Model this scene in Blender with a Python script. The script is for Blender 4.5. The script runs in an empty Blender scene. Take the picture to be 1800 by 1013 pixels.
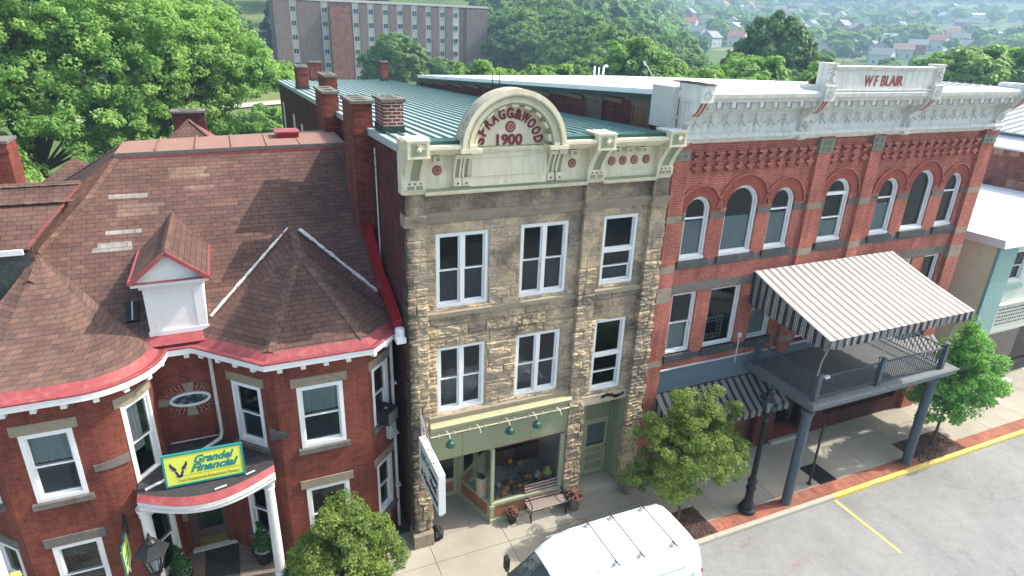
import bpy, math, random
import numpy as np
from mathutils import Vector, Matrix

# ---------------------------------------------------------------- camera, sky, sun, exposure
SC = bpy.context.scene
COL = SC.collection
CAM_POS = Vector((0.0, -14.1344, 14.0))
YAW, PIT, ROL = 0.42159969, 0.38807686, 0.0346415
_r = Vector((math.cos(YAW), -math.sin(YAW), 0)); _f = Vector((math.sin(YAW), math.cos(YAW), 0)); _u = Vector((0, 0, 1))
_fw = _f * math.cos(PIT) - _u * math.sin(PIT); _up = _u * math.cos(PIT) + _f * math.sin(PIT)
_rr = _r * math.cos(ROL) + _up * math.sin(ROL); _uu = -_r * math.sin(ROL) + _up * math.cos(ROL)
cam_d = bpy.data.cameras.new('camera'); cam = bpy.data.objects.new('camera', cam_d); COL.objects.link(cam)
cam.matrix_world = Matrix(((_rr.x, _uu.x, -_fw.x, CAM_POS.x), (_rr.y, _uu.y, -_fw.y, CAM_POS.y), (_rr.z, _uu.z, -_fw.z, CAM_POS.z), (0, 0, 0, 1)))
cam_d.sensor_width = 36.0; cam_d.lens = 36.0 * 1117.8 / 1800.0
cam_d.clip_start = 0.1; cam_d.clip_end = 12000
SC.camera = cam
SUN_DIR = Vector((-0.93, 0.15, -1.0)).normalized()          # the way the light travels
TO_SUN = -SUN_DIR
sun_d = bpy.data.lights.new('sun', 'SUN'); sun = bpy.data.objects.new('sun', sun_d); COL.objects.link(sun)
sun_d.energy = 2.55; sun_d.angle = math.radians(0.5); sun_d.color = (1.0, 0.94, 0.85)
sun.rotation_euler = SUN_DIR.to_track_quat('-Z', 'Y').to_euler(); sun.location = (40, -10, 60)
world = bpy.data.worlds.new('World'); SC.world = world; world.use_nodes = True
_nt = world.node_tree; _bg = _nt.nodes['Background']; _sky = _nt.nodes.new('ShaderNodeTexSky')
_sky.sky_type = 'NISHITA'; _sky.sun_disc = False
_sky.sun_elevation = math.asin(TO_SUN.z); _sky.sun_rotation = math.atan2(TO_SUN.x, TO_SUN.y)
_sky.dust_density = 3.5; _sky.ozone_density = 1.2
_tn = _nt.nodes.new('ShaderNodeMix'); _tn.data_type = 'RGBA'; _tn.blend_type = 'MULTIPLY'; _tn.inputs[0].default_value = 1.0; _tn.inputs[7].default_value = (1.07, 1.01, .90, 1)   # milky summer haze
_nt.links.new(_sky.outputs[0], _tn.inputs[6]); _nt.links.new(_tn.outputs[2], _bg.inputs[0]); _bg.inputs[1].default_value = 0.15
SC.view_settings.view_transform = 'Standard'; SC.view_settings.look = 'None'; SC.view_settings.gamma = 1.0
SC.view_settings.exposure = 1.6
SC.cycles.use_denoising = True; SC.cycles.max_bounces = 6; SC.cycles.transparent_max_bounces = 12
SC.cycles.volume_bounces = 0; SC.cycles.caustics_reflective = False; SC.cycles.caustics_refractive = False

# ---------------------------------------------------------------- objects and tags
ORG = {}
def tag(o, label=None, cat=None, group=None, kind=None):
    if label: o['label'] = label
    if cat: o['category'] = cat
    if group: o['group'] = group
    if kind: o['kind'] = kind
    return o
def thing(name, label, cat, loc=(0, 0, 0), group=None, rz=0.0):
    o = bpy.data.objects.new(name, None); COL.objects.link(o); o.location = loc; o.rotation_euler = (0, 0, rz)
    o.empty_display_size = 0.3
    ORG[o.name] = Vector(loc)
    return tag(o, label, cat, group)
def dup(root, loc=None, rz=None, label=None, group=None, scale=None):
    r = root.copy(); COL.objects.link(r)
    if loc is not None: r.location = loc
    if rz is not None: r.rotation_euler = (0, 0, rz)
    if scale is not None: r.scale = scale if hasattr(scale, '__len__') else (scale,) * 3
    if label: r['label'] = label
    if group: r['group'] = group
    for ch in list(root.children):
        c = ch.copy(); COL.objects.link(c); c.parent = r
        for g in list(ch.children):
            d = g.copy(); COL.objects.link(d); d.parent = c
    return r

class MB:
    """collects faces and links them as one mesh object"""
    def __init__(s): s.v = []; s.f = []; s.m = []; s.uv = []; s.sm = []
    def poly(s, pts, mat=0, uv=None, smooth=False):
        b = len(s.v); s.v.extend([tuple(p) for p in pts]); s.f.append(tuple(range(b, b + len(pts)))); s.m.append(mat); s.uv.append(uv); s.sm.append(smooth)
    def hexa(s, c, mat=0):
        # c: 8 points, first 4 one end (ring), last 4 the other end
        for q in ((3, 2, 1, 0), (4, 5, 6, 7), (0, 1, 5, 4), (1, 2, 6, 5), (2, 3, 7, 6), (3, 0, 4, 7)): s.poly([c[i] for i in q], mat)
    def box(s, x0, x1, y0, y1, z0, z1, mat=0):
        s.hexa([(x0, y0, z0), (x1, y0, z0), (x1, y1, z0), (x0, y1, z0), (x0, y0, z1), (x1, y0, z1), (x1, y1, z1), (x0, y1, z1)], mat)
    def obox(s, c, ax, ay, az, hx, hy, hz, mat=0):
        c = Vector(c); ax = Vector(ax).normalized() * hx; ay = Vector(ay).normalized() * hy; az = Vector(az).normalized() * hz
        s.hexa([c + a * ax + b * ay + d * az for d in (-1, 1) for a, b in ((-1, -1), (1, -1), (1, 1), (-1, 1))], mat)
    def bar(s, a, b, w, h=None, mat=0, up=(0, 0, 1)):
        a = Vector(a); b = Vector(b); d = (b - a); L = d.length
        if L < 1e-6: return
        d.normalize(); upv = Vector(up)
        if abs(d.dot(upv)) > .98: upv = Vector((0, 1, 0))
        sx = d.cross(upv).normalized(); sz = sx.cross(d).normalized()
        s.obox((a + b) / 2, d, sx, sz, L / 2, w / 2, (h or w) / 2, mat)
    def ring(s, c, ax, r, n, ph=0):
        c = Vector(c); ax = Vector(ax).normalized(); t = Vector((0, 0, 1)) if abs(ax.z) < .9 else Vector((1, 0, 0))
        u = ax.cross(t).normalized(); v = ax.cross(u).normalized()
        return [c + (u * math.cos(ph + 2 * math.pi * i / n) + v * math.sin(ph + 2 * math.pi * i / n)) * r for i in range(n)]
    def tube(s, pts, rad, n=8, mat=0, caps=True, smooth=True):
        pts = [Vector(p) for p in pts]; N = len(pts)
        rad = rad if hasattr(rad, '__len__') else [rad] * N
        rings = []; u = None
        for i in range(N):
            d = (pts[min(i + 1, N - 1)] - pts[max(i - 1, 0)]).normalized()
            if u is None:
                t = Vector((0, 0, 1)) if abs(d.z) < .9 else Vector((1, 0, 0)); u = d.cross(t).normalized()
            u = (u - d * u.dot(d)).normalized(); v = d.cross(u)
            rings.append([pts[i] + (u * math.cos(2 * math.pi * k / n) + v * math.sin(2 * math.pi * k / n)) * rad[i] for k in range(n)])
        for i in range(N - 1):
            for k in range(n):
                k2 = (k + 1) % n; s.poly([rings[i][k], rings[i][k2], rings[i + 1][k2], rings[i + 1][k]], mat, None, smooth)
        if caps: s.poly(rings[0][::-1], mat); s.poly(rings[-1], mat)
    def lathe(s, prof, c, n=16, mat=0, smooth=True, ph=0):
        c = Vector(c); R = []
        for r, z in prof: R.append([c + Vector((r * math.cos(ph + 2 * math.pi * k / n), r * math.sin(ph + 2 * math.pi * k / n), z)) for k in range(n)])
        for i in range(len(R) - 1):
            for k in range(n):
                k2 = (k + 1) % n; s.poly([R[i][k], R[i][k2], R[i + 1][k2], R[i + 1][k]], mat, None, smooth)
        s.poly(R[0][::-1], mat); s.poly(R[-1], mat)
    def prism(s, prof, axis, a, b, mat=0):
        """extrude a closed 2D outline along axis 'x' (outline in y,z), 'y' (x,z) or 'z' (x,y)"""
        def P(p, t): return {'x': (t, p[0], p[1]), 'y': (p[0], t, p[1]), 'z': (p[0], p[1], t)}[axis]
        A = [P(p, a) for p in prof]; B = [P(p, b) for p in prof]; n = len(prof)
        s.poly(A[::-1], mat); s.poly(B, mat)
        for i in range(n):
            j = (i + 1) % n; s.poly([A[i], A[j], B[j], B[i]], mat)
    def pieces(s):
        par = {}
        def find(a):
            while par[a] != a: par[a] = par[par[a]]; a = par[a]
            return a
        keys = [tuple(round(c, 4) for c in p) for p in s.v]
        for k in keys: par.setdefault(k, k)
        for f in s.f:
            a = find(keys[f[0]])
            for i in f[1:]:
                b = find(keys[i])
                if a != b: par[b] = a
        g = {}
        for n_, f in enumerate(s.f): g.setdefault(find(keys[f[0]]), []).append(n_)
        return list(g.values())
    def build_each(s, name, mats, parent=None):
        """every separate piece becomes an object of its own"""
        out = []
        for fs in s.pieces():
            m = MB()
            for n_ in fs: m.poly([s.v[i] for i in s.f[n_]], s.m[n_], s.uv[n_], s.sm[n_])
            out.append(m.build(name, mats, parent))
        return out
    def build(s, name, mats, parent=None, merge=False, autouv=True):
        me = bpy.data.meshes.new(name); o = bpy.data.objects.new(name, me)
        off = Vector((0, 0, 0))
        if parent is not None: off = ORG.get(parent.name, Vector((0, 0, 0)))
        V = [(p[0] - off.x, p[1] - off.y, p[2] - off.z) for p in s.v]
        me.from_pydata(V, [], s.f)
        mats = mats if isinstance(mats, (list, tuple)) else [mats]
        for m in mats: me.materials.append(m)
        me.polygons.foreach_set('material_index', [min(i, len(mats) - 1) for i in s.m])
        me.polygons.foreach_set('use_smooth', s.sm)
        if autouv:
            uvl = me.uv_layers.new(name='UVMap'); uvs = []
            for f, uv in zip(s.f, s.uv):
                if uv is not None: 
                    for q in uv: uvs.extend(q)
                    continue
                p = [s.v[i] for i in f]
                nx = ny = nz = 0.0
                for i in range(len(p)):
                    a = p[i]; b = p[(i + 1) % len(p)]
                    nx += (a[1] - b[1]) * (a[2] + b[2]); ny += (a[2] - b[2]) * (a[0] + b[0]); nz += (a[0] - b[0]) * (a[1] + b[1])
                L = math.sqrt(nx * nx + ny * ny + nz * nz) or 1; nx /= L; ny /= L; nz /= L
                h = math.hypot(nx, ny)
                if h < 0.05:
                    for q in p: uvs.extend((q[0], q[1]))
                else:
                    ux, uy = -ny / h, nx / h
                    # v = n x u
                    vx = -nz * uy; vy = nz * ux; vz = nx * uy - ny * ux
                    for q in p: uvs.extend((q[0] * ux + q[1] * uy, q[0] * vx + q[1] * vy + q[2] * vz))
            uvl.data.foreach_set('uv', uvs)
        me.update()
        COL.objects.link(o)
        if parent is not None: o.parent = parent
        ORG[o.name] = off
        return o

# ---------------------------------------------------------------- materials
class NT:
    def __init__(s, name):
        s.m = bpy.data.materials.new(name); s.m.use_nodes = True; s.t = s.m.node_tree; s.t.nodes.clear()
        s.out = s.n('ShaderNodeOutputMaterial')
    def n(s, typ, **kw):
        nd = s.t.nodes.new(typ)
        for k, v in kw.items():
            if k.startswith('i_'):
                nm = k[2:].replace('_', ' ')
                nd.inputs[nm].default_value = v
            else: setattr(nd, k, v)
        return nd
    def l(s, a, b): s.t.links.new(a, b)
    def val(s, nd, idx, v):
        if hasattr(v, 'is_linked') or isinstance(v, bpy.types.NodeSocket): s.l(v, nd.inputs[idx])
        else: nd.inputs[idx].default_value = v
    def coord(s, kind='UV', scale=(1, 1, 1)):
        tc = s.n('ShaderNodeTexCoord'); mp = s.n('ShaderNodeMapping'); mp.inputs['Scale'].default_value = scale
        s.l(tc.outputs[kind], mp.inputs[0]); return mp.outputs[0]
    def noise(s, co, sc, det=3, rough=.55, dist=0):
        nd = s.n('ShaderNodeTexNoise'); nd.inputs['Scale'].default_value = sc; nd.inputs['Detail'].default_value = det
        nd.inputs['Roughness'].default_value = rough; nd.inputs['Distortion'].default_value = dist
        s.l(co, nd.inputs['Vector']); return nd.outputs['Fac']
    def ramp(s, fac, stops, interp='LINEAR'):
        nd = s.n('ShaderNodeValToRGB'); cr = nd.color_ramp; cr.interpolation = interp
        while len(cr.elements) < len(stops): cr.elements.new(0.5)
        for e, (p, c) in zip(cr.elements, stops):
            e.position = p; e.color = (c, c, c, 1) if not hasattr(c, '__len__') else (c[0], c[1], c[2], 1)
        s.l(fac, nd.inputs[0]); return nd.outputs[0]
    def mix(s, fac, a, b, mode='MIX'):
        nd = s.n('ShaderNodeMix', data_type='RGBA', blend_type=mode); nd.clamp_factor = True
        for idx, v in ((0, fac), (6, a), (7, b)):
            if isinstance(v, bpy.types.NodeSocket): s.l(v, nd.inputs[idx])
            elif idx == 0: nd.inputs[0].default_value = v
            else: nd.inputs[idx].default_value = (v[0], v[1], v[2], 1)
        return nd.outputs[2]
    def math(s, op, a, b=0.0):
        nd = s.n('ShaderNodeMath', operation=op)
        for i, v in enumerate((a, b)):
            if isinstance(v, bpy.types.NodeSocket): s.l(v, nd.inputs[i])
            else: nd.inputs[i].default_value = v
        return nd.outputs[0]
    def bump(s, h, strength=.3, dist=.02):
        nd = s.n('ShaderNodeBump'); nd.inputs['Strength'].default_value = strength; nd.inputs['Distance'].default_value = dist
        s.l(h, nd.inputs['Height']); return nd.outputs[0]
    def pbr(s, col, rough=.8, metal=0.0, bump=None, spec=.3, coat=0.0):
        p = s.n('ShaderNodeBsdfPrincipled')
        if isinstance(col, bpy.types.NodeSocket): s.l(col, p.inputs['Base Color'])
        else: p.inputs['Base Color'].default_value = (col[0], col[1], col[2], 1)
        if isinstance(rough, bpy.types.NodeSocket): s.l(rough, p.inputs['Roughness'])
        else: p.inputs['Roughness'].default_value = rough
        p.inputs['Metallic'].default_value = metal; p.inputs['Specular IOR Level'].default_value = spec
        p.inputs['Coat Weight'].default_value = coat
        if bump is not None: s.l(bump, p.inputs['Normal'])
        s.l(p.outputs[0], s.out.inputs[0]); s.p = p; return s.m

def paint(name, c, rough=.55, var=.12, scale=3.0, dirt=None, dirt_amt=.4, metal=0.0, spec=.3, bmp=0.0, streak=0.0):
    t = NT(name); co = t.coord('Object'); n = t.noise(co, scale, 4, .6)
    c2 = [x * (1 - var) for x in c]; c1 = [min(1, x * (1 + var * .5)) for x in c]
    col = t.mix(n, c2, c1)
    if dirt is not None:
        d = t.ramp(t.noise(co, scale * 1.7, 6, .7, .4), [(.52, 0), (.68, 1)])
        col = t.mix(t.math('MULTIPLY', d, dirt_amt), col, dirt)
    if streak:
        sc2 = t.coord('Object', (5.5, 5.5, .45)); col = t.mix(1.0, col, t.ramp(t.noise(sc2, 1.3, 5, .7), [(.42, 1.0), (.70, 1 - streak)]), 'MULTIPLY')
    b = t.bump(t.noise(co, 60, 3), bmp, .01) if bmp else None
    return t.pbr(col, rough, metal, b, spec)

def brick(name, c1, c2, mortar, bw=.22, rh=.072, ms=.009, stain=(.05, .04, .035), stain_amt=.45, fresh=None, bump=.5, rough=.85, offs=.5, big=.35, smooth=.1):
    t = NT(name); uv = t.coord('UV')
    br = t.n('ShaderNodeTexBrick'); br.offset = offs; br.squash = 1.0
    br.inputs['Color1'].default_value = (*c1, 1); br.inputs['Color2'].default_value = (*c2, 1); br.inputs['Mortar'].default_value = (*mortar, 1)
    br.inputs['Scale'].default_value = 1.0; br.inputs['Mortar Size'].default_value = ms; br.inputs['Mortar Smooth'].default_value = smooth
    br.inputs['Brick Width'].default_value = bw; br.inputs['Row Height'].default_value = rh; br.inputs['Bias'].default_value = 0.0
    wob = t.noise(uv, 7, 2); w = t.n('ShaderNodeVectorMath', operation='ADD')
    sv = t.n('ShaderNodeVectorMath', operation='SCALE'); cb = t.n('ShaderNodeCombineXYZ'); t.l(wob, cb.inputs[0]); t.l(wob, cb.inputs[1])
    t.l(cb.outputs[0], sv.inputs[0]); sv.inputs['Scale'].default_value = .012
    t.l(uv, w.inputs[0]); t.l(sv.outputs[0], w.inputs[1]); t.l(w.outputs[0], br.inputs['Vector'])
    col = br.outputs['Color']
    n1 = t.ramp(t.noise(uv, .9, 5, .62), [(.3, 1 - big), (.7, 1 + big * .25)])
    col = t.mix(1.0, col, n1, 'MULTIPLY')
    n3 = t.ramp(t.noise(uv, 11, 3, .6), [(.3, .82), (.7, 1.12)]); col = t.mix(1.0, col, n3, 'MULTIPLY')
    st = t.ramp(t.noise(uv, .55, 6, .68, .6), [(.55, 0), (.74, 1)])
    col = t.mix(t.math('MULTIPLY', st, stain_amt), col, stain)
    if fresh is not None:
        fr = t.ramp(t.noise(uv, .8, 6, .7, .8), [(.60, 0), (.66, 1)]); col = t.mix(t.math('MULTIPLY', fr, .55), col, fresh)
    sm = t.n('ShaderNodeMapping'); sm.inputs['Scale'].default_value = (3.2, .35, 1); t.l(uv, sm.inputs[0])
    sk_ = t.ramp(t.noise(sm.outputs[0], 1.0, 5, .7), [(.35, 1.10), (.50, .98), (.68, .66)]); col = t.mix(1.0, col, sk_, 'MULTIPLY')
    inv = t.math('SUBTRACT', 1.0, br.outputs['Fac'])
    h = t.math('ADD', inv, t.math('MULTIPLY', t.noise(uv, 45, 3), .35))
    return t.pbr(col, rough, 0, t.bump(h, bump, .012), .2)

def shingle(name, base, var, line=(.03, .02, .02), bw=.30, rh=.14, patch=None):
    t = NT(name); uv = t.coord('UV')
    def bt(bw_, rh_, c1, c2, mo, ms, off):
        br = t.n('ShaderNodeTexBrick'); br.offset = off
        br.inputs['Color1'].default_value = (*c1, 1); br.inputs['Color2'].default_value = (*c2, 1); br.inputs['Mortar'].default_value = (*mo, 1)
        br.inputs['Scale'].default_value = 1; br.inputs['Mortar Size'].default_value = ms; br.inputs['Mortar Smooth'].default_value = .0
        br.inputs['Brick Width'].default_value = bw_; br.inputs['Row Height'].default_value = rh_; t.l(uv, br.inputs['Vector']); return br
    a = bt(bw, rh, base, var, line, .0065, .37)
    b = bt(bw * .53, rh, (1.10, 1.07, 1.04), (.86, .86, .88), (1, 1, 1), 0.0, .31)
    b2 = bt(bw * 1.7, rh, (1.06, 1.03, 1.0), (.92, .92, .94), (1, 1, 1), 0.0, .21)
    col = t.mix(1.0, a.outputs['Color'], b.outputs['Color'], 'MULTIPLY'); col = t.mix(1.0, col, b2.outputs['Color'], 'MULTIPLY')
    n1 = t.ramp(t.noise(uv, .7, 5, .6), [(.3, .74), (.7, 1.15)]); col = t.mix(1.0, col, n1, 'MULTIPLY')
    g = t.ramp(t.noise(uv, 90, 2), [(.3, .8), (.7, 1.2)]); col = t.mix(1.0, col, g, 'MULTIPLY')
    # saw-tooth height down the slope gives every course its shadow line
    sp = t.n('ShaderNodeSeparateXYZ'); t.l(uv, sp.inputs[0])
    fr = t.math('FRACT', t.math('DIVIDE', sp.outputs[1], rh))
    h = t.math('SUBTRACT', 1.0, fr)
    return t.pbr(col, .92, 0, t.bump(h, .6, .02), .15)

def glassy(name, rough=.03, clear=False):
    t = NT(name); tr = t.n('ShaderNodeBsdfTransparent'); tr.inputs[0].default_value = (.94, .95, .95, 1) if clear else (.66, .72, .74, 1)
    gl = t.n('ShaderNodeBsdfGlossy'); gl.inputs['Color'].default_value = (.8, .86, .9, 1); gl.inputs['Roughness'].default_value = rough
    co = t.coord('Object'); t.l(t.bump(t.noise(co, 1.9, 3), .16, .05), gl.inputs['Normal'])
    fr = t.n('ShaderNodeFresnel'); fr.inputs[0].default_value = 1.55
    f = t.math('ADD', t.math('MULTIPLY', fr.outputs[0], .8), .01)
    mx = t.n('ShaderNodeMixShader'); t.l(f, mx.inputs[0]); t.l(tr.outputs[0], mx.inputs[1]); t.l(gl.outputs[0], mx.inputs[2])
    t.l(mx.outputs[0], t.out.inputs[0]); return t.m

def leafmat(name, c1, c2, trans=.45, sc=.6):
    t = NT(name); co = t.coord('Object')
    a = t.noise(co, sc, 3, .6); b = t.noise(co, 9.0, 2, .5)
    col = t.mix(t.ramp(a, [(.35, 0), (.65, 1)]), c1, c2)
    col = t.mix(1.0, col, t.ramp(b, [(.3, .7), (.7, 1.3)]), 'MULTIPLY')
    p = t.n('ShaderNodeBsdfPrincipled'); t.l(col, p.inputs['Base Color']); p.inputs['Roughness'].default_value = .55; p.inputs['Specular IOR Level'].default_value = .25
    tl = t.n('ShaderNodeBsdfTranslucent'); c3 = t.mix(1.0, col, (1.25, 1.35, .7), 'MULTIPLY'); t.l(c3, tl.inputs[0])
    mx = t.n('ShaderNodeMixShader'); mx.inputs[0].default_value = trans
    t.l(p.outputs[0], mx.inputs[1]); t.l(tl.outputs[0], mx.inputs[2]); t.l(mx.outputs[0], t.out.inputs[0]); return t.m

def stripes(name, stops, period, off=0.0, fade=0.0):
    t = NT(name); uv = t.coord('UV'); sp = t.n('ShaderNodeSeparateXYZ'); t.l(uv, sp.inputs[0])
    wv = t.math('MULTIPLY', t.math('SUBTRACT', t.noise(uv, 1.3, 2), .5), .02)
    fr = t.math('FRACT', t.math('DIVIDE', t.math('ADD', t.math('ADD', sp.outputs[0], wv), off), period))
    col = t.ramp(fr, stops, 'CONSTANT')
    col = t.mix(1.0, col, t.ramp(t.noise(uv, 2.2, 5, .65), [(.3, .82), (.7, 1.05)]), 'MULTIPLY')
    return t.pbr(col, .75, 0, t.bump(t.noise(uv, 3, 3), .25, .05), .2)

M = {}
M['brick_blair'] = brick('painted_red_brick', (.50, .155, .105), (.42, .12, .085), (.60, .29, .23), ms=.007, stain=(.07, .035, .035), stain_amt=.45)
M['brick_ring'] = brick('arch_red_brick', (.40, .105, .075), (.34, .09, .065), (.20, .05, .04), bw=.3, rh=.075, ms=.007, stain_amt=.15)
M['brick_house'] = brick('house_red_brick', (.26, .072, .046), (.195, .052, .036), (.27, .11, .08), rh=.068, ms=.005, stain=(.10, .03, .022), stain_amt=.4, fresh=(.30, .085, .04))
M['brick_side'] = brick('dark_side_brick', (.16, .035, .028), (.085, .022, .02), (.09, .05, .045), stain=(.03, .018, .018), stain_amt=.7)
M['brick_chim'] = brick('chimney_brick', (.34, .075, .045), (.20, .045, .035), (.13, .08, .07), stain=(.05, .03, .03), stain_amt=.55, bump=.8)
M['brick_white_mortar'] = brick('repointed_chimney_brick', (.20, .055, .045), (.15, .045, .04), (.55, .45, .40), bw=.23, rh=.085, ms=.012, stain_amt=.25)
M['brick_old'] = brick('weathered_brick', (.32, .08, .055), (.16, .05, .045), (.22, .15, .13), stain=(.10, .05, .045), stain_amt=.6, fresh=(.42, .14, .08), bump=.8)
M['brick_apt'] = brick('brown_apartment_brick', (.25, .185, .16), (.20, .15, .13), (.22, .17, .15), bw=.6, rh=.22, ms=.02, stain_amt=.1, big=.12)
M['brick_apt_red'] = brick('rust_stack_brick', (.34, .13, .09), (.19, .085, .07), (.30, .18, .14), bw=.8, rh=.32, ms=.03, stain_amt=.15, bump=.9)
M['shingle'] = shingle('brown_red_shingles', (.150, .088, .070), (.110, .068, .058), line=(.045, .03, .028))
M['shingle_cone'] = shingle('weathered_tan_shingles', (.185, .112, .088), (.130, .084, .070), line=(.055, .038, .034), rh=.15)
M['shingle_grey'] = shingle('grey_patch_shingles', (.34, .33, .30), (.26, .25, .23), line=(.1, .08, .08))
M['shingle_tan'] = shingle('tan_patch_shingles', (.27, .17, .12), (.19, .12, .09), line=(.06, .04, .03))
M['ridge_felt'] = paint('brown_roll_roofing', (.27, .155, .12), .9, .15, 2.0)
M['red_paint'] = paint('faded_red_painted_metal', (.33, .075, .080), .5, .25, 2.5, (.50, .26, .24), .35, streak=.25)
M['red_gloss'] = paint('glossy_dark_red_metal', (.28, .012, .02), .3, .2, 3)
M['white'] = paint('white_painted_wood', (.78, .78, .76), .5, .07, 4, (.45, .42, .38), .18)
M['white_clean'] = paint('white_window_vinyl', (.80, .81, .80), .35, .04, 6)
M['white_peel'] = paint('peeling_white_paint', (.75, .74, .70), .7, .1, 5, (.22, .02, .04), .9)
M['cream'] = paint('cream_painted_metal', (.76, .70, .51), .5, .10, 2.5, (.40, .34, .22), .30, streak=.16)
M['cream_wear'] = paint('rusting_cream_metal', (.52, .45, .34), .75, .25, 5, (.10, .05, .035), .9)
M['sage'] = paint('sage_green_paint', (.29, .32, .20), .5, .10, 2.5, (.16, .19, .13), .3)
M['sage_light'] = paint('pale_green_paint', (.40, .44, .29), .5, .10, 3)
M['olive'] = paint('olive_cream_paint', (.42, .42, .26), .55, .10, 3)
M['maroon'] = paint('maroon_paint', (.22, .035, .045), .5, .15, 6)
M['pinkred'] = paint('dusty_rose_paint', (.50, .22, .17), .6, .15, 20)
M['terracotta'] = paint('terracotta_panel', (.34, .15, .085), .6, .15, 4)
M['bone'] = paint('bone_painted_metal', (.76, .755, .70), .5, .08, 2.0, (.42, .40, .36), .3, streak=.28)
M['bone_d'] = paint('grey_bone_metal', (.56, .55, .51), .6, .12, 3, (.30, .28, .25), .35)
M['rose_stripe'] = paint('faded_red_bracket_paint', (.36, .09, .08), .6, .15, 6)
M['white_roof'] = paint('white_roof_membrane', (.80, .80, .79), .6, .07, .8, (.55, .54, .52), .22)
M['white_roof_d'] = paint('grey_white_roof_coating', (.66, .68, .70), .6, .12, 1.5, (.40, .42, .44), .3)
M['copper_roof'] = paint('pale_green_metal_roofing', (.37, .47, .435), .42, .10, 1.2, (.26, .40, .38), .3, spec=.5)
M['green_gutter'] = paint('dark_green_gutter', (.02, .085, .065), .4, .1, 3)
M['flashing'] = paint('black_green_flashing', (.025, .045, .042), .6, .3, 8)
M['steel'] = paint('galvanised_steel', (.42, .44, .45), .35, .1, 6, metal=.6)
M['black'] = paint('black_iron', (.018, .02, .022), .45, .3, 6)
M['slate_paint'] = paint('slate_blue_paint', (.085, .11, .13), .5, .12, 3)
M['slate_siding'] = paint('slate_blue_siding', (.12, .17, .20), .55, .08, 2)
M['deck'] = paint('grey_deck_boards', (.10, .11, .115), .8, .12, 2)
M['ledge'] = paint('grey_painted_ledge', (.17, .19, .20), .6, .1, 2)
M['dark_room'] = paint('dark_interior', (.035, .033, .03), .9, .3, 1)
M['room_mid'] = paint('dim_interior', (.10, .095, .085), .9, .3, 1)
M['curtain'] = paint('sheer_curtain', (.52, .60, .60), .9, .15, 3)
M['curtain_w'] = paint('white_curtain', (.55, .56, .54), .9, .1, 3)
M['blind'] = paint('venetian_blind', (.42, .38, .30), .8, .06, 3)
M['glass'] = glassy('window_glass'); M['glass_clear'] = glassy('shop_glass', clear=True)
M['sandstone_trim'] = paint('buff_stone_trim', (.32, .27, .195), .85, .25, 3, (.10, .09, .07), .5, bmp=.4)
M['stone_grey'] = paint('grey_stone_band', (.17, .155, .135), .85, .3, 3, (.05, .05, .05), .7, bmp=.4)
M['stone_dark'] = paint('sooty_stone_sill', (.075, .078, .082), .85, .4, 3, (.20, .19, .16), .4, bmp=.4)
M['greenstone'] = paint('carved_green_stone', (.24, .25, .19), .85, .35, 12, bmp=.6)
M['wood_dark'] = paint('dark_bench_wood', (.13, .085, .075), .6, .25, 8)
M['wood_bench'] = paint('weathered_bench_slats', (.40, .32, .29), .6, .2, 8)
M['wood_old'] = paint('weathered_boards', (.13, .095, .07), .85, .4, 5, (.03, .03, .03), .5)
M['wood_brown'] = paint('varnished_brown_wood', (.13, .065, .03), .4, .25, 5)
M['brass'] = paint('dull_brass', (.30, .22, .08), .4, .2, 5, metal=.5)
M['terra_pot'] = paint('mottled_clay_pot', (.25, .19, .16), .8, .3, 14, (.10, .07, .06), .5)
M['dead_plant'] = paint('dry_brown_leaves', (.26, .13, .09), .8, .4, 10)
M['orange'] = paint('orange_price_tag', (.85, .30, .04), .6, .05, 4)
M['yellow_sign'] = paint('lime_yellow_sign', (.72, .76, .10), .4, .04, 2)
M['teal'] = paint('teal_sign_frame', (.03, .27, .25), .4, .1, 3)
M['purple'] = paint('dark_purple_ink', (.035, .02, .10), .5, .05, 3)
M['ink'] = paint('black_ink', (.015, .015, .018), .5, .1, 3)
M['gold_ink'] = paint('tan_ink', (.34, .28, .05), .5, .1, 3)
M['green_ink'] = paint('green_ink', (.02, .25, .15), .5, .1, 3)
M['ceramic'] = paint('cream_stoneware', (.45, .42, .34), .35, .1, 4)
M['green_tin'] = paint('green_tin', (.02, .09, .06), .35, .2, 4)
M['enamel'] = paint('pale_blue_enamel', (.35, .42, .45), .35, .1, 6)
M['rust'] = paint('rusty_post', (.05, .033, .028), .7, .4, 10)
M['gcream'] = paint('pale_yellow_stucco', (.78, .75, .53), .8, .06, 1.2, (.45, .42, .28), .3)
M['gteal'] = paint('teal_green_stucco', (.27, .42, .39), .75, .10, 1.5, (.13, .25, .23), .3)
M['gpale'] = paint('pale_green_stucco', (.66, .69, .59), .75, .06, 2)
M['yellow_paint'] = paint('yellow_kerb_paint', (.66, .50, .10), .7, .12, 4, (.45, .38, .24), .5)
M['asph_roof'] = paint('grey_metal_roof', (.36, .38, .39), .5, .15, 1.5)
M['van_white'] = paint('white_van_paint', (.86, .87, .88), .25, .02, 1, spec=.5)
M['van_dark'] = paint('black_rubber_trim', (.02, .02, .02), .6, .2, 5)
M['van_glass'] = paint('van_windscreen', (.07, .10, .10), .06, .4, 2.5, (.20, .26, .25), .6, spec=.7)
M['dash'] = paint('grey_dashboard', (.14, .15, .14), .7, .3, 3, (.32, .30, .22), .4)
M['bark'] = paint('grey_brown_bark', (.12, .095, .075), .9, .35, 8, bmp=.6)
M['awn_sun'] = stripes('faded_sunlit_awning', [(0, (.21, .195, .185)), (.42, (.56, .54, .50)), (.60, (.33, .31, .29)), (.66, (.58, .56, .52)), (.90, (.30, .28, .26)), (.95, (.56, .54, .50))], .29)  # upper cloth: faded stripes, paled further with sun sheen put into the colour
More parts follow.
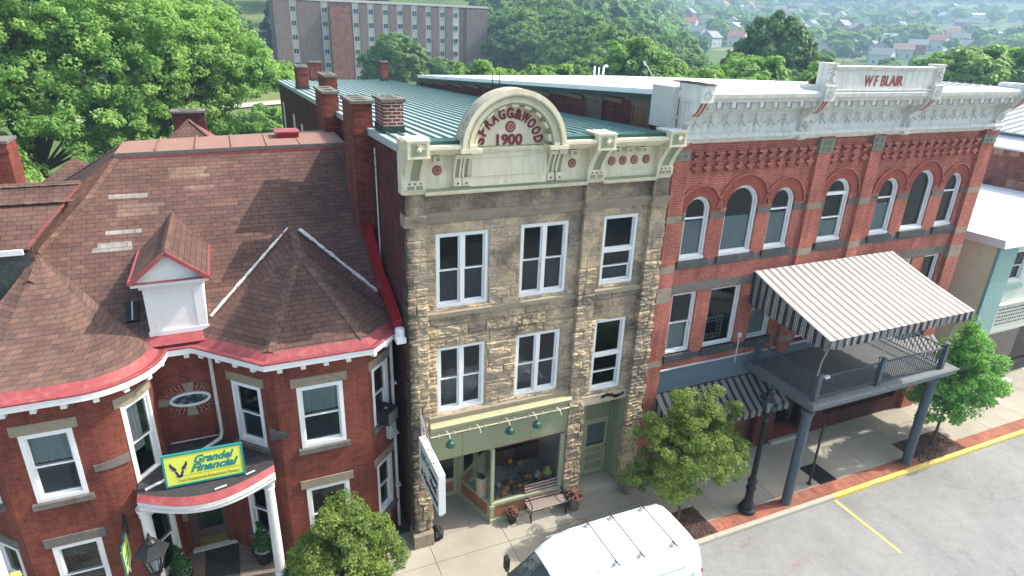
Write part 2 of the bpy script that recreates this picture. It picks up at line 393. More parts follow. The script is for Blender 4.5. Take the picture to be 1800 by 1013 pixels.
M['awn_dark'] = stripes('charcoal_white_awning', [(0, (.030, .038, .052)), (.44, (.42, .40, .37)), (.50, (.06, .06, .07)), (.60, (.50, .47, .43)), (.70, (.09, .08, .08)), (.78, (.36, .30, .26)), (.86, (.06, .065, .08)), (.92, (.46, .44, .41))], .29)
M['leaf_maple'] = leafmat('maple_leaves', (.20, .36, .10), (.34, .50, .15), .5, .5)
M['leaf_street'] = leafmat('street_tree_leaves', (.14, .225, .06), (.27, .34, .09), .5, 1.2)
M['leaf_street2'] = leafmat('bright_green_leaves', (.14, .33, .09), (.23, .43, .12), .5, 1.2)
M['leaf_mid'] = leafmat('broadleaf_foliage', (.13, .235, .07), (.19, .31, .085), .42, .25)
M['leaf_light'] = leafmat('light_green_foliage', (.17, .31, .07), (.24, .39, .09), .45, .25)
M['leaf_dark'] = leafmat('dark_green_foliage', (.075, .155, .05), (.12, .22, .065), .35, .25)
M['leaf_conifer'] = leafmat('conifer_needles', (.018, .05, .022), (.03, .075, .03), .1, .3)
M['topiary'] = leafmat('topiary_leaves', (.02, .07, .02), (.05, .13, .03), .2, 4)
# ================================================================ the setting
def sst(a, b, x):
    t = min(1, max(0, (x - a) / (b - a))); return t * t * (3 - 2 * t)
_PR = [(0, -.16), (60, -.16), (150, -2.5), (220, -2), (300, 0), (400, 4), (500, 10), (600, 18.5), (700, 29), (800, 40), (1000, 62), (1400, 112), (2700, 280)]
def hgt(x, y):
    r = math.hypot(x, y + 14); az = math.degrees(math.atan2(x, y + 14))
    L = -.16 + 5 * sst(142, 175, r) + 22 * sst(165, 290, r) + 60 * sst(270, 700, r) + 120 * sst(600, 1800, r)
    R = _PR[-1][1]
    for (a, za), (b, zb) in zip(_PR, _PR[1:]):
        if r <= b: R = za + (zb - za) * (r - a) / (b - a); break
    k = sst(27, 39, az) if az < 100 else 1
    if y < -20 or az > 100 or az < -100: return -.16
    w = (math.sin(x * .021 + 1) * math.cos(y * .017) * 3 + math.sin(x * .006) * 6) * sst(180, 500, r)
    return L * (1 - k) + R * k + w
mb = MB(); RR = [0, 10, 20, 35, 50, 65, 80, 95, 110, 125, 140, 160, 185, 215, 250, 290, 340, 400, 470, 550, 650, 780, 930, 1100, 1300, 1580]
NA = 120
def gp(r, k):
    a = 2 * math.pi * k / NA; x = r * math.sin(a); y = r * math.cos(a) - 14; return (x, y, hgt(x, y))
for i in range(1, len(RR)):
    for k in range(NA):
        if i == 1: mb.poly([gp(0, 0), gp(RR[1], k + 1), gp(RR[1], k)], 0, None, True)
        else: mb.poly([gp(RR[i - 1], k), gp(RR[i - 1], k + 1), gp(RR[i], k + 1), gp(RR[i], k)], 0, None, True)
t = NT('meadow_and_woodland_ground'); co = t.coord('Object'); a = t.noise(co, .012, 6, .6); b = t.noise(co, .35, 4, .6)
gc = t.mix(t.ramp(a, [(.42, 0), (.6, 1)]), (.07, .13, .03), (.16, .19, .06)); gc = t.mix(t.ramp(t.noise(co, .04, 5, .6), [(.58, 0), (.66, 1)]), gc, (.30, .25, .15))
gc = t.mix(1.0, gc, t.ramp(b, [(.3, .75), (.7, 1.2)]), 'MULTIPLY')
tag(mb.build('ground', t.pbr(gc, .95, 0, t.bump(b, .4, .1), .1)), kind='structure')

# road
t = NT('worn_asphalt'); co = t.coord('Object')
a = t.noise(co, .35, 5, .6); b = t.noise(co, 42, 3, .7); c = t.noise(co, 3, 5, .65)
rc = t.mix(t.ramp(a, [(.3, 0), (.7, 1)]), (.225, .228, .228), (.29, .294, .29)); rc = t.mix(1.0, rc, t.ramp(b, [(.25, .72), (.75, 1.25)]), 'MULTIPLY')
rc = t.mix(1.0, rc, t.ramp(c, [(.3, .88), (.7, 1.06)]), 'MULTIPLY')
vo = t.n('ShaderNodeTexVoronoi'); vo.feature = 'DISTANCE_TO_EDGE'; vo.inputs['Scale'].default_value = .28
wv = t.n('ShaderNodeVectorMath', operation='ADD'); nz = t.n('ShaderNodeTexNoise'); nz.inputs['Scale'].default_value = 1.2; nz.inputs['Detail'].default_value = 6
t.l(co, nz.inputs['Vector']); t.l(co, wv.inputs[0]); t.l(nz.outputs['Color'], wv.inputs[1]); t.l(wv.outputs[0], vo.inputs['Vector'])
ck = t.ramp(vo.outputs['Distance'], [(0, 1), (.004, 1), (.010, 0)]); ck = t.math('MULTIPLY', ck, t.ramp(t.noise(co, .5, 3), [(.5, 0), (.6, .6)]))
rc = t.mix(t.math('MULTIPLY', ck, .45), rc, (.11, .11, .11))
sd = t.ramp(t.noise(t.coord('Object', (1.0, .12, 1)), 1.2, 4, .6), [(.55, 0), (.7, .22)]); rc = t.mix(sd, rc, (.15, .15, .15))
asph = t.pbr(rc, .9, 0, t.bump(b, .5, .01), .2)
mb = MB(); mb.box(-60, 160, -17, -3.1, -.5, -.13); tag(mb.build('road', asph), kind='structure')
mb = MB(); mb.poly([(16.83, -5.55, -.124), (16.93, -5.55, -.124), (16.98, -3.12, -.124), (16.86, -3.12, -.124)])
mb.poly([(5.2, -5.55, -.124), (5.32, -5.55, -.124), (5.36, -3.12, -.124), (5.24, -3.12, -.124)])
t = NT('yellow_road_paint'); co = t.coord('Object'); yc = t.mix(t.ramp(t.noise(co, 22, 4, .7), [(.42, 0), (.62, .6)]), (.68, .52, .12), (.42, .38, .26))
M['yellow_road'] = t.pbr(yc, .8)
tag(mb.build('road_marking', M['yellow_road']), kind='structure')
# pink survey paint: ragged dabs on road and bricks
t = NT('pink_spray_paint'); co = t.coord('Object')
pk = t.n('ShaderNodeBsdfPrincipled'); pk.inputs['Base Color'].default_value = (.62, .13, .14, 1); pk.inputs['Roughness'].default_value = .9
tr = t.n('ShaderNodeBsdfTransparent'); mx = t.n('ShaderNodeMixShader')
t.l(t.ramp(t.noise(co, 9, 5, .75, .5), [(.52, 0), (.66, .38)]), mx.inputs[0]); t.l(tr.outputs[0], mx.inputs[1]); t.l(pk.outputs[0], mx.inputs[2]); t.l(mx.outputs[0], t.out.inputs[0])
mb = MB()
for (x, y, w, h, z) in [(12.6, -3.5, .5, .14, -.12), (13.6, -4.75, .45, .16, -.12), (14.3, -2.72, .7, .3, .012), (12.9, -2.8, .5, .25, .012), (16.6, -2.75, .6, .3, .012), (18.4, -2.8, .5, .3, .012),]:
    mb.poly([(x - w, y - h, z), (x + w, y - h * .8, z), (x + w * .9, y + h, z), (x - w * .8, y + h * .9, z)])
tag(mb.build('road_marking', t.m), kind='structure')

# kerb: concrete, painted yellow from x = 16.85 on, in cast lengths
t = NT('kerb_concrete'); co = t.coord('Object'); kc = t.mix(t.noise(co, 2, 5, .6), (.36, .34, .28), (.50, .47, .39)); kc = t.mix(1.0, kc, t.ramp(t.noise(co, 50, 2), [(.3, .85), (.7, 1.1)]), 'MULTIPLY')
M['kerb'] = t.pbr(kc, .9)
mb = MB(); my = MB(); x = -60.0
while x < 150:
    L = 3.0; tgt = mb
    if x >= 16.8: tgt = my
    e = min(x + L, 16.85) if x < 16.85 else x + L
    tgt.prism([(-3.1, -.5), (-3.095, -.03), (-3.075, 0.0), (-2.95, .002), (-2.95, -.5)], 'x', x + .006, e - .006)
    x = e
tag(mb.build('kerb', M['kerb']), kind='structure')
t = NT('worn_yellow_kerb'); co = t.coord('Object'); wr = t.ramp(t.noise(co, 6, 5, .7, .3), [(.48, 0), (.60, .85)])
yc = t.mix(wr, (.70, .53, .10), (.42, .38, .28)); M['yellow_kerb'] = t.pbr(yc, .8)
tag(my.build('kerb', M['yellow_kerb']), kind='structure')

# sidewalk slabs with real joints
t = NT('sidewalk_concrete'); co = t.coord('Object')
a = t.noise(co, .45, 5, .62, .3); sc_ = t.mix(t.ramp(a, [(.3, 0), (.7, 1)]), (.31, .285, .235), (.43, .40, .335))
sc_ = t.mix(1.0, sc_, t.ramp(t.noise(co, 60, 2, .6), [(.3, .86), (.7, 1.1)]), 'MULTIPLY')
st = t.ramp(t.noise(co, 1.4, 6, .72, .4), [(.58, 0), (.72, .4)]); sc_ = t.mix(st, sc_, (.24, .22, .185))
M['walk'] = t.pbr(sc_, .88, 0, t.bump(t.noise(co, 70, 2), .25, .01), .2)
mb = MB(); mb.box(-60, 150, -2.96, 3.2, -.5, -.02, 1)
rw = random.Random(4)
xs = [-20 + 2.222 * i for i in range(44)]; sh = 3.88 - xs[min(range(44), key=lambda i: abs(xs[i] - 3.88))]
beds = [(10.95, 12.17), (21.38, 23.85), (-.3, 1.9)]
for i in range(43):
    a_, b_ = xs[i] + sh, xs[i + 1] + sh
    for (y0, y1) in ((-.95, .5), (-2.47, -.95)):
        dz = rw.uniform(-.003, .003)
        cuts = [(a_, b_)]
        if y0 < -2:
            for bx0, bx1 in beds:
                nc = []
                for (p, q) in cuts:
                    if q <= bx0 or p >= bx1: nc.append((p, q)); continue
                    if p < bx0: nc.append((p, bx0))
                    if q > bx1: nc.append((bx1, q))
                cuts = nc
        for p, q in cuts: mb.box(p + .007, q - .007, y0 + .007, y1 - .007, -.1, dz)
        for bx0, bx1 in beds:
            if y0 < -2 and bx0 < b_ and bx1 > a_: mb.box(max(a_, bx0) + .007, min(b_, bx1) - .007, -1.72, y1 - .012, -.1, dz - .001)
M['joint'] = paint('dark_joint_dirt', (.10, .09, .075), .95, .3, 5)
tag(mb.build('sidewalk', [M['walk'], M['joint']]), kind='structure')
# brick paver strip along the kerb
mb = MB()
for p, q in ((-60, -.3), (1.9, 10.95), (12.17, 21.38), (23.85, 150)): mb.box(p + .01, q - .01, -2.945, -2.475, -.1, .004)
M['paver'] = brick('paver_brick', (.42, .15, .09), (.33, .12, .08), (.30, .20, .15), bw=.21, rh=.105, ms=.006, stain=(.36, .22, .17), stain_amt=.35, bump=.4)
tag(mb.build('pavement', M['paver']), kind='structure')
# dark iron grate plate and planting beds with mulch
t = NT('bark_mulch'); co = t.coord('Object'); mc = t.mix(t.ramp(t.noise(co, 26, 4, .75), [(.35, 0), (.65, 1)]), (.05, .03, .025), (.20, .12, .10))
mc = t.mix(t.ramp(t.noise(co, 60, 2), [(.62, 0), (.7, 1)]), mc, (.38, .27, .23)); M['mulch'] = t.pbr(mc, .95, 0, t.bump(t.noise(co, 40, 4, .7), 1.0, .04), .1)
def bed(x0, x1, y0, y1, seed):
    rg = random.Random(seed); m2 = MB(); nx, ny = 40, 24
    H = [[.01 + rg.uniform(0, .03) + .05 * math.sin(math.pi * i / nx) * math.sin(math.pi * j / ny) for j in range(ny + 1)] for i in range(nx + 1)]
    P = lambda i, j: (x0 + (x1 - x0) * i / nx, y0 + (y1 - y0) * j / ny, H[i][j] - .02)
    for i in range(nx):
        for j in range(ny): m2.poly([P(i, j), P(i + 1, j), P(i + 1, j + 1), P(i, j + 1)])
    for _ in range(260):
        x = rg.uniform(x0 + .04, x1 - .04); y = rg.uniform(y0 + .04, y1 - .04); a = rg.uniform(0, 3.14)
        m2.obox((x, y, .04 + rg.uniform(0, .03)), (math.cos(a), math.sin(a), rg.uniform(-.3, .3)), (-math.sin(a), math.cos(a), 0), (0, 0, 1), rg.uniform(.02, .05), .010, .006)
    tag(m2.build('mulch', M['mulch']), kind='stuff')
bed(10.95, 12.17, -2.94, -1.75, 1); bed(21.38, 23.85, -2.94, -1.73, 2); bed(-.3, 1.9, -2.94, -1.75, 3)
mb = MB(); mb.box(16.95, 17.72, -2.47, -1.52, -.01, .012)
for i in range(12): mb.box(17.0 + i * .058, 17.025 + i * .058, -2.42, -1.57, .012, .016)
tag(mb.build('utility_cover', M['black']), 'black rectangular iron utility cover set in the sidewalk by the brick strip', 'utility cover')
# light gravel lane and lawn behind, draped on the ground
M['lane'] = paint('pale_gravel', (.42, .39, .34), .95, .12, .5)
mb = MB(); pts = []
for i in range(17):
    x = -40 + i * 3.3; y = 98 + 14 * sst(-20, 14, x) + 4 * math.sin(x * .06); pts.append((x, y))
for (a, b) in zip(pts, pts[1:]):
    mb.poly([(a[0], a[1] - 3.2, hgt(a[0], a[1] - 3.2) + .25), (b[0], b[1] - 3.2, hgt(b[0], b[1] - 3.2) + .25), (b[0], b[1] + 3.2, hgt(b[0], b[1] + 3.2) + .25), (a[0], a[1] + 3.2, hgt(a[0], a[1] + 3.2) + .25)])
tag(mb.build('path', M['lane']), kind='structure')

# ================================================================ wall and window builders
def wallf(o, ux, uy):
    """local frame of a flat wall: u along (ux,uy) from o, z up, d inward"""
    L = math.hypot(ux, uy); ux /= L; uy /= L; nx, ny = -uy, ux       # inward = left of direction of travel
    return lambda u, z, d: (o[0] + ux * u + nx * d, o[1] + uy * u + ny * d, z)
def arcf(c, R, a0, sgn=1):
    return lambda u, z, d: (c[0] + (R - d) * math.sin(a0 + u / R), c[1] - (R - d) * math.cos(a0 + u / R), z)
def lbox(mb, f, u0, u1, z0, z1, d0, d1, mat=0):
    mb.hexa([f(u0, z0, d0), f(u1, z0, d0), f(u1, z0, d1), f(u0, z0, d1), f(u0, z1, d0), f(u1, z1, d0), f(u1, z1, d1), f(u0, z1, d1)], mat)
def panel_wall(mb, f, W, z0, z1, ops, depth=.18, mat=0, du=None, uo=0.0, d=0.0):
    """ops: (u0,u1,z0,z1,arch) ; arch = radius of the round head, 0 for square"""
    us = sorted(set([0, W] + [o[0] for o in ops] + [o[1] for o in ops] + ([i * du for i in range(1, int(W / du))] if du else [])))
    us = [u for i, u in enumerate(us) if i == 0 or u - us[i - 1] > 1e-4]
    zs = sorted(set([z0, z1] + [o[2] for o in ops] + [o[3] for o in ops]))
    for a, b in zip(us, us[1:]):
        for p, q in zip(zs, zs[1:]):
            mu, mz = (a + b) / 2, (p + q) / 2
            if any(o[0] < mu < o[1] and o[2] < mz < o[3] for o in ops): continue
            mb.poly([f(a, p, d), f(b, p, d), f(b, q, d), f(a, q, d)], mat, [(a + uo, p), (b + uo, p), (b + uo, q), (a + uo, q)])
    for (a, b, p, q, ar) in ops:
        top = q - ar if ar else q
        mb.poly([f(a, p, d), f(a, p, depth), f(a, top, depth), f(a, top, d)], mat); mb.poly([f(b, p, d), f(b, top, d), f(b, top, depth), f(b, p, depth)], mat)
        mb.poly([f(a, p, d), f(b, p, d), f(b, p, depth), f(a, p, depth)], mat)
        if not ar: mb.poly([f(a, q, d), f(a, q, depth), f(b, q, depth), f(b, q, d)], mat)
        else:
            c = (a + b) / 2; rx = (b - a) / 2; N = 14
            P = [(c - rx * math.cos(math.pi * i / N), top + ar * math.sin(math.pi * i / N)) for i in range(N + 1)]
            for i in range(N):
                (u1, w1), (u2, w2) = P[i], P[i + 1]
                mb.poly([f(u1, w1, d), f(u2, w2, d), f(u2, q, d), f(u1, q, d)], mat, [(u1 + uo, w1), (u2 + uo, w2), (u2 + uo, q), (u1 + uo, q)])
                mb.poly([f(u1, w1, d), f(u1, w1, depth), f(u2, w2, depth), f(u2, w2, d)], mat)
def sheet(mb, f, u0, u1, z0, z1, d, amp=.025, waves=5, mat=0, seed=0):
    rg = random.Random(seed); N = waves * 6; ph = rg.uniform(0, 6)
    us = [u0 + (u1 - u0) * i / N for i in range(N + 1)]; ds = [d + amp * math.sin(ph + i * 1.05 + .5 * math.sin(i * .7)) for i in range(N + 1)]
    for i in range(N): mb.poly([f(us[i], z0, ds[i]), f(us[i + 1], z0, ds[i + 1]), f(us[i + 1], z1, ds[i + 1]), f(us[i], z1, ds[i])], mat, None, True)
WSEED = [0]
M['screen'] = paint('grey_insect_screen', (.085, .10, .115), .8, .35, 2.5)
def window(parent, f, u0, u1, z0, z1, kind='sash', label=None, fr=.075, d0=.05, mat='white_clean', curtain=None, name='window', sill=None):
    """frame object with pane (and curtain, sill) children"""
    WSEED[0] += 1; sd = WSEED[0]
    mb = MB(); pn = MB(); d1 = d0 + .09
    def rect(a, b, p, q, w, da, db):
        lbox(mb, f, a, b, p, p + w, da, db); lbox(mb, f, a, b, q - w, q, da, db); lbox(mb, f, a, a + w, p + w, q - w, da, db); lbox(mb, f, b - w, b, p + w, q - w, da, db)
    def pane(a, b, p, q, d):
        pn.poly([f(a, p, d), f(b, p, d), f(b, q, d), f(a, q, d)])
    def sash(a, b, p, q, m=.5):
        zm = p + (q - p) * m; w = .038
        rect(a, b, zm - .02, q, w, d1 - .035, d1 + .01); rect(a, b, p, zm + .02, w, d1 + .01, d1 + .05)
        pane(a + w, b - w, zm, q - w, d1 - .01); pane(a + w, b - w, p + w, zm, d1 + .03)
    rect(u0, u1, z0, z1, fr, d0, d1 + .06)
    a, b, p, q = u0 + fr, u1 - fr, z0 + fr, z1 - fr
    if kind == 'pair':
        mu = (u0 + u1) / 2; lbox(mb, f, mu - .055, mu + .055, p, q, d0 + .01, d1 + .06); sash(a, mu - .055, p, q); sash(mu + .055, b, p, q)
    elif kind == 'sash': sash(a, b, p, q)
    elif kind == 'fixed':
        rect(a, b, p, q, .04, d1 - .02, d1 + .03); pane(a + .04, b - .04, p + .04, q - .04, d1)
    elif kind == 'trans':           # tall light over a double-hung
        zt = p + (q - p) * .50; lbox(mb, f, a, b, zt - .045, zt + .045, d0 + .01, d1 + .06)
        rect(a, b, zt + .045, q, .035, d1 - .02, d1 + .03); pane(a + .03, b - .03, zt + .08, q - .03, d1); sash(a, b, p, zt - .045)
    o = mb.build(name, M[mat], parent)
    if label: o['label'] = label
    pn.build('window_pane', M['glass'], o, autouv=False)
    if curtain:
        for (ca, cb, cp, cq, cm) in curtain:
            c = MB(); A = a + (b - a) * ca; B = a + (b - a) * cb; Pz = p + (q - p) * cp; Q = p + (q - p) * cq
            if cm == 'blind':
                n = int((Q - Pz) / .05)
                for i in range(n):
                    z = Pz + .05 * i; c.poly([f(A, z, d1 + .10), f(B, z, d1 + .10), f(B, z + .042, d1 + .075), f(A, z + .042, d1 + .075)])
                c.build('blind', M['blind'], o)
            elif cm == 'screen':
                c.poly([f(A, Pz, d1 + .065), f(B, Pz, d1 + .065), f(B, Q, d1 + .065), f(A, Q, d1 + .065)]); c.build('insect_screen', M['screen'], o, autouv=False)
            else:
                sheet(c, f, A, B, Pz, Q, d1 + .085, .012, max(3, int((B - A) / .09)), 0, sd); c.build('curtain', M[cm], o)
    if sill:
        s = MB(); lbox(s, f, u0 - .10, u1 + .10, z0 - .13, z0 + .005, -.07, d0 + .04); s.build('sill', M[sill], o)
    return o
def arch_window(parent, u0, u1, z0, z1, spring, kind='sash', label=None, curtain=None, y0=.06):
    """round-headed window in the plane y=0 (u = x)"""
    f = lambda u, z, d: (u, d, z)
    WSEED[0] += 1; mb = MB(); pn = MB(); c = (u0 + u1) / 2; rx = (u1 - u0) / 2; rz = z1 - spring; N = 18
    def ringband(w0, w1, d0, d1, zb):
        A = [(c - (rx - w0) * math.cos(math.pi * i / N), spring + (rz - w0) * math.sin(math.pi * i / N)) for i in range(N + 1)]
        B = [(c - (rx - w1) * math.cos(math.pi * i / N), spring + (rz - w1) * math.sin(math.pi * i / N)) for i in range(N + 1)]
        A = [(u0 + w0, zb)] + A + [(u1 - w0, zb)]; B = [(u0 + w1, zb)] + B + [(u1 - w1, zb)]
        for i in range(len(A) - 1):
            a0, a1, b0, b1 = A[i], A[i + 1], B[i], B[i + 1]
            mb.poly([f(*a0, d0), f(*a1, d0), f(*b1, d0), f(*b0, d0)]); mb.poly([f(*b0, d0), f(*b1, d0), f(*b1, d1), f(*b0, d1)]); mb.poly([f(*a0, d0), f(*a0, d1), f(*a1, d1), f(*a1, d0)])
        return B
    ringband(0, .07, y0, y0 + .15, z0); B = ringband(.07, .11, y0 + .07, y0 + .14, z0)
    lbox(mb, f, u0, u1, z0, z0 + .09, y0 - .05, y0 + .15); lbox(mb, f, u0 + .08, u1 - .08, z0 + .09, z0 + .14, y0 + .06, y0 + .14)
    zm = z0 + (spring - z0) * .62 + .05 if kind == 'sash' else None
    if kind == 'two':
        lbox(mb, f, u0 + .09, u1 - .09, spring - .03, spring + .07, y0 + .02, y0 + .14); zm = z0 + (spring - z0) * .5
    if kind == 'sash': zm = spring - .22
    if zm: lbox(mb, f, u0 + .09, u1 - .09, zm - .025, zm + .025, y0 + .06, y0 + .14)
    o = mb.build('window', M['white_clean'], parent)
    if label: o['label'] = label
    P = [(c - (rx - .1) * math.cos(math.pi * i / N), spring + (rz - .1) * math.sin(math.pi * i / N)) for i in range(N + 1)]
    pn.poly([f(u0 + .1, z0 + .1, y0 + .1), f(u1 - .1, z0 + .1, y0 + .1)] + [f(a, b, y0 + .1) for a, b in P[::-1]]); pn.build('window_pane', M['glass'], o, autouv=False)
    if curtain:
        cm, top = curtain; cb = MB(); sheet(cb, f, u0 + .12, u1 - .12, z0 + .12, top, y0 + .135, .015, max(4, int((u1 - u0) / .1)), 0, WSEED[0]); cb.build('curtain', M[cm], o)
    return o
def text_mesh(name, s, size, origin, ux, uz, mat, parent=None, extrude=.01, shear=0.0, align='LEFT', spacing=1.0, bold=0.0, width=None):
    """real extruded lettering laid on a plane spanned by ux (reading direction) and uz (up)"""
    cu = bpy.data.curves.new(name, 'FONT'); cu.body = s; cu.size = size; cu.extrude = extrude; cu.shear = shear; cu.align_x = align
    cu.space_character = spacing; cu.offset = bold; cu.resolution_u = 3
    to = bpy.data.objects.new(name + '_tmp', cu); COL.objects.link(to); bpy.context.view_layer.update()
    me = bpy.data.meshes.new_from_object(to); bpy.data.objects.remove(to); me.name = name
    ux = Vector(ux).normalized(); uz = Vector(uz).normalized(); n = ux.cross(uz); origin = Vector(origin)
    off = ORG.get(parent.name, Vector((0, 0, 0))) if parent is not None else Vector((0, 0, 0))
    xs = [v.co.x for v in me.vertices] or [0]; k = 1.0
    if width: k = width / max(1e-6, max(xs) - min(xs))
    for v in me.vertices:
        p = v.co.copy(); v.co = origin + ux * p.x * k + uz * p.y + n * p.z - off
    me.materials.clear(); me.materials.append(mat)
    o = bpy.data.objects.new(name, me); COL.objects.link(o)
    if parent is not None: o.parent = parent
    ORG[o.name] = off
    return o
# ================================================================ sandstone building of 1900
def vnoise(x, y, seed, oct=4, rough=.55):
    out = np.zeros_like(x); amp = 1.0; tot = 0
    for o in range(oct):
        rg = np.random.RandomState(seed * 17 + o); T = rg.rand(256, 256)
        fx = x * 2 ** o; fy = y * 2 ** o; ix = np.floor(fx).astype(int); iy = np.floor(fy).astype(int)
        tx = fx - ix; ty = fy - iy; tx = tx * tx * (3 - 2 * tx); ty = ty * ty * (3 - 2 * ty)
        g = lambda a, b: T[a % 256, b % 256]
        v = (g(ix, iy) * (1 - tx) + g(ix + 1, iy) * tx) * (1 - ty) + (g(ix, iy + 1) * (1 - tx) + g(ix + 1, iy + 1) * tx) * ty
        out += v * amp; tot += amp; amp *= rough
    return out / tot
def rock_sheet(name, place, us, zs, ops, parent, mat, seed, ampf, ubase=0.0, blockw=(.5, 1.35), pinU=False, courses=None):
    """ashlar: courses of rock-faced blocks, each with its own bulge, broken face and tone"""
    us = np.array(us); zs = np.array(zs); U, Z = np.meshgrid(us, zs)
    rg = random.Random(seed); tone = np.zeros_like(U); H = np.zeros_like(U); smooth = np.zeros_like(U)
    z = zs[0]; ci = 0; cr = random.Random(77); joint = .012
    n1 = vnoise(U * 5 + seed, Z * 9, seed, 5, .62); n2 = vnoise(U * 2.2, Z * 14, seed + 3, 4, .6); n3 = vnoise(U * 14, Z * 20, seed + 9, 3, .6); n4 = vnoise(U * 7, Z * 16, seed + 5, 4, .65)
    while z < zs[-1]:
        h = cr.choice([.22, .27, .32, .19, .35]); 
        if courses: h = courses(z)
        u = us[0] - rg.uniform(0, .3)
        while u < us[-1]:
            w = rg.uniform(*blockw); 
            if us[-1] - (u + w) < .15: w = us[-1] - u + .01
            sel = (U >= u) & (U < u + w) & (Z >= z) & (Z < z + h)
            e = np.minimum(np.minimum(U - u, u + w - U), np.minimum(Z - z, z + h - Z))
            k = np.clip((e - joint * .2) / .022, 0, 1)
            a = ampf((u + w / 2), z + h / 2); off = rg.uniform(.35, 1.0); tilt = rg.uniform(-.4, .6); ph = rg.uniform(0, 50)
            ledge = np.clip(np.abs(((Z - z) / h + (n2 - .5) * 1.4 + ph) % 1.0 - .5) * 2, 0, 1)
            fc = (.25 + 1.5 * np.abs(n1 - .5) * 2 * .5 + .9 * (n4 - .45)) * off + tilt * ((Z - z) / h - .5) * .6 + .42 * ledge * off
            hh = a * k ** .7 * np.clip(fc, .05, 1.5) + .004 * (n3 - .5) * k - .005 * (1 - k)
            H = np.where(sel, hh, H); tone = np.where(sel, rg.uniform(0, 1), tone)
            u += w
        z += h; ci += 1
    for (a, b, p, q) in ops:
        dd = np.maximum(np.maximum(a - U, U - b), np.maximum(p - Z, Z - q)); H = H * np.clip(dd / .035, 0, 1)
    nz_, nu = U.shape
    V = [place(U[j, i], Z[j, i], H[j, i]) for j in range(nz_) for i in range(nu)]
    F = []
    um = (us[:-1] + us[1:]) / 2; zm = (zs[:-1] + zs[1:]) / 2
    for j in range(nz_ - 1):
        for i in range(nu - 1):
            if any(a < um[i] < b and p < zm[j] < q for a, b, p, q in ops): continue
            F.append((j * nu + i, j * nu + i + 1, (j + 1) * nu + i + 1, (j + 1) * nu + i))
    off = ORG[parent.name]; me = bpy.data.meshes.new(name); me.from_pydata([(p[0] - off.x, p[1] - off.y, p[2] - off.z) for p in V], [], F)
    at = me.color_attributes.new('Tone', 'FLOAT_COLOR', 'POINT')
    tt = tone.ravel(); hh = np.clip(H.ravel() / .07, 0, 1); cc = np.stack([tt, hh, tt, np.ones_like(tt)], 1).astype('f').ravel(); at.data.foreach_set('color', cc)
    me.materials.append(mat); o = bpy.data.objects.new(name, me); COL.objects.link(o); o.parent = parent; ORG[o.name] = off
    return o
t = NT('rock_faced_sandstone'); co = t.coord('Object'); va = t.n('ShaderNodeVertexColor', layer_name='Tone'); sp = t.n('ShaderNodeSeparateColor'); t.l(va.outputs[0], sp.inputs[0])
base = t.mix(sp.outputs[0], (.30, .245, .19), (.43, .345, .25))
base = t.mix(t.ramp(t.noise(co, 3.2, 6, .68), [(.42, 0), (.60, .7)]), base, (.60, .46, .28))
base = t.mix(t.ramp(t.noise(co, .8, 6, .7, .5), [(.47, 0), (.63, .78)]), base, (.13, .11, .095))
fz = t.math('MULTIPLY', t.ramp(sp.outputs[1], [(.45, 0), (.95, 1)]), t.ramp(t.noise(co, 2.0, 5, .7), [(.42, 0), (.60, .65)])); base = t.mix(fz, base, (.64, .49, .29))  # yellow highlight on the proudest faces: sunlit look mixed into the colour by height
base = t.mix(1.0, base, t.ramp(t.noise(co, 18, 4, .7), [(.3, .72), (.7, 1.2)]), 'MULTIPLY')
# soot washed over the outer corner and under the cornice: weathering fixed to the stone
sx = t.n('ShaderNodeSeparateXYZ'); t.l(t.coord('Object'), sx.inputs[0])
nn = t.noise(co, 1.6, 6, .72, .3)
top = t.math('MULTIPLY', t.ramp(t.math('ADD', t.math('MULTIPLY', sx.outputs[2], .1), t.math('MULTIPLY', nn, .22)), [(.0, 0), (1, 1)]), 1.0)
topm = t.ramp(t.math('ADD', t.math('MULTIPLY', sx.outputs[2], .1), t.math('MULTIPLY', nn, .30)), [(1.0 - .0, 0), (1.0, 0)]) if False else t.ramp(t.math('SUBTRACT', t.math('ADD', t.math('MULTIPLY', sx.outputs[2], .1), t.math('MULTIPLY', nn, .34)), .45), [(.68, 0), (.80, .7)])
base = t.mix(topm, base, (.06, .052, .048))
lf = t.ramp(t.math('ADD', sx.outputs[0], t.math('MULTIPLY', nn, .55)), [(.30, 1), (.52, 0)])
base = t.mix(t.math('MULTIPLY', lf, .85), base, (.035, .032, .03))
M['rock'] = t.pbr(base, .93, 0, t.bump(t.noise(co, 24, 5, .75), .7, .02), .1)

SB = thing('sandstone_building', 'three storey rock-faced sandstone building dated 1900, with a green metal roof', 'building', (3.48, 0, 0))
WO = {'w': [(4.27, 5.66, 7.36, 9.34), (6.54, 7.93, 7.36, 9.38), (9.0, 10.1, 7.38, 9.40), (4.27, 5.61, 4.26, 6.24), (6.52, 7.88, 4.29, 6.24), (9.0, 10.05, 3.92, 6.28)]}
def grid(a, b, st, extra): 
    g = list(np.arange(a, b, st)) + [b] + [e for e in extra if a < e < b]; g = sorted(g); r = [g[0]]
    for q in g[1:]:
        if q - r[-1] > .006: r.append(q)
        elif any(abs(q - e) < 1e-6 for e in extra): r[-1] = q
    return r
def ampA(u, z):
    if z > 9.88: return .012
    if z > 9.0: return .03
    if z > 7.6: return .045
    return .085
opsL = WO['w'][:2] + WO['w'][3:5]; opsR = [WO['w'][2], WO['w'][5]]
rock_sheet('stone_wall', lambda u, z, h: (u, -h, z), grid(3.96, 8.27, .024, [o[0] for o in opsL] + [o[1] for o in opsL]), grid(4.0, 10.4, .022, [o[2] for o in opsL] + [o[3] for o in opsL]), opsL, SB, M['rock'], 5, ampA)
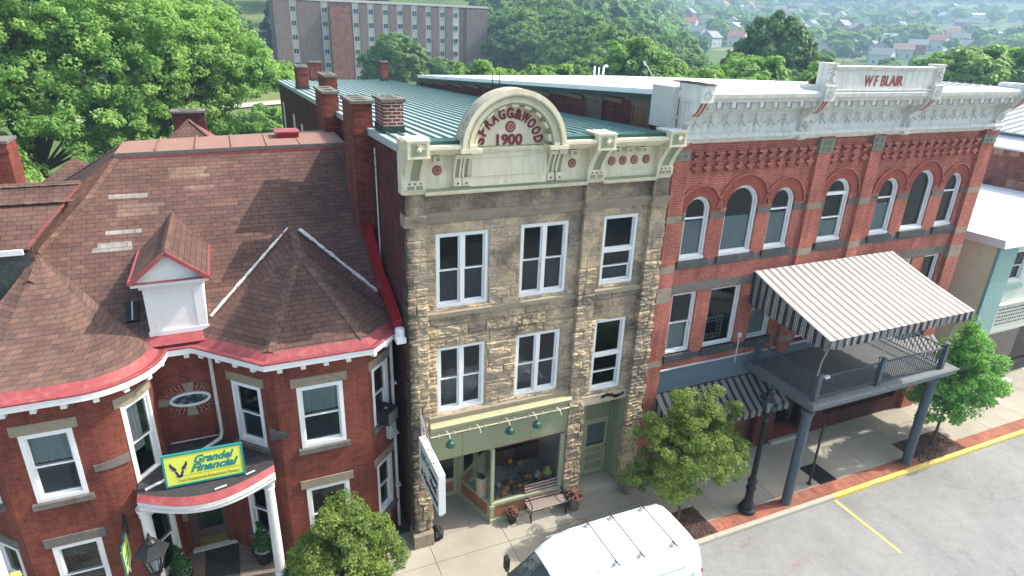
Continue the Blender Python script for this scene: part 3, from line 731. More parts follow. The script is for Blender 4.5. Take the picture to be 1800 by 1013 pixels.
rock_sheet('stone_wall', lambda u, z, h: (u, -h, z), grid(8.76, 10.4, .024, [o[0] for o in opsR] + [o[1] for o in opsR]), grid(3.8, 10.4, .022, [o[2] for o in opsR] + [o[3] for o in opsR]), opsR, SB, M['rock'], 8, ampA)
def pier(x0, x1, y0, ys, z0, z1, seed, amp):
    L = ys - y0; W = x1 - x0
    def pl(u, z, h):
        if u < L: return (x0 - h, ys - u, z) if u > 0 else (x0, ys, z)
        if u <= L + W: 
            q = u - L; x = x0 + q
            if q < 1e-6: x = x0 - h * .7
            if q > W - 1e-6: x = x1 + h * .7
            return (x, y0 - h, z)
        return (x1 + h, y0 + (u - L - W), z)
    us = sorted(list(np.linspace(0, L, max(3, int(L / .03)))) + list(np.linspace(L, L + W, int(W / .024)))[1:] + list(np.linspace(L + W, L + W + L, max(3, int(L / .03))))[1:])
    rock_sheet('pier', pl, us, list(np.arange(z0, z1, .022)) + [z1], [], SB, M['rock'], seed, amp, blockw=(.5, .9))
pa = lambda u, z: .015 if z > 9.0 else (.035 if z > 8.2 else .09)
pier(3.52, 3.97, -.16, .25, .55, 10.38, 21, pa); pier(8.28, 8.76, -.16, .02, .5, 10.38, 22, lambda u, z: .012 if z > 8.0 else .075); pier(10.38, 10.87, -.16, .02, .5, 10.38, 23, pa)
# pier bases
for (x0, x1, hz) in ((3.44, 4.02, .5), (8.22, 8.80, .3), (10.34, 10.92, .42)):
    mb = MB(); mb.prism([(-.26, -.02), (-.28, .03), (-.27, hz - .08), (-.2, hz), (.2, hz + .02), (.2, -.02)], 'x', x0, x1)
    mb.build('pier_base', M['sandstone_trim'], SB)
# opening reveals, stone core strips, mouldings
mb = MB()
for (a, b, p, q) in WO['w']:
    mb.poly([(a, 0, p), (a, .22, p), (a, .22, q), (a, 0, q)]); mb.poly([(b, 0, p), (b, 0, q), (b, .22, q), (b, .22, p)]); mb.poly([(a, 0, p), (b, 0, p), (b, .22, p), (a, .22, p)]); mb.poly([(a, 0, q), (a, .22, q), (b, .22, q), (b, 0, q)])
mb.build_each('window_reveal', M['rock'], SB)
mb = MB()
for x0, x1 in ((3.99, 8.26), (8.79, 10.36)):
    mb.prism([(.02, 9.62), (-.03, 9.62), (-.05, 9.68), (-.10, 9.80), (-.12, 9.88), (.02, 9.90)], 'x', x0, x1)
    mb.prism([(.02, 7.15), (-.11, 7.15), (-.12, 7.27), (-.03, 7.30), (.02, 7.30)], 'x', x0, x1)
for x0, x1 in ((3.47, 4.0), (8.25, 8.79), (10.35, 10.89)):
    mb.prism([(.2, 9.6), (-.18, 9.6), (-.19, 9.66), (-.24, 9.80), (-.26, 9.88), (.2, 9.9)], 'x', x0, x1)
mb.prism([(.02, 4.06), (-.10, 4.06), (-.11, 4.20), (-.02, 4.24), (.02, 4.24)], 'x', 3.99, 8.26)
mb.build_each('stone_moulding', M['sandstone_trim'], SB)
mb = MB(); mb.box(8.80, 10.36, -.06, .3, 3.50, 3.80); mb.build('door_lintel', M['cream_wear'], SB)
cw = [(0, 1, 0, .48, 'curtain')]
fy = lambda u, z, d: (u, d, z)
SCR = [(0, 1, 0, .5, 'screen')]
Ws = [window(SB, fy, *WO['w'][0], 'pair', fr=.09, d0=.03, curtain=SCR), window(SB, fy, *WO['w'][1], 'pair', fr=.09, d0=.03, curtain=SCR), window(SB, fy, *WO['w'][2], 'trans', fr=.09, d0=.03, curtain=[(0, 1, 0, .25, 'screen')]),
      window(SB, fy, *WO['w'][3], 'pair', fr=.09, d0=.03, curtain=SCR), window(SB, fy, *WO['w'][4], 'pair', fr=.09, d0=.03, curtain=SCR), window(SB, fy, *WO['w'][5], 'trans', fr=.09, d0=.03)]
# party walls, rear wall, floors seen through glass
RZ = lambda y: 11.5 - .0374 * y
mb = MB()
mb.poly([(3.5, 0.02, 0), (3.5, 33, 0), (3.5, 33, RZ(33)), (3.5, 0.02, RZ(0))]); mb.poly([(3.5, 33, 0), (10.93, 33, 0), (10.93, 33, RZ(33)), (3.5, 33, RZ(33))])
for (y0, y1) in ((30.2, 31.0), (24.0, 24.7), (20.2, 20.8), (16.4, 17)):  # white window slots in the flank
    mb.box(3.46, 3.5, y0, y1, 7.0, 9.1, 1)
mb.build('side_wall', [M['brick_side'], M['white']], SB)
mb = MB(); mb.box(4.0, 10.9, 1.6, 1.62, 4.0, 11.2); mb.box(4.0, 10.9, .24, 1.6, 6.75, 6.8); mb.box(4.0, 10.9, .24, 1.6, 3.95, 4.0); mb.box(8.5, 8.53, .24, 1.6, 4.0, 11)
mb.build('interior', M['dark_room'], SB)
# roof with standing seams running front to back
mb = MB()
mb.poly([(3.42, .02, RZ(.02) + .02), (10.94, .02, RZ(.02) + .02), (10.94, 33.1, RZ(33.1) + .02), (3.42, 33.1, RZ(33.1) + .02)])
mb.poly([(3.42, .02, RZ(.02) - .16), (3.42, 33.1, RZ(33.1) - .16), (3.42, 33.1, RZ(33.1) + .02), (3.42, .02, RZ(.02) + .02)], 0)
x = 3.62
while x < 10.9:
    mb.prism([(x - .012, 0), (x + .012, 0), (x + .012, .05), (x - .012, .05)], 'y', 0, 1) if False else mb.hexa([(x - .012, .1, RZ(.1) + .02), (x + .012, .1, RZ(.1) + .02), (x + .012, 33, RZ(33) + .02), (x - .012, 33, RZ(33) + .02), (x - .012, .1, RZ(.1) + .065), (x + .012, .1, RZ(.1) + .065), (x + .012, 33, RZ(33) + .065), (x - .012, 33, RZ(33) + .065)], 1)
    x += .295
M['seam'] = paint('green_roof_seam', (.12, .22, .205), .45, .1, 2)
roof = mb.build('roof', [M['copper_roof'], M['seam']], SB)
mb = MB()
for x0, x1 in ((3.99, 4.80), (7.36, 8.26), (8.74, 10.37)): mb.box(x0, x1, -.42, .05, 11.52, 11.62)
mb.build_each('gutter', M['green_gutter'], SB)

def chimney(parent, x0, x1, y0, y1, zb, zt, mat, cap=.05, flues=3, flash=None, bands=(), axis='y'):
    mb = MB(); mb.box(x0, x1, y0, y1, zb, zt - .08)
    for z, e in bands: mb.box(x0 - e, x1 + e, y0 - e, y1 + e, z, z + .08)
    o = mb.build('chimney', M[mat], parent)
    c = MB(); a, b, p, q = x0 - cap, x1 + cap, y0 - cap, y1 + cap
    # cap slab with real flue holes
    n = flues; L = q - p; hw = (b - a) * .26; xc = (a + b) / 2; cells = [p]
    c.box(a, xc - hw, p, q, zt - .08, zt); c.box(xc + hw, b, p, q, zt - .08, zt)
    seg = L / (2 * n + 1)
    for i in range(n + 1): c.box(xc - hw, xc + hw, p + seg * 2 * i, p + seg * (2 * i + 1), zt - .079, zt - .001)
    c.build('chimney_cap', M['stone_grey'], o)
    d = MB(); d.box(xc - hw, xc + hw, p + seg, q - seg, zt - .075, zt - .06); d.build('flue', M['black'], o)
    if flash: f_ = MB(); f_.box(x0 - .02, x1 + .02, y0 - .02, y1 + .02, flash - .05, flash + .2); f_.build('flashing', M['flashing'], o)
    return o
chimney(SB, 3.06, 3.58, 3.35, 4.9, 7.2, 12.1, 'brick_chim', bands=((11.22, .03), (10.62, .02))); 
chimney(SB, 3.57, 4.08, 1.98, 2.95, 10.9, 12.28, 'brick_white_mortar', flash=11.42, flues=2)
chimney(SB, 3.02, 3.52, 8.5, 10.4, 8.2, 11.85, 'brick_chim', bands=((11.0, .03), (10.6, .025)), flues=2)
chimney(SB, 3.66, 4.12, 12.4, 14.2, 10.6, 12.08, 'brick_chim', flash=11.0, bands=((11.7, .02),), flues=3)
chimney(SB, 3.60, 4.10, 21.4, 23.0, 10.3, 11.85, 'brick_chim', flash=10.68, bands=((11.5, .03),), flues=3)
chimney(SB, 5.40, 6.15, 31.4, 32.2, 10.0, 11.55, 'brick_chim', flash=10.3, flues=2)
chimney(SB, 10.0, 10.42, 30.8, 31.4, 10.0, 11.65, 'brick_chim', flash=10.36, bands=((11.3, .03),), flues=1)
# lead downpipe on the flank and roof wire posts
mb = MB(); mb.tube([(3.46, 2.6, 7.9), (3.44, 2.6, 11.0)], .02, 6); mb.build('conduit', M['white_peel'], SB)

r = thing('wire_posts', 'two thin dark rods standing on the green roof against the brick flank', 'rods', (10.85, 12.5, RZ(12.5)))
for y in (12.1, 12.9): mb = MB(); mb.tube([(10.84, y, RZ(y)), (10.84, y, RZ(y) + 1.25)], .018, 6); mb.build('rod', M['rust'], r)
# ---- painted metal cornice
CN = MB()
CN.box(3.9, 10.5, -.08, .0, 10.42, 11.52)                                     # frieze sheet
for x0, x1 in ((3.98, 8.26), (8.74, 10.38)):
    CN.prism([(0, 10.34), (-.20, 10.34), (-.235, 10.375), (-.235, 10.40), (-.20, 10.425), (-.14, 10.425), (-.12, 10.50), (0, 10.50)], 'x', x0, x1)
for x0, x1 in ((3.98, 5.10), (7.06, 8.26), (8.74, 10.38)):
    CN.prism([(0, 11.27), (-.34, 11.30), (-.36, 11.36), (-.50, 11.38), (-.52, 11.44), (-.60, 11.46), (-.60, 11.535), (0, 11.56)], 'x', x0, x1)
for x in (4.26, 7.77, 9.02, 9.40, 9.82): CN.box(x - .09, x + .09, -.32, -.08, 11.14, 11.27)
cornice = CN.build('cornice', M['cream'], SB)
mb = MB()
for x0, x1 in ((3.98, 8.26), (8.74, 10.38)): mb.box(x0, x1, -.165, -.13, 10.43, 10.495)
for x in (4.26, 7.77, 9.02, 9.40, 9.82): mb.box(x - .05, x + .05, -.328, -.1, 11.16, 11.24)
mb.build_each('green_trim', M['sage'], cornice)
n_r = 120
mb = MB()                                                                  # rope moulding
for (x0, x1) in ((3.98, 8.26), (8.74, 10.38)):
    x = x0; mb = MB()
    while x < x1 - .05: mb.bar((x, -.24, 10.36), (x + .05, -.24, 10.41), .02, .02); x += .045
    mb.build('rope_moulding', M['cream'], cornice)
def rosette(x, z, y, r, parent, a='maroon', b='pinkred'):
    d = MB(); d.tube([(x, y + .02, z), (x, y - .015, z)], r, 20, 0); 
    for k in range(14):
        an = k * math.pi / 7; d.bar((x + .28 * r * math.cos(an), y - .02, z + .28 * r * math.sin(an)), (x + .8 * r * math.cos(an), y - .02, z + .8 * r * math.sin(an)), r * .16, .03, 1)
    d.tube([(x, y, z), (x, y - .035, z)], r * .2, 12, 1); d.build('rosette', [M[a], M[b]], parent)
for x in (4.30, 7.84, 9.0, 9.34, 9.69, 10.06): rosette(x, 10.90, -.08, .115, cornice)
def scroll(t_, x0, x1, z0, z1, y0, y1, side=1.0):
    """outline of an S-curved bracket in (y, z)"""
    P = []
    for i in range(13):
        s_ = i / 12; y = y0 + (y1 - y0) * (s_ ** 1.8 * .85 + .15 * math.sin(s_ * math.pi / 2)); P.append((y, z0 + (z1 - z0) * s_))
    return P
def big_bracket(x0, x1):
    b = MB(); P = scroll(0, 0, 0, 10.66, 11.30, -.2, -.60); W = x1 - x0; e = .13
    for (a, c, oy) in ((x0, x0 + e, 0), (x1 - e, x1, 0)): b.prism([(0.0, 10.66)] + P + [(0.0, 11.30)], 'x', a, c)
    b.prism([(0.0, 10.38), (-.16, 10.38), (-.2, 10.46), (-.235, 10.50), (-.235, 10.70), (-.2, 10.72), (0.0, 10.72)], 'x', x0 - .01, x1 + .01)
    b.box(x0 - .015, x1 + .015, -.635, 0.0, 11.30, 11.66); b.box(x0 - .03, x1 + .03, -.65, 0.0, 11.29, 11.325); b.box(x0 - .03, x1 + .03, -.65, .02, 11.655, 11.69)
    o = b.build('bracket', M['cream'], cornice)
    g = MB(); Pg = [(y + .025, z) for y, z in P]; g.prism([(0.0, 10.66)] + Pg + [(0.0, 11.30)], 'x', x0 + e, x1 - e); g.box(x0 + .06, x1 - .06, -.645, -.63, 11.35, 11.62); 
    g.box(x0 + .05, (x0 + x1) / 2 - .02, -.242, -.23, 10.51, 10.6); g.box((x0 + x1) / 2 + .02, x1 - .05, -.242, -.23, 10.51, 10.6)
    g.build('green_inset', M['sage'], o)
    s_ = MB(); cx = (x0 + x1) / 2
    for k in range(16):
        an = k * math.pi / 8 + .2; s_.bar((cx + .05 * math.cos(an), -.655, 11.485 + .05 * math.sin(an)), (cx + .145 * math.cos(an), -.648, 11.485 + .125 * math.sin(an)), .016, .014)
    s_.lathe([(.06, 0), (.055, .02), (.03, .045), (0.005, .055)], (0, 0, 0), 12)
    s_.v = [((p[0] + cx, -.645 - p[2], 11.485 + p[1]) if i >= 16 * 8 else p) for i, p in enumerate(s_.v)]
    s_.build('sunburst', M['cream'], o)
    m_ = MB()
    for k in (-1, 0, 1): m_.tube([(cx + k * .13, -.22, 10.655), (cx + k * .13, -.255, 10.655)], .022, 8)
    m_.build('stud', M['maroon'], o)
    p_ = MB(); rg = random.Random(int(x0 * 10))
    for k in range(40):
        x = rg.uniform(x0, x1); y = rg.uniform(-.62, -.02); s1 = rg.uniform(.02, .05); p_.obox((x, y, 11.695), (1, rg.uniform(-1, 1), .1), (0, 1, .2), (0, 0, 1), s1, s1 * .6, .006)
    p_.build('peeling_paint', M['white_peel'], o)
big_bracket(3.50, 3.97); big_bracket(8.25, 8.73); big_bracket(10.37, 10.86)
mb = MB(); mb.prism([(.12, 10.40), (-.18, 10.40), (-.25, 10.6), (-.22, 10.9), (-.4, 11.3), (-.45, 11.66), (.12, 11.66)], 'x', 3.43, 3.50); mb.build('cornice_end', M['cream'], cornice)
def small_bracket(x0, x1):
    b = MB(); P = [(y, z) for y, z in scroll(0, 0, 0, 10.70, 11.24, -.15, -.34)]; e = .05
    for a, c in ((x0, x0 + e), (x1 - e, x1)): b.prism([(0, 10.70)] + P + [(0, 11.24)], 'x', a, c)
    b.box(x0 - .01, x1 + .01, -.37, 0, 11.20, 11.29); b.box(x0, x1, -.22, 0, 10.53, 10.72); o = b.build('bracket', M['cream'], cornice)
    g = MB(); g.prism([(0, 10.70)] + [(y + .02, z) for y, z in P] + [(0, 11.24)], 'x', x0 + e, x1 - e); g.build('green_inset', M['sage'], o)
    m_ = MB(); m_.tube([((x0 + x1) / 2, -.2, 10.6), ((x0 + x1) / 2, -.24, 10.6)], .024, 8); m_.build('stud', M['maroon'], o)
for a, b in ((4.67, 4.86), (4.885, 5.07), (7.10, 7.28), (7.335, 7.53)): small_bracket(a, b)
mb = MB(); mb.box(5.07, 7.08, -.20, -.06, 10.50, 11.42); o = mb.build('name_panel', M['cream'], cornice)
mb = MB()
for (a, b, p, q) in ((5.10, 7.02, 10.74, 10.77), (5.10, 7.02, 11.18, 11.21), (5.10, 5.13, 10.77, 11.18), (6.99, 7.02, 10.77, 11.18)): mb.box(a, b, -.225, -.20, p, q)
mb.prism([(-.19, 11.28), (-.24, 11.30), (-.27, 11.37), (-.27, 11.41), (-.19, 11.42)], 'x', 5.07, 7.08)
mb.build('panel_moulding', M['cream'], o)
# ---- round pediment
AC = (6.055, 11.42); NA_ = 40
def arc_pts(r, n=NA_, a0=0.0, a1=math.pi): return [(AC[0] - r * math.cos(a0 + (a1 - a0) * i / n), AC[1] + r * math.sin(a0 + (a1 - a0) * i / n)) for i in range(n + 1)]
PED = MB()
def archband(mb, r0, r1, y0, y1, mat=0, n=NA_):
    A = arc_pts(r0, n); B = arc_pts(r1, n)
    for i in range(n):
        for (P0, P1, rev) in ((A, A, 1),): pass
        a0, a1, b0, b1 = A[i], A[i + 1], B[i], B[i + 1]
        mb.poly([(a0[0], y0, a0[1]), (a1[0], y0, a1[1]), (b1[0], y0, b1[1]), (b0[0], y0, b0[1])], mat)
        mb.poly([(a0[0], y1, a0[1]), (b0[0], y1, b0[1]), (b1[0], y1, b1[1]), (a1[0], y1, a1[1])], mat)
        mb.poly([(b0[0], y0, b0[1]), (b1[0], y0, b1[1]), (b1[0], y1, b1[1]), (b0[0], y1, b0[1])], mat)
        mb.poly([(a0[0], y0, a0[1]), (a0[0], y1, a0[1]), (a1[0], y1, a1[1]), (a1[0], y0, a1[1])], mat)
archband(PED, 1.20, 1.315, -.62, -.08); archband(PED, 1.13, 1.20, -.58, -.1); archband(PED, 1.02, 1.13, -.52, -.1)
PED.box(4.70, 5.22, -.64, -.08, 11.36, 11.45); PED.box(6.93, 7.42, -.64, -.08, 11.36, 11.45)
ped = PED.build('round_pediment', M['cream'], SB)
mb = MB(); archband(mb, 1.145, 1.165, -.60, -.55); archband(mb, .985, 1.02, -.5, -.4); mb.build_each('green_trim', M['sage'], ped)
mb = MB()
for i in range(64):
    an = math.pi * (i + .5) / 64; mb.obox((AC[0] - 1.195 * math.cos(an), -.60, AC[1] + 1.195 * math.sin(an)), (math.sin(an), 0, math.cos(an)), (0, 1, 0), (-math.cos(an), 0, math.sin(an)), .012, .02, .02)
mb.build('bead_moulding', M['cream'], ped)
mb = MB(); P = [(a, b) for a, b in arc_pts(1.05)]
mb.poly([(p[0], -.18, p[1]) for p in P]); mb.poly([(p[0], -.02, p[1]) for p in P][::-1]); mb.box(5.0, 7.1, -.18, -.02, 11.36, 11.43)
mb.build('tympanum', M['cream'], ped)
mb = MB()
for i in range(9):
    an = math.radians(12 + 156 * i / 8); mb.obox((AC[0] - .965 * math.cos(an), -.33, AC[1] + .965 * math.sin(an)), (math.sin(an), 0, math.cos(an)), (0, 1, 0), (-math.cos(an), 0, math.sin(an)), .085, .15, .045)
mb.build_each('modillion', M['cream'], ped)
mb = MB()   # rusted, flaking sheet metal on top of the arch
archband(mb, 1.316, 1.325, -.60, -.10, 0, 60); mb.build('rusted_top', M['cream_wear'], ped)
mb = MB(); lt = "SPRAGG&WOOD"; n = len(lt)
for i, ch in enumerate(lt):
    an = math.radians(168 - (156) * i / (n - 1)); rad = .66; c = Vector((AC[0] + rad * math.cos(an), -.185, AC[1] - .02 + rad * math.sin(an)))
    up = Vector((math.cos(an), 0, math.sin(an))); rt = Vector((math.sin(an), 0, -math.cos(an)))
    text_mesh('lettering', ch, .32, c, rt, up, M['maroon'], ped, .022, align='CENTER', bold=.011, width=.20 if ch in 'W&' else .165)
text_mesh('lettering', "1900", .34, (AC[0] - .03, -.185, 11.45), (1, 0, 0), (0, 0, 1), M['maroon'], ped, .022, align='CENTER', bold=.010, width=.66)
rosette(AC[0] + .02, 11.86, -.18, .13, ped)

# ---- shopfront
SF = MB()
SF.prism([(0, 3.95), (-.30, 3.97), (-.32, 4.02), (-.26, 4.04), (0, 4.05)], 'x', 3.98, 8.26)
SF.prism([(0, 3.58), (-.12, 3.58), (-.16, 3.66), (-.12, 3.74), (-.22, 3.86), (-.24, 3.95), (0, 3.95)], 'x', 3.98, 8.26)
shop = SF.build('shopfront', M['olive'], SB)
mb = MB()
for i, (x0, x1) in enumerate(((3.99, 4.93), (4.94, 7.02), (7.03, 8.25))): mb.box(x0, x1, -.13, -.05, 2.80, 3.575)
mb.build_each('fascia', M['sage'], shop)
mb = MB(); mb.box(5.9, 8.2, -.10, 0, 2.73, 2.80); mb.build('red_bead', M['maroon'], shop)
mb = MB()
for (x, y, w) in ((5.90, -.02, .10), (8.17, -.02, .14)): mb.box(x - w / 2, x + w / 2, y - w / 2, y + w / 2, .0, 2.8)
mb.box(5.86, 8.2, -.10, .06, .66, .74); mb.box(5.80, 5.96, -.14, .02, .58, .68); mb.box(5.82, 8.2, -.11, .04, 0, .14); mb.box(5.86, 8.2, -.06, .0, .14, .66)
# side light running back into the recess
a = Vector((5.88, 0, 0)); b = Vector((5.42, 1.45, 0))
for (z0, z1, w) in ((.66, .74, .12), (0, .14, .1), (2.6, 2.8, .08)):
    mb.bar(a + Vector((0, 0, (z0 + z1) / 2)), b + Vector((0, 0, (z0 + z1) / 2)), w, z1 - z0)
mb.bar(a + Vector((0, .0, .40)), b + Vector((0, 0, .40)), .05, .55); mb.bar(b, b + Vector((0, 0, 2.8)), .1)
mb.build('window_frame', M['sage_light'], shop)
mb = MB(); mb.box(5.98, 8.1, -.072, -.06, .20, .58); d = (b - a).normalized()
mb.bar(a + d * .12 + Vector((-.035, 0, .40)), b - d * .12 + Vector((-.035, 0, .40)), .02, .36); mb.build('panel', M['terracotta'], shop)
mb = MB(); mb.poly([(5.95, 0, .74), (8.1, 0, .74), (8.1, 0, 2.73), (5.95, 0, 2.73)]); mb.poly([(5.87, .05, .74), (5.43, 1.42, .74), (5.43, 1.42, 2.6), (5.87, .05, 2.6)])
mb.build('display_glass', M['glass_clear'], shop, autouv=False)
M['display_cloth'] = paint('grey_blue_display_cloth', (.42, .46, .48), .9, .3, 4)
mb = MB(); mb.poly([(5.9, .02, .72), (8.2, .02, .72), (8.2, 1.5, .72), (5.44, 1.5, .72)]); mb.box(8.19, 8.22, 0, 1.5, .7, 2.8); 
mb.build('display_floor', M['display_cloth'], shop)
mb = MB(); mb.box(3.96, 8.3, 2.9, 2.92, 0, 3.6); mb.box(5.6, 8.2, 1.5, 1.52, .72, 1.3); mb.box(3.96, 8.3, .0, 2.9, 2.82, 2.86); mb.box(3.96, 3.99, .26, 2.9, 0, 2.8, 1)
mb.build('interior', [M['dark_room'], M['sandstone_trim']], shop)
mb = MB(); mb.box(3.98, 5.9, -.02, 2.9, -.015, .012); mb.build('recess_floor', M['walk'], shop)
# shop door set back in the recess
DR = MB(); DR.box(4.42, 4.52, 1.44, 1.54, .0, 2.8); DR.box(5.32, 5.40, 1.44, 1.54, .0, 2.8); DR.box(3.98, 5.42, 1.44, 1.54, 2.35, 2.8)
DR.box(4.55, 4.66, 1.47, 1.52, .06, 2.32); DR.box(5.20, 5.31, 1.47, 1.52, .06, 2.32); DR.box(4.66, 5.20, 1.47, 1.52, .06, .25); DR.box(4.66, 5.20, 1.47, 1.52, .62, .76); DR.box(4.66, 5.20, 1.47, 1.52, 2.2, 2.32); DR.box(3.99, 4.42, 1.46, 1.5, 0, .8)
dr = DR.build('shop_door', M['olive'], shop)
mb = MB(); mb.box(4.66, 5.20, 1.485, 1.505, .25, .62); mb.build('door_panel', M['terracotta'], dr); mb = MB(); mb.poly([(4.66, 1.49, .76), (5.2, 1.49, .76), (5.2, 1.49, 2.2), (4.66, 1.49, 2.2)]); mb.poly([(3.99, 1.49, .8), (4.42, 1.49, .8), (4.42, 1.49, 2.35), (3.99, 1.49, 2.35)]); mb.build('door_glass', M['glass'], dr, autouv=False)
# ---- stair door with cream and green panels
SD = MB(); Y = .62
for (x0, x1, z0, z1) in ((9.22, 9.34, .25, 3.0), (10.24, 10.36, .25, 3.0), (9.34, 10.24, 2.36, 2.46), (9.34, 10.24, 2.98, 3.06), (9.22, 10.4, 3.04, 3.5)): SD.box(x0, x1, Y - .04, Y + .1, z0, z1)
SD.box(8.78, 9.22, Y - .02, Y + .1, .25, 3.5, 0); stair = SD.build('door_frame', M['olive'], SB)
mb = MB(); mb.box(8.79, 8.84, .0, .7, .25, 3.5); mb.box(10.31, 10.36, .0, .7, .25, 3.5); mb.box(10.24, 10.31, Y - .08, Y - .03, .25, 3.0); mb.build_each('door_reveal', M['sage'], stair)
DL = MB()
for (x0, x1, z0, z1) in ((9.36, 9.46, .27, 2.34), (10.12, 10.22, .27, 2.34), (9.46, 10.12, 2.24, 2.34), (9.46, 10.12, 1.30, 1.40), (9.46, 10.12, 1.02, 1.10), (9.46, 10.12, .72, .80), (9.46, 10.12, .27, .45)): DL.box(x0, x1, Y, Y + .05, z0, z1)
dl = DL.build('door', M['olive'], SB)
mb = MB()
for z0, z1 in ((1.10, 1.30), (.80, 1.02), (.45, .72)): mb.box(9.46, 10.12, Y + .02, Y + .04, z0, z1)
mb.box(9.34, 10.24, Y + .02, Y + .04, 2.46, 2.98); mb.build_each('door_panel', M['sage'], dl)
mb = MB(); mb.poly([(9.46, Y + .02, 1.40), (10.12, Y + .02, 1.40), (10.12, Y + .02, 2.24), (9.46, Y + .02, 2.24)]); mb.build('door_glass', M['glass'], dl, autouv=False)
mb = MB(); sheet(mb, fy, 9.46, 10.12, 1.4, 2.24, Y + .08, .02, 9); mb.build('curtain', M['curtain_w'], dl)
mb = MB(); mb.tube([(10.17, Y - .05, 1.32), (10.17, Y, 1.32)], .03, 8); mb.build('handle', M['brass'], dl)
mb = MB(); mb.box(9.4, 10.3, 1.1, 1.12, .2, 3.4); mb.build('interior', M['dark_room'], SB)
mb = MB(); mb.box(8.80, 10.42, -.10, .75, -.02, .22); mb.build('door_step', M['kerb'], SB)
mb = MB(); mb.box(8.84, 10.3, Y - .3, Y + .1, 3.49, 3.52); mb.build('soffit', M['olive'], SB)
mb = MB(); rg = random.Random(3)       # hollow where the lintel has rotted
for i in range(14): mb.obox((9.45 + i * .055, -.07, 3.70 + .05 * math.sin(i * .5) - .002 * i), (1, 0, rg.uniform(-.3, .3)), (0, 1, 0), (0, 0, 1), .05, .012, rg.uniform(.02, .06))
mb.build('rotted_hole', M['dark_room'], SB)

# ---- goods in the display window
def tagmesh(parent, x, y, z, a=0.0, w=.12, h=.20):
    m = MB(); m.obox((x, y, z), (math.cos(a), 0, math.sin(a)), (0, 1, .25), (-math.sin(a), -.25, math.cos(a)), w / 2, .004, h / 2); m.build('price_tag', M['orange'], parent)
def good(name, label, cat, x, y, z, fn, tagp=None):
    r = thing(name, label, cat, (x, y, z), 'antiques in the shop window'); fn(r, x, y, z)
    if tagp: tagmesh(r, x + tagp[0], y + tagp[1], z + tagp[2], tagp[3])
    return r
def lat(mat, prof, n=18, nm='body'):
    def f(r, x, y, z): m = MB(); m.lathe(prof, (x, y, z), n); m.build(nm, M[mat], r)
    return f
def crock(r, x, y, z): m = MB(); m.lathe([(.19, 0), (.205, .03), (.205, .62), (.22, .64), (.22, .68), (.185, .68), (.18, .04), (.02, .04)], (x, y, z), 24); m.build('body', M['ceramic'], r)
good('stoneware_crock', 'tall open cream stoneware crock at the left end of the shop window', 'crock', 5.80, .50, .72, crock, (-.02, -.215, .36, .1))
good('green_tin', 'dark green domed tin beside the cream crock in the shop window', 'tin', 6.02, .24, .72, lat('green_tin', [(.16, 0), (.17, .05), (.17, .26), (.13, .36), (.04, .40), (.01, .40)]))
def lantern(m1):
    def f(r, x, y, z):
        m = MB(); m.lathe([(.09, 0), (.09, .06), (.05, .08), (.05, .10)], (x, y, z), 14); m.lathe([(.05, .26), (.09, .30), (.05, .36), (.01, .42)], (x, y, z), 14)
        for k in range(4): m.bar((x + .06 * math.cos(k * 1.57), y + .06 * math.sin(k * 1.57), z + .08), (x + .06 * math.cos(k * 1.57), y + .06 * math.sin(k * 1.57), z + .28), .01)
        m.build('frame', M[m1], r); g = MB(); g.lathe([(.045, .10), (.06, .18), (.045, .26)], (x, y, z), 12); g.build('globe', M['enamel'], r)
    return f
good('lantern', 'pale grey lantern with a pointed top standing behind the corner post', 'lantern', 6.28, .35, .72, lantern('enamel'))
good('lantern', 'rusty brown lantern with an orange tag low in the window corner', 'lantern', 6.33, .14, .72, lantern('wood_brown'), (.02, -.1, .2, .1))
def skillet(r, x, y, z):
    m = MB(); m.lathe([(.13, 0), (.16, .05), (.15, .05), (.12, .012), (.01, .012)], (x, y, z), 18); m.bar((x + .15, y, z + .04), (x + .4, y + .04, z + .08), .03, .015); m.build('body', M['black'], r)
good('skillet', 'flat black pan with a long handle on a pale stand in the window', 'pan', 6.62, .55, .80, skillet, (.12, -.08, .1, 1.2))
def kettle(r, x, y, z):
    m = MB(); m.lathe([(.13, 0), (.17, .06), (.16, .16), (.09, .22), (.02, .24), (.02, .27)], (x, y, z), 18); m.tube([(x + .14, y, z + .1), (x + .22, y, z + .16), (x + .24, y, z + .2)], .02, 8); m.tube([(x - .1, y, z + .2), (x - .06, y, z + .33), (x + .06, y, z + .33), (x + .1, y, z + .2)], .012, 6); m.build('body', M['black'], r)
good('kettle', 'round black kettle with an orange tag in the middle of the shop window', 'kettle', 7.15, .40, .95, kettle, (.03, -.14, .16, .3))
def crate(r, x, y, z):
    m = MB()
    for k in range(4):
        m.box(x - .2, x + .2, y - .14, y - .12, z + .02 + k * .05, z + .06 + k * .05); m.box(x - .2, x + .2, y + .12, y + .14, z + .02 + k * .05, z + .06 + k * .05)
        m.box(x - .2, x - .18, y - .12, y + .12, z + .02 + k * .05, z + .06 + k * .05); m.box(x + .18, x + .2, y - .12, y + .12, z + .02 + k * .05, z + .06 + k * .05)
    m.box(x - .2, x + .2, y - .13, y + .13, z, z + .015); m.build('slats', M['wood_old'], r)
good('slatted_crate', 'low slatted wooden crate with a tag, at the front of the shop window', 'crate', 6.86, .2, .72, crate, (.02, -.1, .27, 1.0))
def books(r, x, y, z):
    m = MB()
    for k in range(4): m.obox((x, y, z + .02 + k * .04), (1, .1 * k - .15, 0), (-(.1 * k - .15), 1, 0), (0, 0, 1), .15, .10, .018, k % 2)
    m.build('books', [M['brass'], M['maroon']], r)
good('book_stack', 'stack of old books with a tag between the crate and the bench', 'books', 7.30, .16, .72, books, (0, -.12, .2, .9))
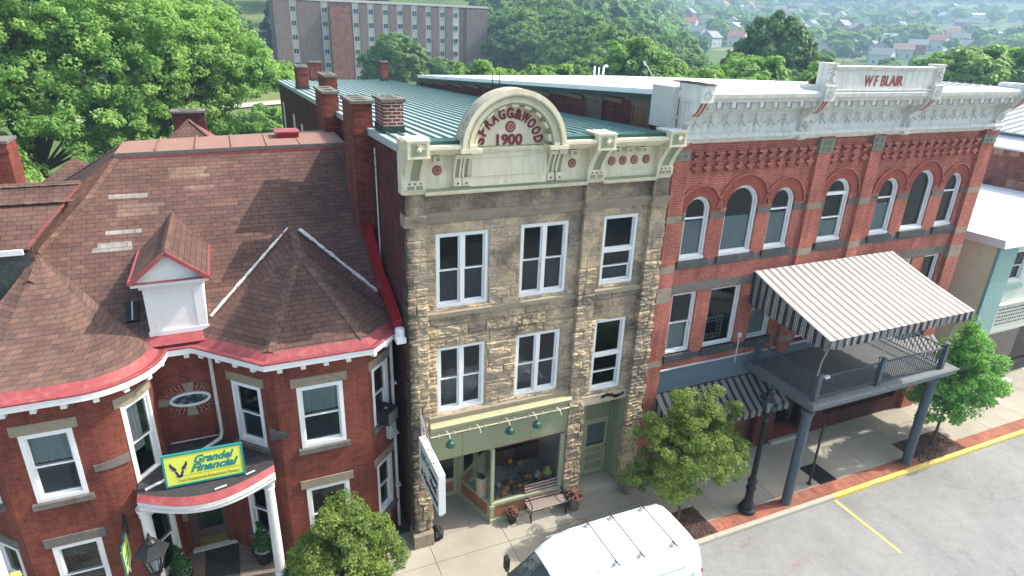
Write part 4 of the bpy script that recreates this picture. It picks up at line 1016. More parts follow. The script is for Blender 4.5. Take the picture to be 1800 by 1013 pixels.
good('brown_jug', 'squat brown glazed jug with an upright orange tag', 'jug', 7.52, .24, .72, lat('wood_brown', [(.09, 0), (.13, .06), (.12, .15), (.05, .2), (.05, .24)]), (0, -.14, .12, 0))
good('tool_box', 'dark red tin toolbox with a flat orange tag behind the bench', 'toolbox', 7.83, .20, .72, lambda r, x, y, z: (lambda m: (m.box(x - .17, x + .17, y - .09, y + .09, z, z + .13), m.prism([(y - .09, z + .13), (y, z + .19), (y + .09, z + .13)], 'x', x - .17, x + .17), m.bar((x - .08, y, z + .2), (x + .08, y, z + .2), .02), m.build('body', M['maroon'], r)))(MB()), (.0, -.12, .2, 1.5))
def pail(r, x, y, z):
    m = MB(); m.lathe([(.12, 0), (.16, .1), (.17, .24), (.155, .24), (.12, .03), (.01, .03)], (x, y, z), 18); m.build('body', M['enamel'], r); c = MB(); c.lathe([(.16, .24), (.13, .29), (.08, .36), (.06, .44), (.01, .47)], (x, y, z), 14); c.build('cloth', M['yellow_sign'], r)
good('enamel_pail', 'pale blue pail filled with a yellow cloth at the right end of the window', 'pail', 7.98, .42, .74, pail)
def chairx(r, x, y, z):
    m = MB(); m.box(x - .2, x + .2, y - .18, y + .18, z + .40, z + .43)
    for sx in (-1, 1):
        for sy in (-1, 1): m.bar((x + sx * .17, y + sy * .15, z), (x + sx * .17, y + sy * .15, z + (.42 if sy < 0 else .85)), .03)
    for k in range(4): m.box(x - .17, x + .17, y + .14, y + .16, z + .5 + k * .09, z + .55 + k * .09)
    m.build('frame', M['wood_dark'], r)
good('wooden_chair', 'dark slat-backed wooden chair with hanging tags at the back of the window', 'chair', 6.98, 1.05, .72, chairx, (-.1, -.17, .62, .1))
good('bowl', 'green and white enamel bowl lying in the shop window', 'bowl', 6.72, .36, .78, lat('sage_light', [(.05, 0), (.14, .05), (.15, .07), (.13, .06), (.04, .015), (.01, .015)]), (-.18, -.08, .06, .4))
good('candlestick', 'short black candlestick with a tilted orange tag behind the corner post', 'candlestick', 6.48, .30, .72, lat('black', [(.07, 0), (.07, .02), (.02, .04), (.02, .22), (.045, .24), (.03, .28), (.01, .28)]), (.02, -.08, .22, .8))
good('sad_iron', 'small rusty flat iron with an orange tag near the slatted crate', 'iron', 7.02, .22, .72, lat('rust', [(.09, 0), (.10, .04), (.06, .09), (.03, .11), (.03, .15), (.01, .16)]), (.02, -.10, .2, -.5))
good('copper_pot', 'round brown pot with a tag low at the back of the shop window', 'pot', 7.38, .58, .72, lat('terracotta', [(.08, 0), (.15, .08), (.15, .16), (.10, .22), (.11, .24), (.09, .24), (.01, .10)]), (.0, -.16, .25, .2))
good('storage_jar', 'grey-white glazed storage jar between the kettle and the blue pail', 'jar', 7.66, .46, .72, lat('bone', [(.09, 0), (.12, .06), (.12, .22), (.07, .28), (.08, .31), (.01, .33)]), (.05, -.13, .2, .4))
good('picture_frame', 'unfolded picture frame with a small orange tag leaning at the dark rear of the window', 'frame', 7.35, .95, .72, lambda r, x, y, z: (lambda m: (m.box(x - .2, x + .2, y, y + .02, z, z + .04), m.box(x - .2, x + .2, y, y + .02, z + .46, z + .5), m.box(x - .2, x - .16, y, y + .02, z + .04, z + .46), m.box(x + .16, x + .2, y, y + .02, z + .04, z + .46), m.build('frame', M['wood_brown'], r)))(MB()), (-.1, -.02, .42, .2))

# ---- gooseneck lamps over the fascia: three shades, two bare arms
lab = ['leftmost dark green shade lamp over the shop fascia, above the entrance', 'green shade lamp over the middle of the shop window', 'rightmost green shade lamp over the shop window']
k = 0
for x in (4.38, 5.25, 6.12, 6.95, 7.72):
    shade = x in (4.38, 6.12, 6.95)
    r = thing('wall_lamp' if shade else 'lamp_arm', lab[k] if shade else ('bare lamp arm without shade, left of centre on the shop fascia' if x < 6 else 'bare lamp arm without shade at the right end of the shop fascia'), 'wall lamp', (x, -.24, 3.84), 'lamps over the shop fascia')
    m = MB(); m.tube([(x, -.24, 3.84), (x + .02, -.36, 3.90), (x + .05, -.52, 3.84), (x + .06, -.56, 3.74)], .014, 6); m.build('arm', M['cream'], r)
    if shade:
        k += 1; m = MB(); m.lathe([(.135, -.17), (.13, -.12), (.10, -.05), (.04, -.01), (.03, .05)], (x + .06, -.56, 3.72), 16); m.build('shade', M['green_gutter'], r)
        m = MB(); m.lathe([(.005, -.17), (.03, -.15), (.04, -.12), (.03, -.08)], (x + .06, -.56, 3.72), 10); m.build('bulb', M['white'], r)
mb = MB(); mb.tube([(3.98, -.27, 3.73), (8.2, -.27, 3.73)], .018, 6)
for x in np.arange(4.2, 8.2, .45): mb.box(x - .02, x + .02, -.3, -.2, 3.70, 3.76)
mb.build('conduit', M['cream'], shop)

# ---- projecting shop sign by the left pier
sx = 3.72
PS = thing('projecting_sign', 'white two-sided box sign with green and black lettering hung on the left stone pier', 'sign', (sx, -.3, 3.0))
ya_, yb_, za_, zb2 = -.36, -2.06, 2.74, 3.88
mb = MB(); mb.box(sx - .08, sx + .08, yb_, ya_, za_, zb2); mb.build('sign_box', M['white_clean'], PS)
mb = MB(); mb.box(sx - .09, sx + .09, yb_ - .02, yb_ + .02, za_ - .02, zb2 + .02); mb.box(sx - .09, sx + .09, ya_ - .02, ya_ + .02, za_ - .02, zb2 + .02); mb.box(sx - .09, sx + .09, yb_ + .02, ya_ - .02, zb2, zb2 + .03); mb.box(sx - .09, sx + .09, yb_ + .02, ya_ - .02, za_ - .03, za_); mb.box(sx - .05, sx + .05, yb_ + .05, yb_ + .15, za_ - .13, za_ - .03); mb.build('trim', M['white'], PS)
mb = MB(); mb.box(sx - .02, sx + .02, -.36, -.16, 3.7, 4.3); mb.bar((sx, -.24, 4.6), (sx, -1.7, 3.9), .012); mb.bar((sx, -.24, 4.6), (sx, -1.0, 3.9), .012); mb.box(sx - .03, sx + .03, -.3, -.2, 4.1, 4.45); mb.build('bracket', M['steel'], PS)
mb = MB(); rg = random.Random(4)
for i in range(26): mb.obox((sx + rg.uniform(-.06, .06), rg.uniform(yb_, ya_), zb2 + .032), (0, 1, 0), (1, 0, 0), (0, 0, 1), rg.uniform(.01, .05), rg.uniform(.004, .012), .002)
mb.build('rust_flake', M['rust'], PS)
for side in (-1, 1):
    ux = (0, -1, 0) if side < 0 else (0, 1, 0); xx = sx + side * .082
    ya = ya_ - .06 if side < 0 else yb_ + .06; s_ = -1 if side < 0 else 1
    text_mesh('lettering', "Jean's", .46, (xx, ya + s_ * .06, 3.42), ux, (0, 0, 1), M['green_ink'], PS, .006, shear=.35, bold=.006, width=.62)
    text_mesh('lettering', "Country", .28, (xx, ya + s_ * .70, 3.47), ux, (0, 0, 1), M['ink'], PS, .006, bold=.012, width=.86)
    text_mesh('lettering', "Nook", .28, (xx, ya + s_ * .88, 3.16), ux, (0, 0, 1), M['ink'], PS, .006, bold=.012, width=.60)
    text_mesh('lettering', "& Hardware", .28, (xx, ya + s_ * .06, 2.86), ux, (0, 0, 1), M['ink'], PS, .006, bold=.012, width=1.48)
tb = thing('refuse_bag', 'crumpled black bag lying behind the white hanging sign at the shop entrance', 'bag', (4.15, -.05, 0))
m = MB(); rg = random.Random(8); prof = [(.18, .0), (.24, .08), (.22, .2), (.12, .3), (.04, .36)]
m.lathe(prof, (4.15, -.0, .012), 14, 0, False); m.v = [(p[0] + rg.uniform(-.03, .03), p[1] + rg.uniform(-.03, .03), p[2] + (rg.uniform(-.02, .02) if p[2] > .03 else 0)) for p in m.v]; m.build('bag', M['van_dark'], tb)
# ================================================================ red brick building with the long bone-coloured cornice
BB = thing('brick_commercial_building', 'long red brick building with seven round-headed windows, bone cornice and slate blue porch', 'building', (10.95, 0, 0))
fy = lambda u, z, d: (u, d, z)
fB = lambda u, z, d: (u + 10.95, d, z)
AR = [(11.67, 12.58, 7.80, 9.72, 9.27), (13.13, 14.37, 7.80, 9.95, 9.33), (14.89, 15.83, 7.82, 9.78, 9.31), (17.14, 18.20, 7.83, 9.93, 9.40), (19.57, 20.52, 7.83, 9.80, 9.33), (21.10, 22.27, 7.85, 9.98, 9.40), (22.89, 23.80, 7.86, 9.80, 9.35)]
SQ = [(11.64, 12.57, 4.68, 6.74), (13.09, 14.33, 4.68, 6.74), (14.89, 15.83, 4.68, 6.74), (19.57, 20.52, 4.68, 6.74), (21.10, 22.27, 4.68, 6.74), (22.89, 23.80, 4.68, 6.74)]
BD = (17.14, 18.20, 3.95, 6.60)
W = 13.75
ops = [(a - 10.95, b - 10.95, p, q, q - s) for a, b, p, q, s in AR] + [(a - 10.95, b - 10.95, p, q, 0) for a, b, p, q in SQ + [BD]]
mb = MB(); panel_wall(mb, fB, W, 4.12, 11.35, ops, .26)
mb.build('brick_wall', M['brick_blair'], BB)
# ground floor: brick, shop windows, recessed doorway
gops = [(1.2, 3.2, .65, 2.35, 0), (6.12, 7.71, .0, 2.75, 0), (8.6, 12.6, .65, 2.35, 0), (4.2, 5.2, .0, 2.4, 0)]
mb = MB(); panel_wall(mb, fB, W, 0.0, 3.36, gops, .35); 
mb.box(10.95, 24.8, .02, .1, 3.30, 4.3)
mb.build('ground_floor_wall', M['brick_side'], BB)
mb = MB()
for (a, b) in ((12.15, 14.15), (19.55, 23.55)):
    mb.poly([(a, .3, .65), (b, .3, .65), (b, .3, 2.35), (a, .3, 2.35)])
mb.poly([(17.1, .75, 0), (18.6, .75, 0), (18.6, .75, 2.7), (17.1, .75, 2.7)]); mb.build_each('shop_glass', M['glass'], BB)
mb = MB()
for a, b in ((12.15, 14.15), (19.55, 23.55)):
    mb.box(a, b, .22, .32, .65, .73); mb.box(a, b, .22, .32, 2.28, 2.35); n = int((b - a) / 1.0)
    for i in range(n + 1): x = a + (b - a) * i / n; mb.box(x - .04, x + .04, .21, .33, .73, 2.28)
mb.box(17.07, 17.2, .65, .8, 0, 2.75); mb.box(18.5, 18.66, .65, .8, 0, 2.75); mb.box(17.2, 18.5, .7, .8, 2.1, 2.2); mb.box(17.8, 17.9, .7, .8, 0, 2.1)
mb.box(15.16, 16.14, .25, .32, .0, 2.4); mb.build('shop_frame', M['wood_brown'], BB)
M['redfloor'] = paint('red_quarry_tile', (.28, .075, .045), .6, .2, 5)
mb = MB(); mb.box(17.07, 18.66, .0, .8, 0, .13); mb.build('doorway_floor', M['redfloor'], BB)
mb = MB(); mb.box(17.0, 18.72, -.14, .02, 0, .13); mb.build('doorway_sill', M['kerb'], BB)
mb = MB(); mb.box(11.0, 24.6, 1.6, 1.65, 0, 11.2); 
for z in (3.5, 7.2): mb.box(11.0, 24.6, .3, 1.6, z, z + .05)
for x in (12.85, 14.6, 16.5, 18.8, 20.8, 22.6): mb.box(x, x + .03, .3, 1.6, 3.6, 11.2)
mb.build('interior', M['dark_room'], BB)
# lap siding panel above the small awning
mb = MB()
for i in range(5):
    z = 3.36 + i * .152; mb.prism([(0.0, z), (-.045, z), (-.02, z + .152), (0.0, z + .152)], 'x', 11.46, 24.2)
mb.box(11.44, 24.2, -.07, .02, 4.12, 4.17); mb.build('siding', M['slate_siding'], BB)
mb = MB(); mb.box(11.43, 24.2, -.08, .02, 4.168, 4.185); mb.build('flashing', M['white'], BB)
# brick pilasters
for i, (x0, x1) in enumerate(((10.95, 11.45), (16.27, 16.83), (18.55, 19.04), (24.02, 24.70))):
    mb = MB(); mb.box(x0, x1, -.13, .02, 0.0 if i in (0, 3) else 4.0, 10.80); mb.box(x0, x1, -.13, .02, 11.22, 11.34); pl = mb.build('pilaster', M['brick_blair'], BB)
    s_ = MB()
    for (z0, z1) in ((9.04, 9.24), (7.52, 7.74), (6.58, 7.04), (4.40, 4.60), (2.6, 2.8)):
        if z1 < 4 and i in (1, 2): continue
        s_.box(x0 - .004, x1 + .004, -.136, .02, z0, z1)
    s_.build_each('stone_block', M['sandstone_trim'], pl)
    c = MB(); c.box(x0 - .01, x1 + .01, -.15, .02, 10.80, 11.22)
    for sx_ in (-1, 1):
        for sz in (-1, 1):
            cx = (x0 + x1) / 2 + sx_ * .11; cz = 11.01 + sz * .09; c.tube([(cx + .05 * math.cos(a), -.155, cz + .05 * math.sin(a)) for a in np.linspace(0, 5.5, 10)], .016, 6)
    c.build('carved_capital', M['greenstone'], pl)
# stone courses and sills
mb = MB(); md = MB()
for (a, b) in ((11.45, 16.27), (16.83, 18.55), (19.04, 24.02)):
    mb.box(a, b, -.02, .02, 7.54, 7.74)
    mb.box(a, b, -.014, .02, 6.76, 7.05)
    xs = sorted([q for w in AR for q in (w[0], w[1]) if a < q < b]); cuts = [a] + xs + [b]
    for k in range(0, len(cuts) - 1, 2):
        if cuts[k + 1] - cuts[k] > .04: mb.box(cuts[k], cuts[k + 1], -.012, .02, 9.04, 9.22)
mb.build_each('stone_course', M['stone_grey'], BB)
for w in AR: md.box(w[0] - .10, w[1] + .10, -.10, .1, 7.62, w[2] + .002)
for w in SQ: md.box(w[0] - .06, w[1] + .06, -.09, .1, 4.44, 4.68)
md.box(11.45, 15.0, -.03, .02, 4.42, 4.6)
md.build_each('sill', M['stone_dark'], BB)
# brick arches: a radial ring proud of the wall and a thin hood on its outer edge
for (a, b, p, q, s_) in AR:
    c = (a + b) / 2; r0 = (b - a) / 2 + .005; rz0 = q - s_ + .005; wd = .30; N = 26
    mb = MB(); hd = MB()
    def pt(r_, an): return (c - (r0 + r_) * math.cos(an), s_ + (rz0 + r_) * math.sin(an))
    for i in range(N):
        a0, a1 = math.pi * i / N, math.pi * (i + 1) / N; P0, P1, Q0, Q1 = pt(0, a0), pt(0, a1), pt(wd, a0), pt(wd, a1); u0, u1 = (r0 + .15) * a0, (r0 + .15) * a1
        mb.poly([(P0[0], -.022, P0[1]), (P1[0], -.022, P1[1]), (Q1[0], -.022, Q1[1]), (Q0[0], -.022, Q0[1])], 0, [(0, u0), (0, u1), (.3, u1), (.3, u0)])
        mb.poly([(P0[0], -.022, P0[1]), (P0[0], .1, P0[1]), (P1[0], .1, P1[1]), (P1[0], -.022, P1[1])]); mb.poly([(Q0[0], -.022, Q0[1]), (Q1[0], -.022, Q1[1]), (Q1[0], .0, Q1[1]), (Q0[0], .0, Q0[1])])
        H0, H1 = pt(wd + .05, a0), pt(wd + .05, a1)
        lim = [(P[0]) for P in (H0, H1)]
        hd.hexa([(Q0[0], -.065, Q0[1]), (Q1[0], -.065, Q1[1]), (Q1[0], .01, Q1[1]), (Q0[0], .01, Q0[1]), (H0[0], -.065, H0[1]), (H1[0], -.065, H1[1]), (H1[0], .01, H1[1]), (H0[0], .01, H0[1])])
    o = mb.build('brick_arch', M['brick_ring'], BB); hd.build('hood_mould', M['brick_blair'], o)
# stepped brick ornament under the cornice
mb = MB()
def plusrow(x0, x1, n):
    for i in range(n):
        x = x0 + (x1 - x0) * i / (n - 1)
        mb.box(x - .05, x + .05, -.11, .01, 10.44, 10.68); mb.box(x - .14, x - .05, -.11, .01, 10.52, 10.60); mb.box(x + .05, x + .14, -.11, .01, 10.52, 10.60)
        mb.box(x - .14, x + .14, -.12, .01, 10.93, 11.0); mb.box(x - .02, x + .10, -.11, .01, 10.85, 10.93); mb.box(x - .12, x + .03, -.10, .01, 10.775, 10.85)
plusrow(11.78, 16.02, 12); plusrow(17.02, 18.36, 4); plusrow(19.32, 23.8, 12)
mb.build('brick_ornament', M['brick_blair'], BB)
# windows
cur = [('curtain', 8.95), ('curtain', 8.98), ('curtain', 8.95), ('curtain', 8.5), ('curtain', 8.9), None, None]
for w, c_, kd in zip(AR, cur, ('sash', 'fixed', 'sash', 'two', 'sash', 'fixed', 'sash')): arch_window(BB, w[0], w[1], w[2], w[3], w[4], kd, None, c_)
for i, w in enumerate(SQ):
    kd = 'fixed' if i in (1, 4) else 'sash'
    window(BB, fy, *w, kd, fr=.07, d0=.07, curtain=[(0, 1, 0, .48, 'curtain')] if i in (0, 2) else None)
# leaded-glass panel and flowers behind the second lower window
LP = thing('stained_glass_panel', 'pale green leaded glass panel standing inside the wide lower window beside the striped awning', 'glass panel', (13.6, .34, 4.8), None)
mb = MB(); x0, x1, z0, z1 = 13.18, 14.05, 4.80, 5.58
for (a, b, p, q) in ((x0, x1, z0, z0 + .04), (x0, x1, z1 - .04, z1), (x0, x0 + .04, z0, z1), (x1 - .04, x1, z0, z1), (x0 + .18, x1 - .18, z0 + .16, z0 + .18), (x0 + .18, x1 - .18, z1 - .18, z1 - .16), (x0 + .18, x0 + .2, z0 + .16, z1 - .16), (x1 - .2, x1 - .18, z0 + .16, z1 - .16)): mb.box(a, b, .30, .33, p, q)
for k in range(1, 6):
    x = x0 + (x1 - x0) * k / 6; mb.box(x - .01, x + .01, .30, .325, z0, z0 + .17); mb.box(x - .01, x + .01, .30, .325, z1 - .17, z1)
    z = z0 + (z1 - z0) * k / 6; mb.box(x0, x0 + .19, .30, .325, z - .01, z + .01); mb.box(x1 - .19, x1, .30, .325, z - .01, z + .01)
mb.build('frame', M['sage_light'], LP)
# balcony door
mb = MB()
a, b, p, q = BD; mb.box(a, a + .1, .07, .2, p, q); mb.box(b - .1, b, .07, .2, p, q); mb.box(a + .1, b - .1, .07, .2, q - .1, q); mb.box(a + .1, b - .1, .1, .15, p, p + .9); mb.box(a + .1, a + .2, .1, .15, p + .9, q - .1); mb.box(b - .2, b - .1, .1, .15, p + .9, q - .1)
dr = mb.build('balcony_door', M['white'], BB); mb = MB(); mb.poly([(a + .2, .13, p + .9), (b - .2, .13, p + .9), (b - .2, .13, q - .1), (a + .2, .13, q - .1)]); mb.build('door_glass', M['glass'], dr, autouv=False)
# side and rear walls
RB = lambda y: 12.58 - .0576 * y
mb = MB(); mb.poly([(10.95, 0.02, 0), (10.95, 25, 0), (10.95, 25, RB(25)), (10.95, 0.02, RB(0))]); mb.poly([(24.68, 0.02, 0), (24.68, 0.02, RB(0)), (24.68, 25, RB(25)), (24.68, 25, 0)]); mb.poly([(10.95, 25, 0), (24.68, 25, 0), (24.68, 25, RB(25)), (10.95, 25, RB(25))])
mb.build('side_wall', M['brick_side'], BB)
mb = MB(); y = .2
while y < 24.6:
    mb.box(10.90, 10.95, y, min(y + 2.4, 24.9), RB(y) - .42, RB(y) - .30); y += 2.42
mb.hexa([(10.88, .1, RB(0) - .24), (10.96, .1, RB(0) - .24), (10.96, 25, RB(25) - .24), (10.88, 25, RB(25) - .24), (10.88, .1, RB(0) - .10), (10.96, .1, RB(0) - .10), (10.96, 25, RB(25) - .10), (10.88, 25, RB(25) - .10)], 1)
mb.build('eaves_board', [M['wood_old'], M['flashing']], BB)
for (y0, y1, z0, z1) in ((3.80, 4.66, RZ(4) + .02, 12.08), (1.12, 1.95, RZ(1.5) + .02, 12.16)):
    mb = MB(); n = 5
    for i in range(n): a_ = y0 + (y1 - y0) * i / n; mb.box(10.90 + .004 * (i % 2), 10.94, a_ + .006, a_ + (y1 - y0) / n - .006, z0, z1 - .12)
    d_ = mb.build('board_shutter', M['wood_brown'] if y0 < 2 else M['wood_old'], BB)
    m2 = MB(); m2.box(10.86, 10.94, y0 - .12, y1 + .12, z1 - .12, z1); m2.box(10.88, 10.94, y0 - .08, y0 - .01, z0, z1 - .12); m2.box(10.88, 10.94, y1 + .01, y1 + .08, z0, z1 - .12); m2.build('shutter_frame', M['wood_old'], d_)
# roof
mb = MB()
mb.hexa([(10.90, -.05, RB(0) - .10), (24.95, -.05, RB(0) - .10), (24.95, 25.15, RB(25) - .10), (10.90, 25.15, RB(25) - .10), (10.90, -.05, RB(0) + .05), (24.95, -.05, RB(0) + .05), (24.95, 25.15, RB(25) + .05), (10.90, 25.15, RB(25) + .05)])
rf = mb.build('roof', M['white_roof'], BB)
mb = MB()
for k in range(9):
    x = 12.3 + k * 1.5; mb.hexa([(x, .2, RB(.2) + .05), (x + .05, .2, RB(.2) + .05), (x + .05, 25, RB(25) + .05), (x, 25, RB(25) + .05), (x, .2, RB(.2) + .056), (x + .05, .2, RB(.2) + .056), (x + .05, 25, RB(25) + .056), (x, 25, RB(25) + .056)])
mb.build_each('membrane_lap', M['white_roof_d'], rf)
# ---- cornice
C = MB()
C.prism([(0, 11.24), (-.05, 11.24), (-.07, 11.28), (-.18, 11.30), (-.20, 11.36), (-.28, 11.38), (-.30, 11.42), (-.20, 11.50), (-.12, 11.50), (-.12, 12.06), (-.18, 12.08), (-.20, 12.14), (-.20, 12.36), (-.66, 12.38), (-.70, 12.44), (-.78, 12.50), (-.80, 12.60), (-.76, 12.66), (0, 12.68)], 'x', 10.97, 24.66)
cn = C.build('cornice', M['bone'], BB)
mb = MB(); x = 11.44
secs = ((11.36, 15.18), (15.52, 19.62), (19.98, 24.1))
x = 11.0
while x < 24.6: mb.box(x, x + .035, -.292, -.25, 11.385, 11.42); x += .07
mb.build('bead_moulding', M['bone_d'], cn)
mb = MB(); md = MB()
for a, b in secs:
    n = 8; st = (b - a) / n
    for i in range(n):
        x = a + st * (i + .5); md.box(x - .14, x + .14, -.60, -.20, 12.20, 12.37); mb.box(x + .10, x + .22, -.66, -.20, 12.24, 12.378)
mb.build_each('modillion', M['bone'], cn); md.build_each('coffer', M['bone_d'], cn)
# garland relief: ribbons and swags
mb = MB()
for a, b in secs:
    n = 7 if b - a < 4.05 else 8; st = (b - a - .1) / n
    for i in range(n):
        x0 = a + .05 + st * i; pts = [(x0 + st * t_, -.135, 11.92 - .20 * math.sin(math.pi * t_)) for t_ in np.linspace(.06, .94, 9)]
        mb.tube(pts, [.012, .018, .026, .034, .038, .034, .026, .018, .012], 6)
        for k in range(7):
            q = pts[1 + k]; mb.obox((q[0], -.15, q[2] - .02), (1, 0, .6 * (-1) ** k), (0, 1, 0), (-.6 * (-1) ** k, 0, 1), .034, .012, .012)
        for s_ in (-1, 1): mb.tube([(x0, -.13, 11.93), (x0 + .05 * s_, -.14, 11.98), (x0 + .09 * s_, -.13, 11.93), (x0 + .03 * s_, -.13, 11.88)], .012, 5); mb.tube([(x0, -.13, 11.9), (x0 + .03 * s_, -.14, 11.78), (x0 + .01 * s_, -.13, 11.66)], .010, 5)
mb.build('garland_relief', M['bone'], cn)
def bbracket(x0, x1, top=12.78, bl=None, corner=False):
    b = MB(); P = [(-.24, 11.42), (-.22, 11.5), (-.20, 11.62), (-.23, 11.74), (-.32, 11.88), (-.50, 12.02), (-.64, 12.14), (-.74, 12.28), (-.80, 12.40)]
    b.prism([(0, 11.24)] + [(-.20, 11.24), (-.28, 11.32)] + P + [(0, 12.40)], 'x', x0, x1)
    b.box(x0 - .04, x1 + .04, -.90, 0.05, 12.40, top); b.box(x0 - .055, x1 + .055, -.915, .05, top, top + .03)
    o = b.build('bracket', M['bone'], cn)
    r = MB(); w = (x1 - x0)
    for k in range(2):
        xa = x0 + w * (.16 + .40 * k); xb = xa + w * .24
        pr = [(y - .008, z) for y, z in P if z > 11.95] ; inn = [(y + .03, z) for y, z in P if z > 11.95][::-1]; r.prism(pr + inn, 'x', xa, xb)
    r.build('red_stripe', M['rose_stripe'], o)
    s_ = MB(); cx = (x0 + x1) / 2
    for k in range(8):
        an = k * math.pi / 4; s_.tube([(cx + .09 * math.cos(an) + .035 * math.cos(a_), -.905, 12.58 + .09 * math.sin(an) + .035 * math.sin(a_)) for a_ in np.linspace(0, 5.4, 7)], .012, 5)
    rg = random.Random(int(x0))
    for k in range(26):
        z = rg.uniform(11.45, 11.85); x = rg.uniform(x0 + .03, x1 - .03); s_.tube([(x, -.24 - .1 * max(0, z - 11.7), z), (x + rg.uniform(-.05, .05), -.26 - .1 * max(0, z - 11.7), z + .05)], .014, 5)
    s_.build('relief', M['bone_d'], o)
bbracket(10.99, 11.30, 12.80); bbracket(15.20, 15.50); bbracket(19.66, 19.96); bbracket(24.26, 24.62, 12.80)
mb = MB(); mb.box(10.93, 11.36, -.95, .35, 12.832, 12.85)
rg = random.Random(6)
for k in range(60): mb.obox((rg.uniform(10.95, 11.34), rg.uniform(-.9, .3), 12.855), (1, rg.uniform(-1, 1), 0), (0, 1, 0), (0, 0, 1), rg.uniform(.02, .05), rg.uniform(.01, .03), .008)
mb.build('rusted_cap', M['rust'], cn)
mb = MB(); mb.box(10.72, 10.93, -.02, .9, 11.65, 12.72); mb.box(10.70, 10.95, -.04, 0, 11.9, 12.0); mb.build('cornice_return', M['bone_d'], cn)
mb = MB(); mb.box(10.9, 11.5, -.17, .02, 11.10, 11.24); mb.box(24.0, 24.74, -.17, .02, 11.10, 11.24); mb.build('red_course', M['rose_stripe'], cn)
# ---- name parapet
mb = MB(); mb.box(15.52, 19.72, -.72, -.60, 12.68, 13.24); mb.prism([(-.60, 13.22), (-.76, 13.22), (-.80, 13.28), (-.84, 13.31), (-.60, 13.33)], 'x', 15.40, 19.84); mb.box(15.5, 19.74, -.80, -.60, 12.66, 12.70)
npn = mb.build('name_parapet', M['bone'], BB)
mb = MB(); mb.prism([(-.60, 13.20), (-.60, 12.66), (.1, 12.64)], 'x', 15.25, 15.30); mb.prism([(-.60, 13.20), (-.60, 12.66), (.1, 12.64)], 'x', 19.9, 19.95); mb.build('parapet_brace', M['rust'], npn)
for x0, x1 in ((15.20, 15.52), (19.72, 20.0)):
    b = MB(); b.box(x0, x1, -.80, -.45, 12.80, 13.36); b.box(x0 - .02, x1 + .02, -.82, -.43, 13.36, 13.40); o = b.build('parapet_post', M['bone'], npn)
    s_ = MB(); rg = random.Random(int(x0)); 
    for k in range(34):
        x = rg.uniform(x0 + .04, x1 - .04); z = rg.uniform(12.84, 13.3); s_.tube([(x, -.80, z), (x + rg.uniform(-.05, .05), -.825, z + rg.uniform(.01, .06))], .015, 5)
    s_.build('relief', M['bone_d'], o)
lx = 16.82
text_mesh('lettering', "W F", .40, (16.78, -.725, 12.79), (1, 0, 0), (0, 0, 1), M['rose_stripe'], npn, .012, align='LEFT', bold=.010, width=.54)
text_mesh('lettering', "BLAIR", .40, (17.44, -.725, 12.79), (1, 0, 0), (0, 0, 1), M['rose_stripe'], npn, .012, align='LEFT', bold=.010, width=.92)
# ---- upper striped awning over the porch
AW = MB(); N = 40; x0, x1 = 14.56, 20.82; yw, zw, yf, zf = -.14, 7.20, -3.30, 6.25
for i in range(N):
    a = x0 + (x1 - x0) * i / N; b = x0 + (x1 - x0) * (i + 1) / N
    for j in range(8):
        t0, t1 = j / 8, (j + 1) / 8; sg = lambda t_, x: -.05 * math.sin(math.pi * t_) * (.6 + .4 * math.sin(x * 1.3))
        P = lambda x, t_: (x, yw + (yf - yw) * t_, zw + (zf - zw) * t_ + sg(t_, x))
        L = 3.3; AW.poly([P(a, t0), P(a, t1), P(b, t1), P(b, t0)], 0, [(a, -L * t0), (a, -L * t1), (b, -L * t1), (b, -L * t0)], True)
aw = AW.build('awning', M['awn_sun'], BB)
V = MB(); rgv = random.Random(2)
def valance(mb, p0, p1, ztop0, ztop1, drop, u0, wav=.02, scal=.24, N=90):
    p0 = Vector(p0); p1 = Vector(p1); L = (p1 - p0).length; d = (p1 - p0).normalized(); n = Vector((-d.y, d.x, 0))
    prev = None
    for i in range(N + 1):
        s_ = i / N; q = p0 + (p1 - p0) * s_; w_ = n * (wav * math.sin(s_ * L * 19) + .5 * wav * math.sin(s_ * L * 7.3)); zt = ztop0 + (ztop1 - ztop0) * s_; dr = drop * (.93 + .07 * math.cos(2 * math.pi * s_ * L / scal))
        cur = ((q.x, q.y, zt), (q.x + w_.x, q.y + w_.y, zt - dr), u0 + s_ * L)
        if prev: mb.poly([prev[1], cur[1], cur[0], prev[0]], 0, [(prev[2], -drop), (cur[2], -drop), (cur[2], 0), (prev[2], 0)], True)
        prev = cur
valance(V, (x0, yf - .01, 0), (x1, yf - .01, 0), zf, zf, .30, x0); V.build('valance', M['awn_dark'], aw)
V = MB()   # hanging side curtain, deep at the front
for (x, u0) in ((x0, 0), (x1, 0)):
    V2 = MB(); N = 70; prev = None
    for i in range(N + 1):
        s_ = i / N; y = yw + (yf - yw) * s_; zt = zw + (zf - zw) * s_ - .05 * math.sin(math.pi * s_); zb = 6.10 - .22 * s_ + .03 * math.cos(s_ * 3.2 * 26); wx = .03 * math.sin(s_ * 55) + .012 * math.sin(s_ * 23)
        cur = ((x, y, zt), (x + wx, y, zb), s_ * 3.2)
        if prev: V2.poly([prev[1], cur[1], cur[0], prev[0]], 0, [(prev[2], -1), (cur[2], -1), (cur[2], 0), (prev[2], 0)], True)
        prev = cur
    V2.build('side_curtain', M['awn_dark'], aw)
mb = MB()
for x in (x0 + .03, (x0 + x1) / 2, x1 - .03): mb.tube([(x, yw, zw - .08), (x, yf + .02, zf - .06)], .022, 6)
mb.tube([(x0 + .02, yf + .03, zf - .06), (x1 - .02, yf + .03, zf - .06)], .024, 6); mb.tube([(x0, yw, zw - .06), (x1, yw, zw - .06)], .02, 6)
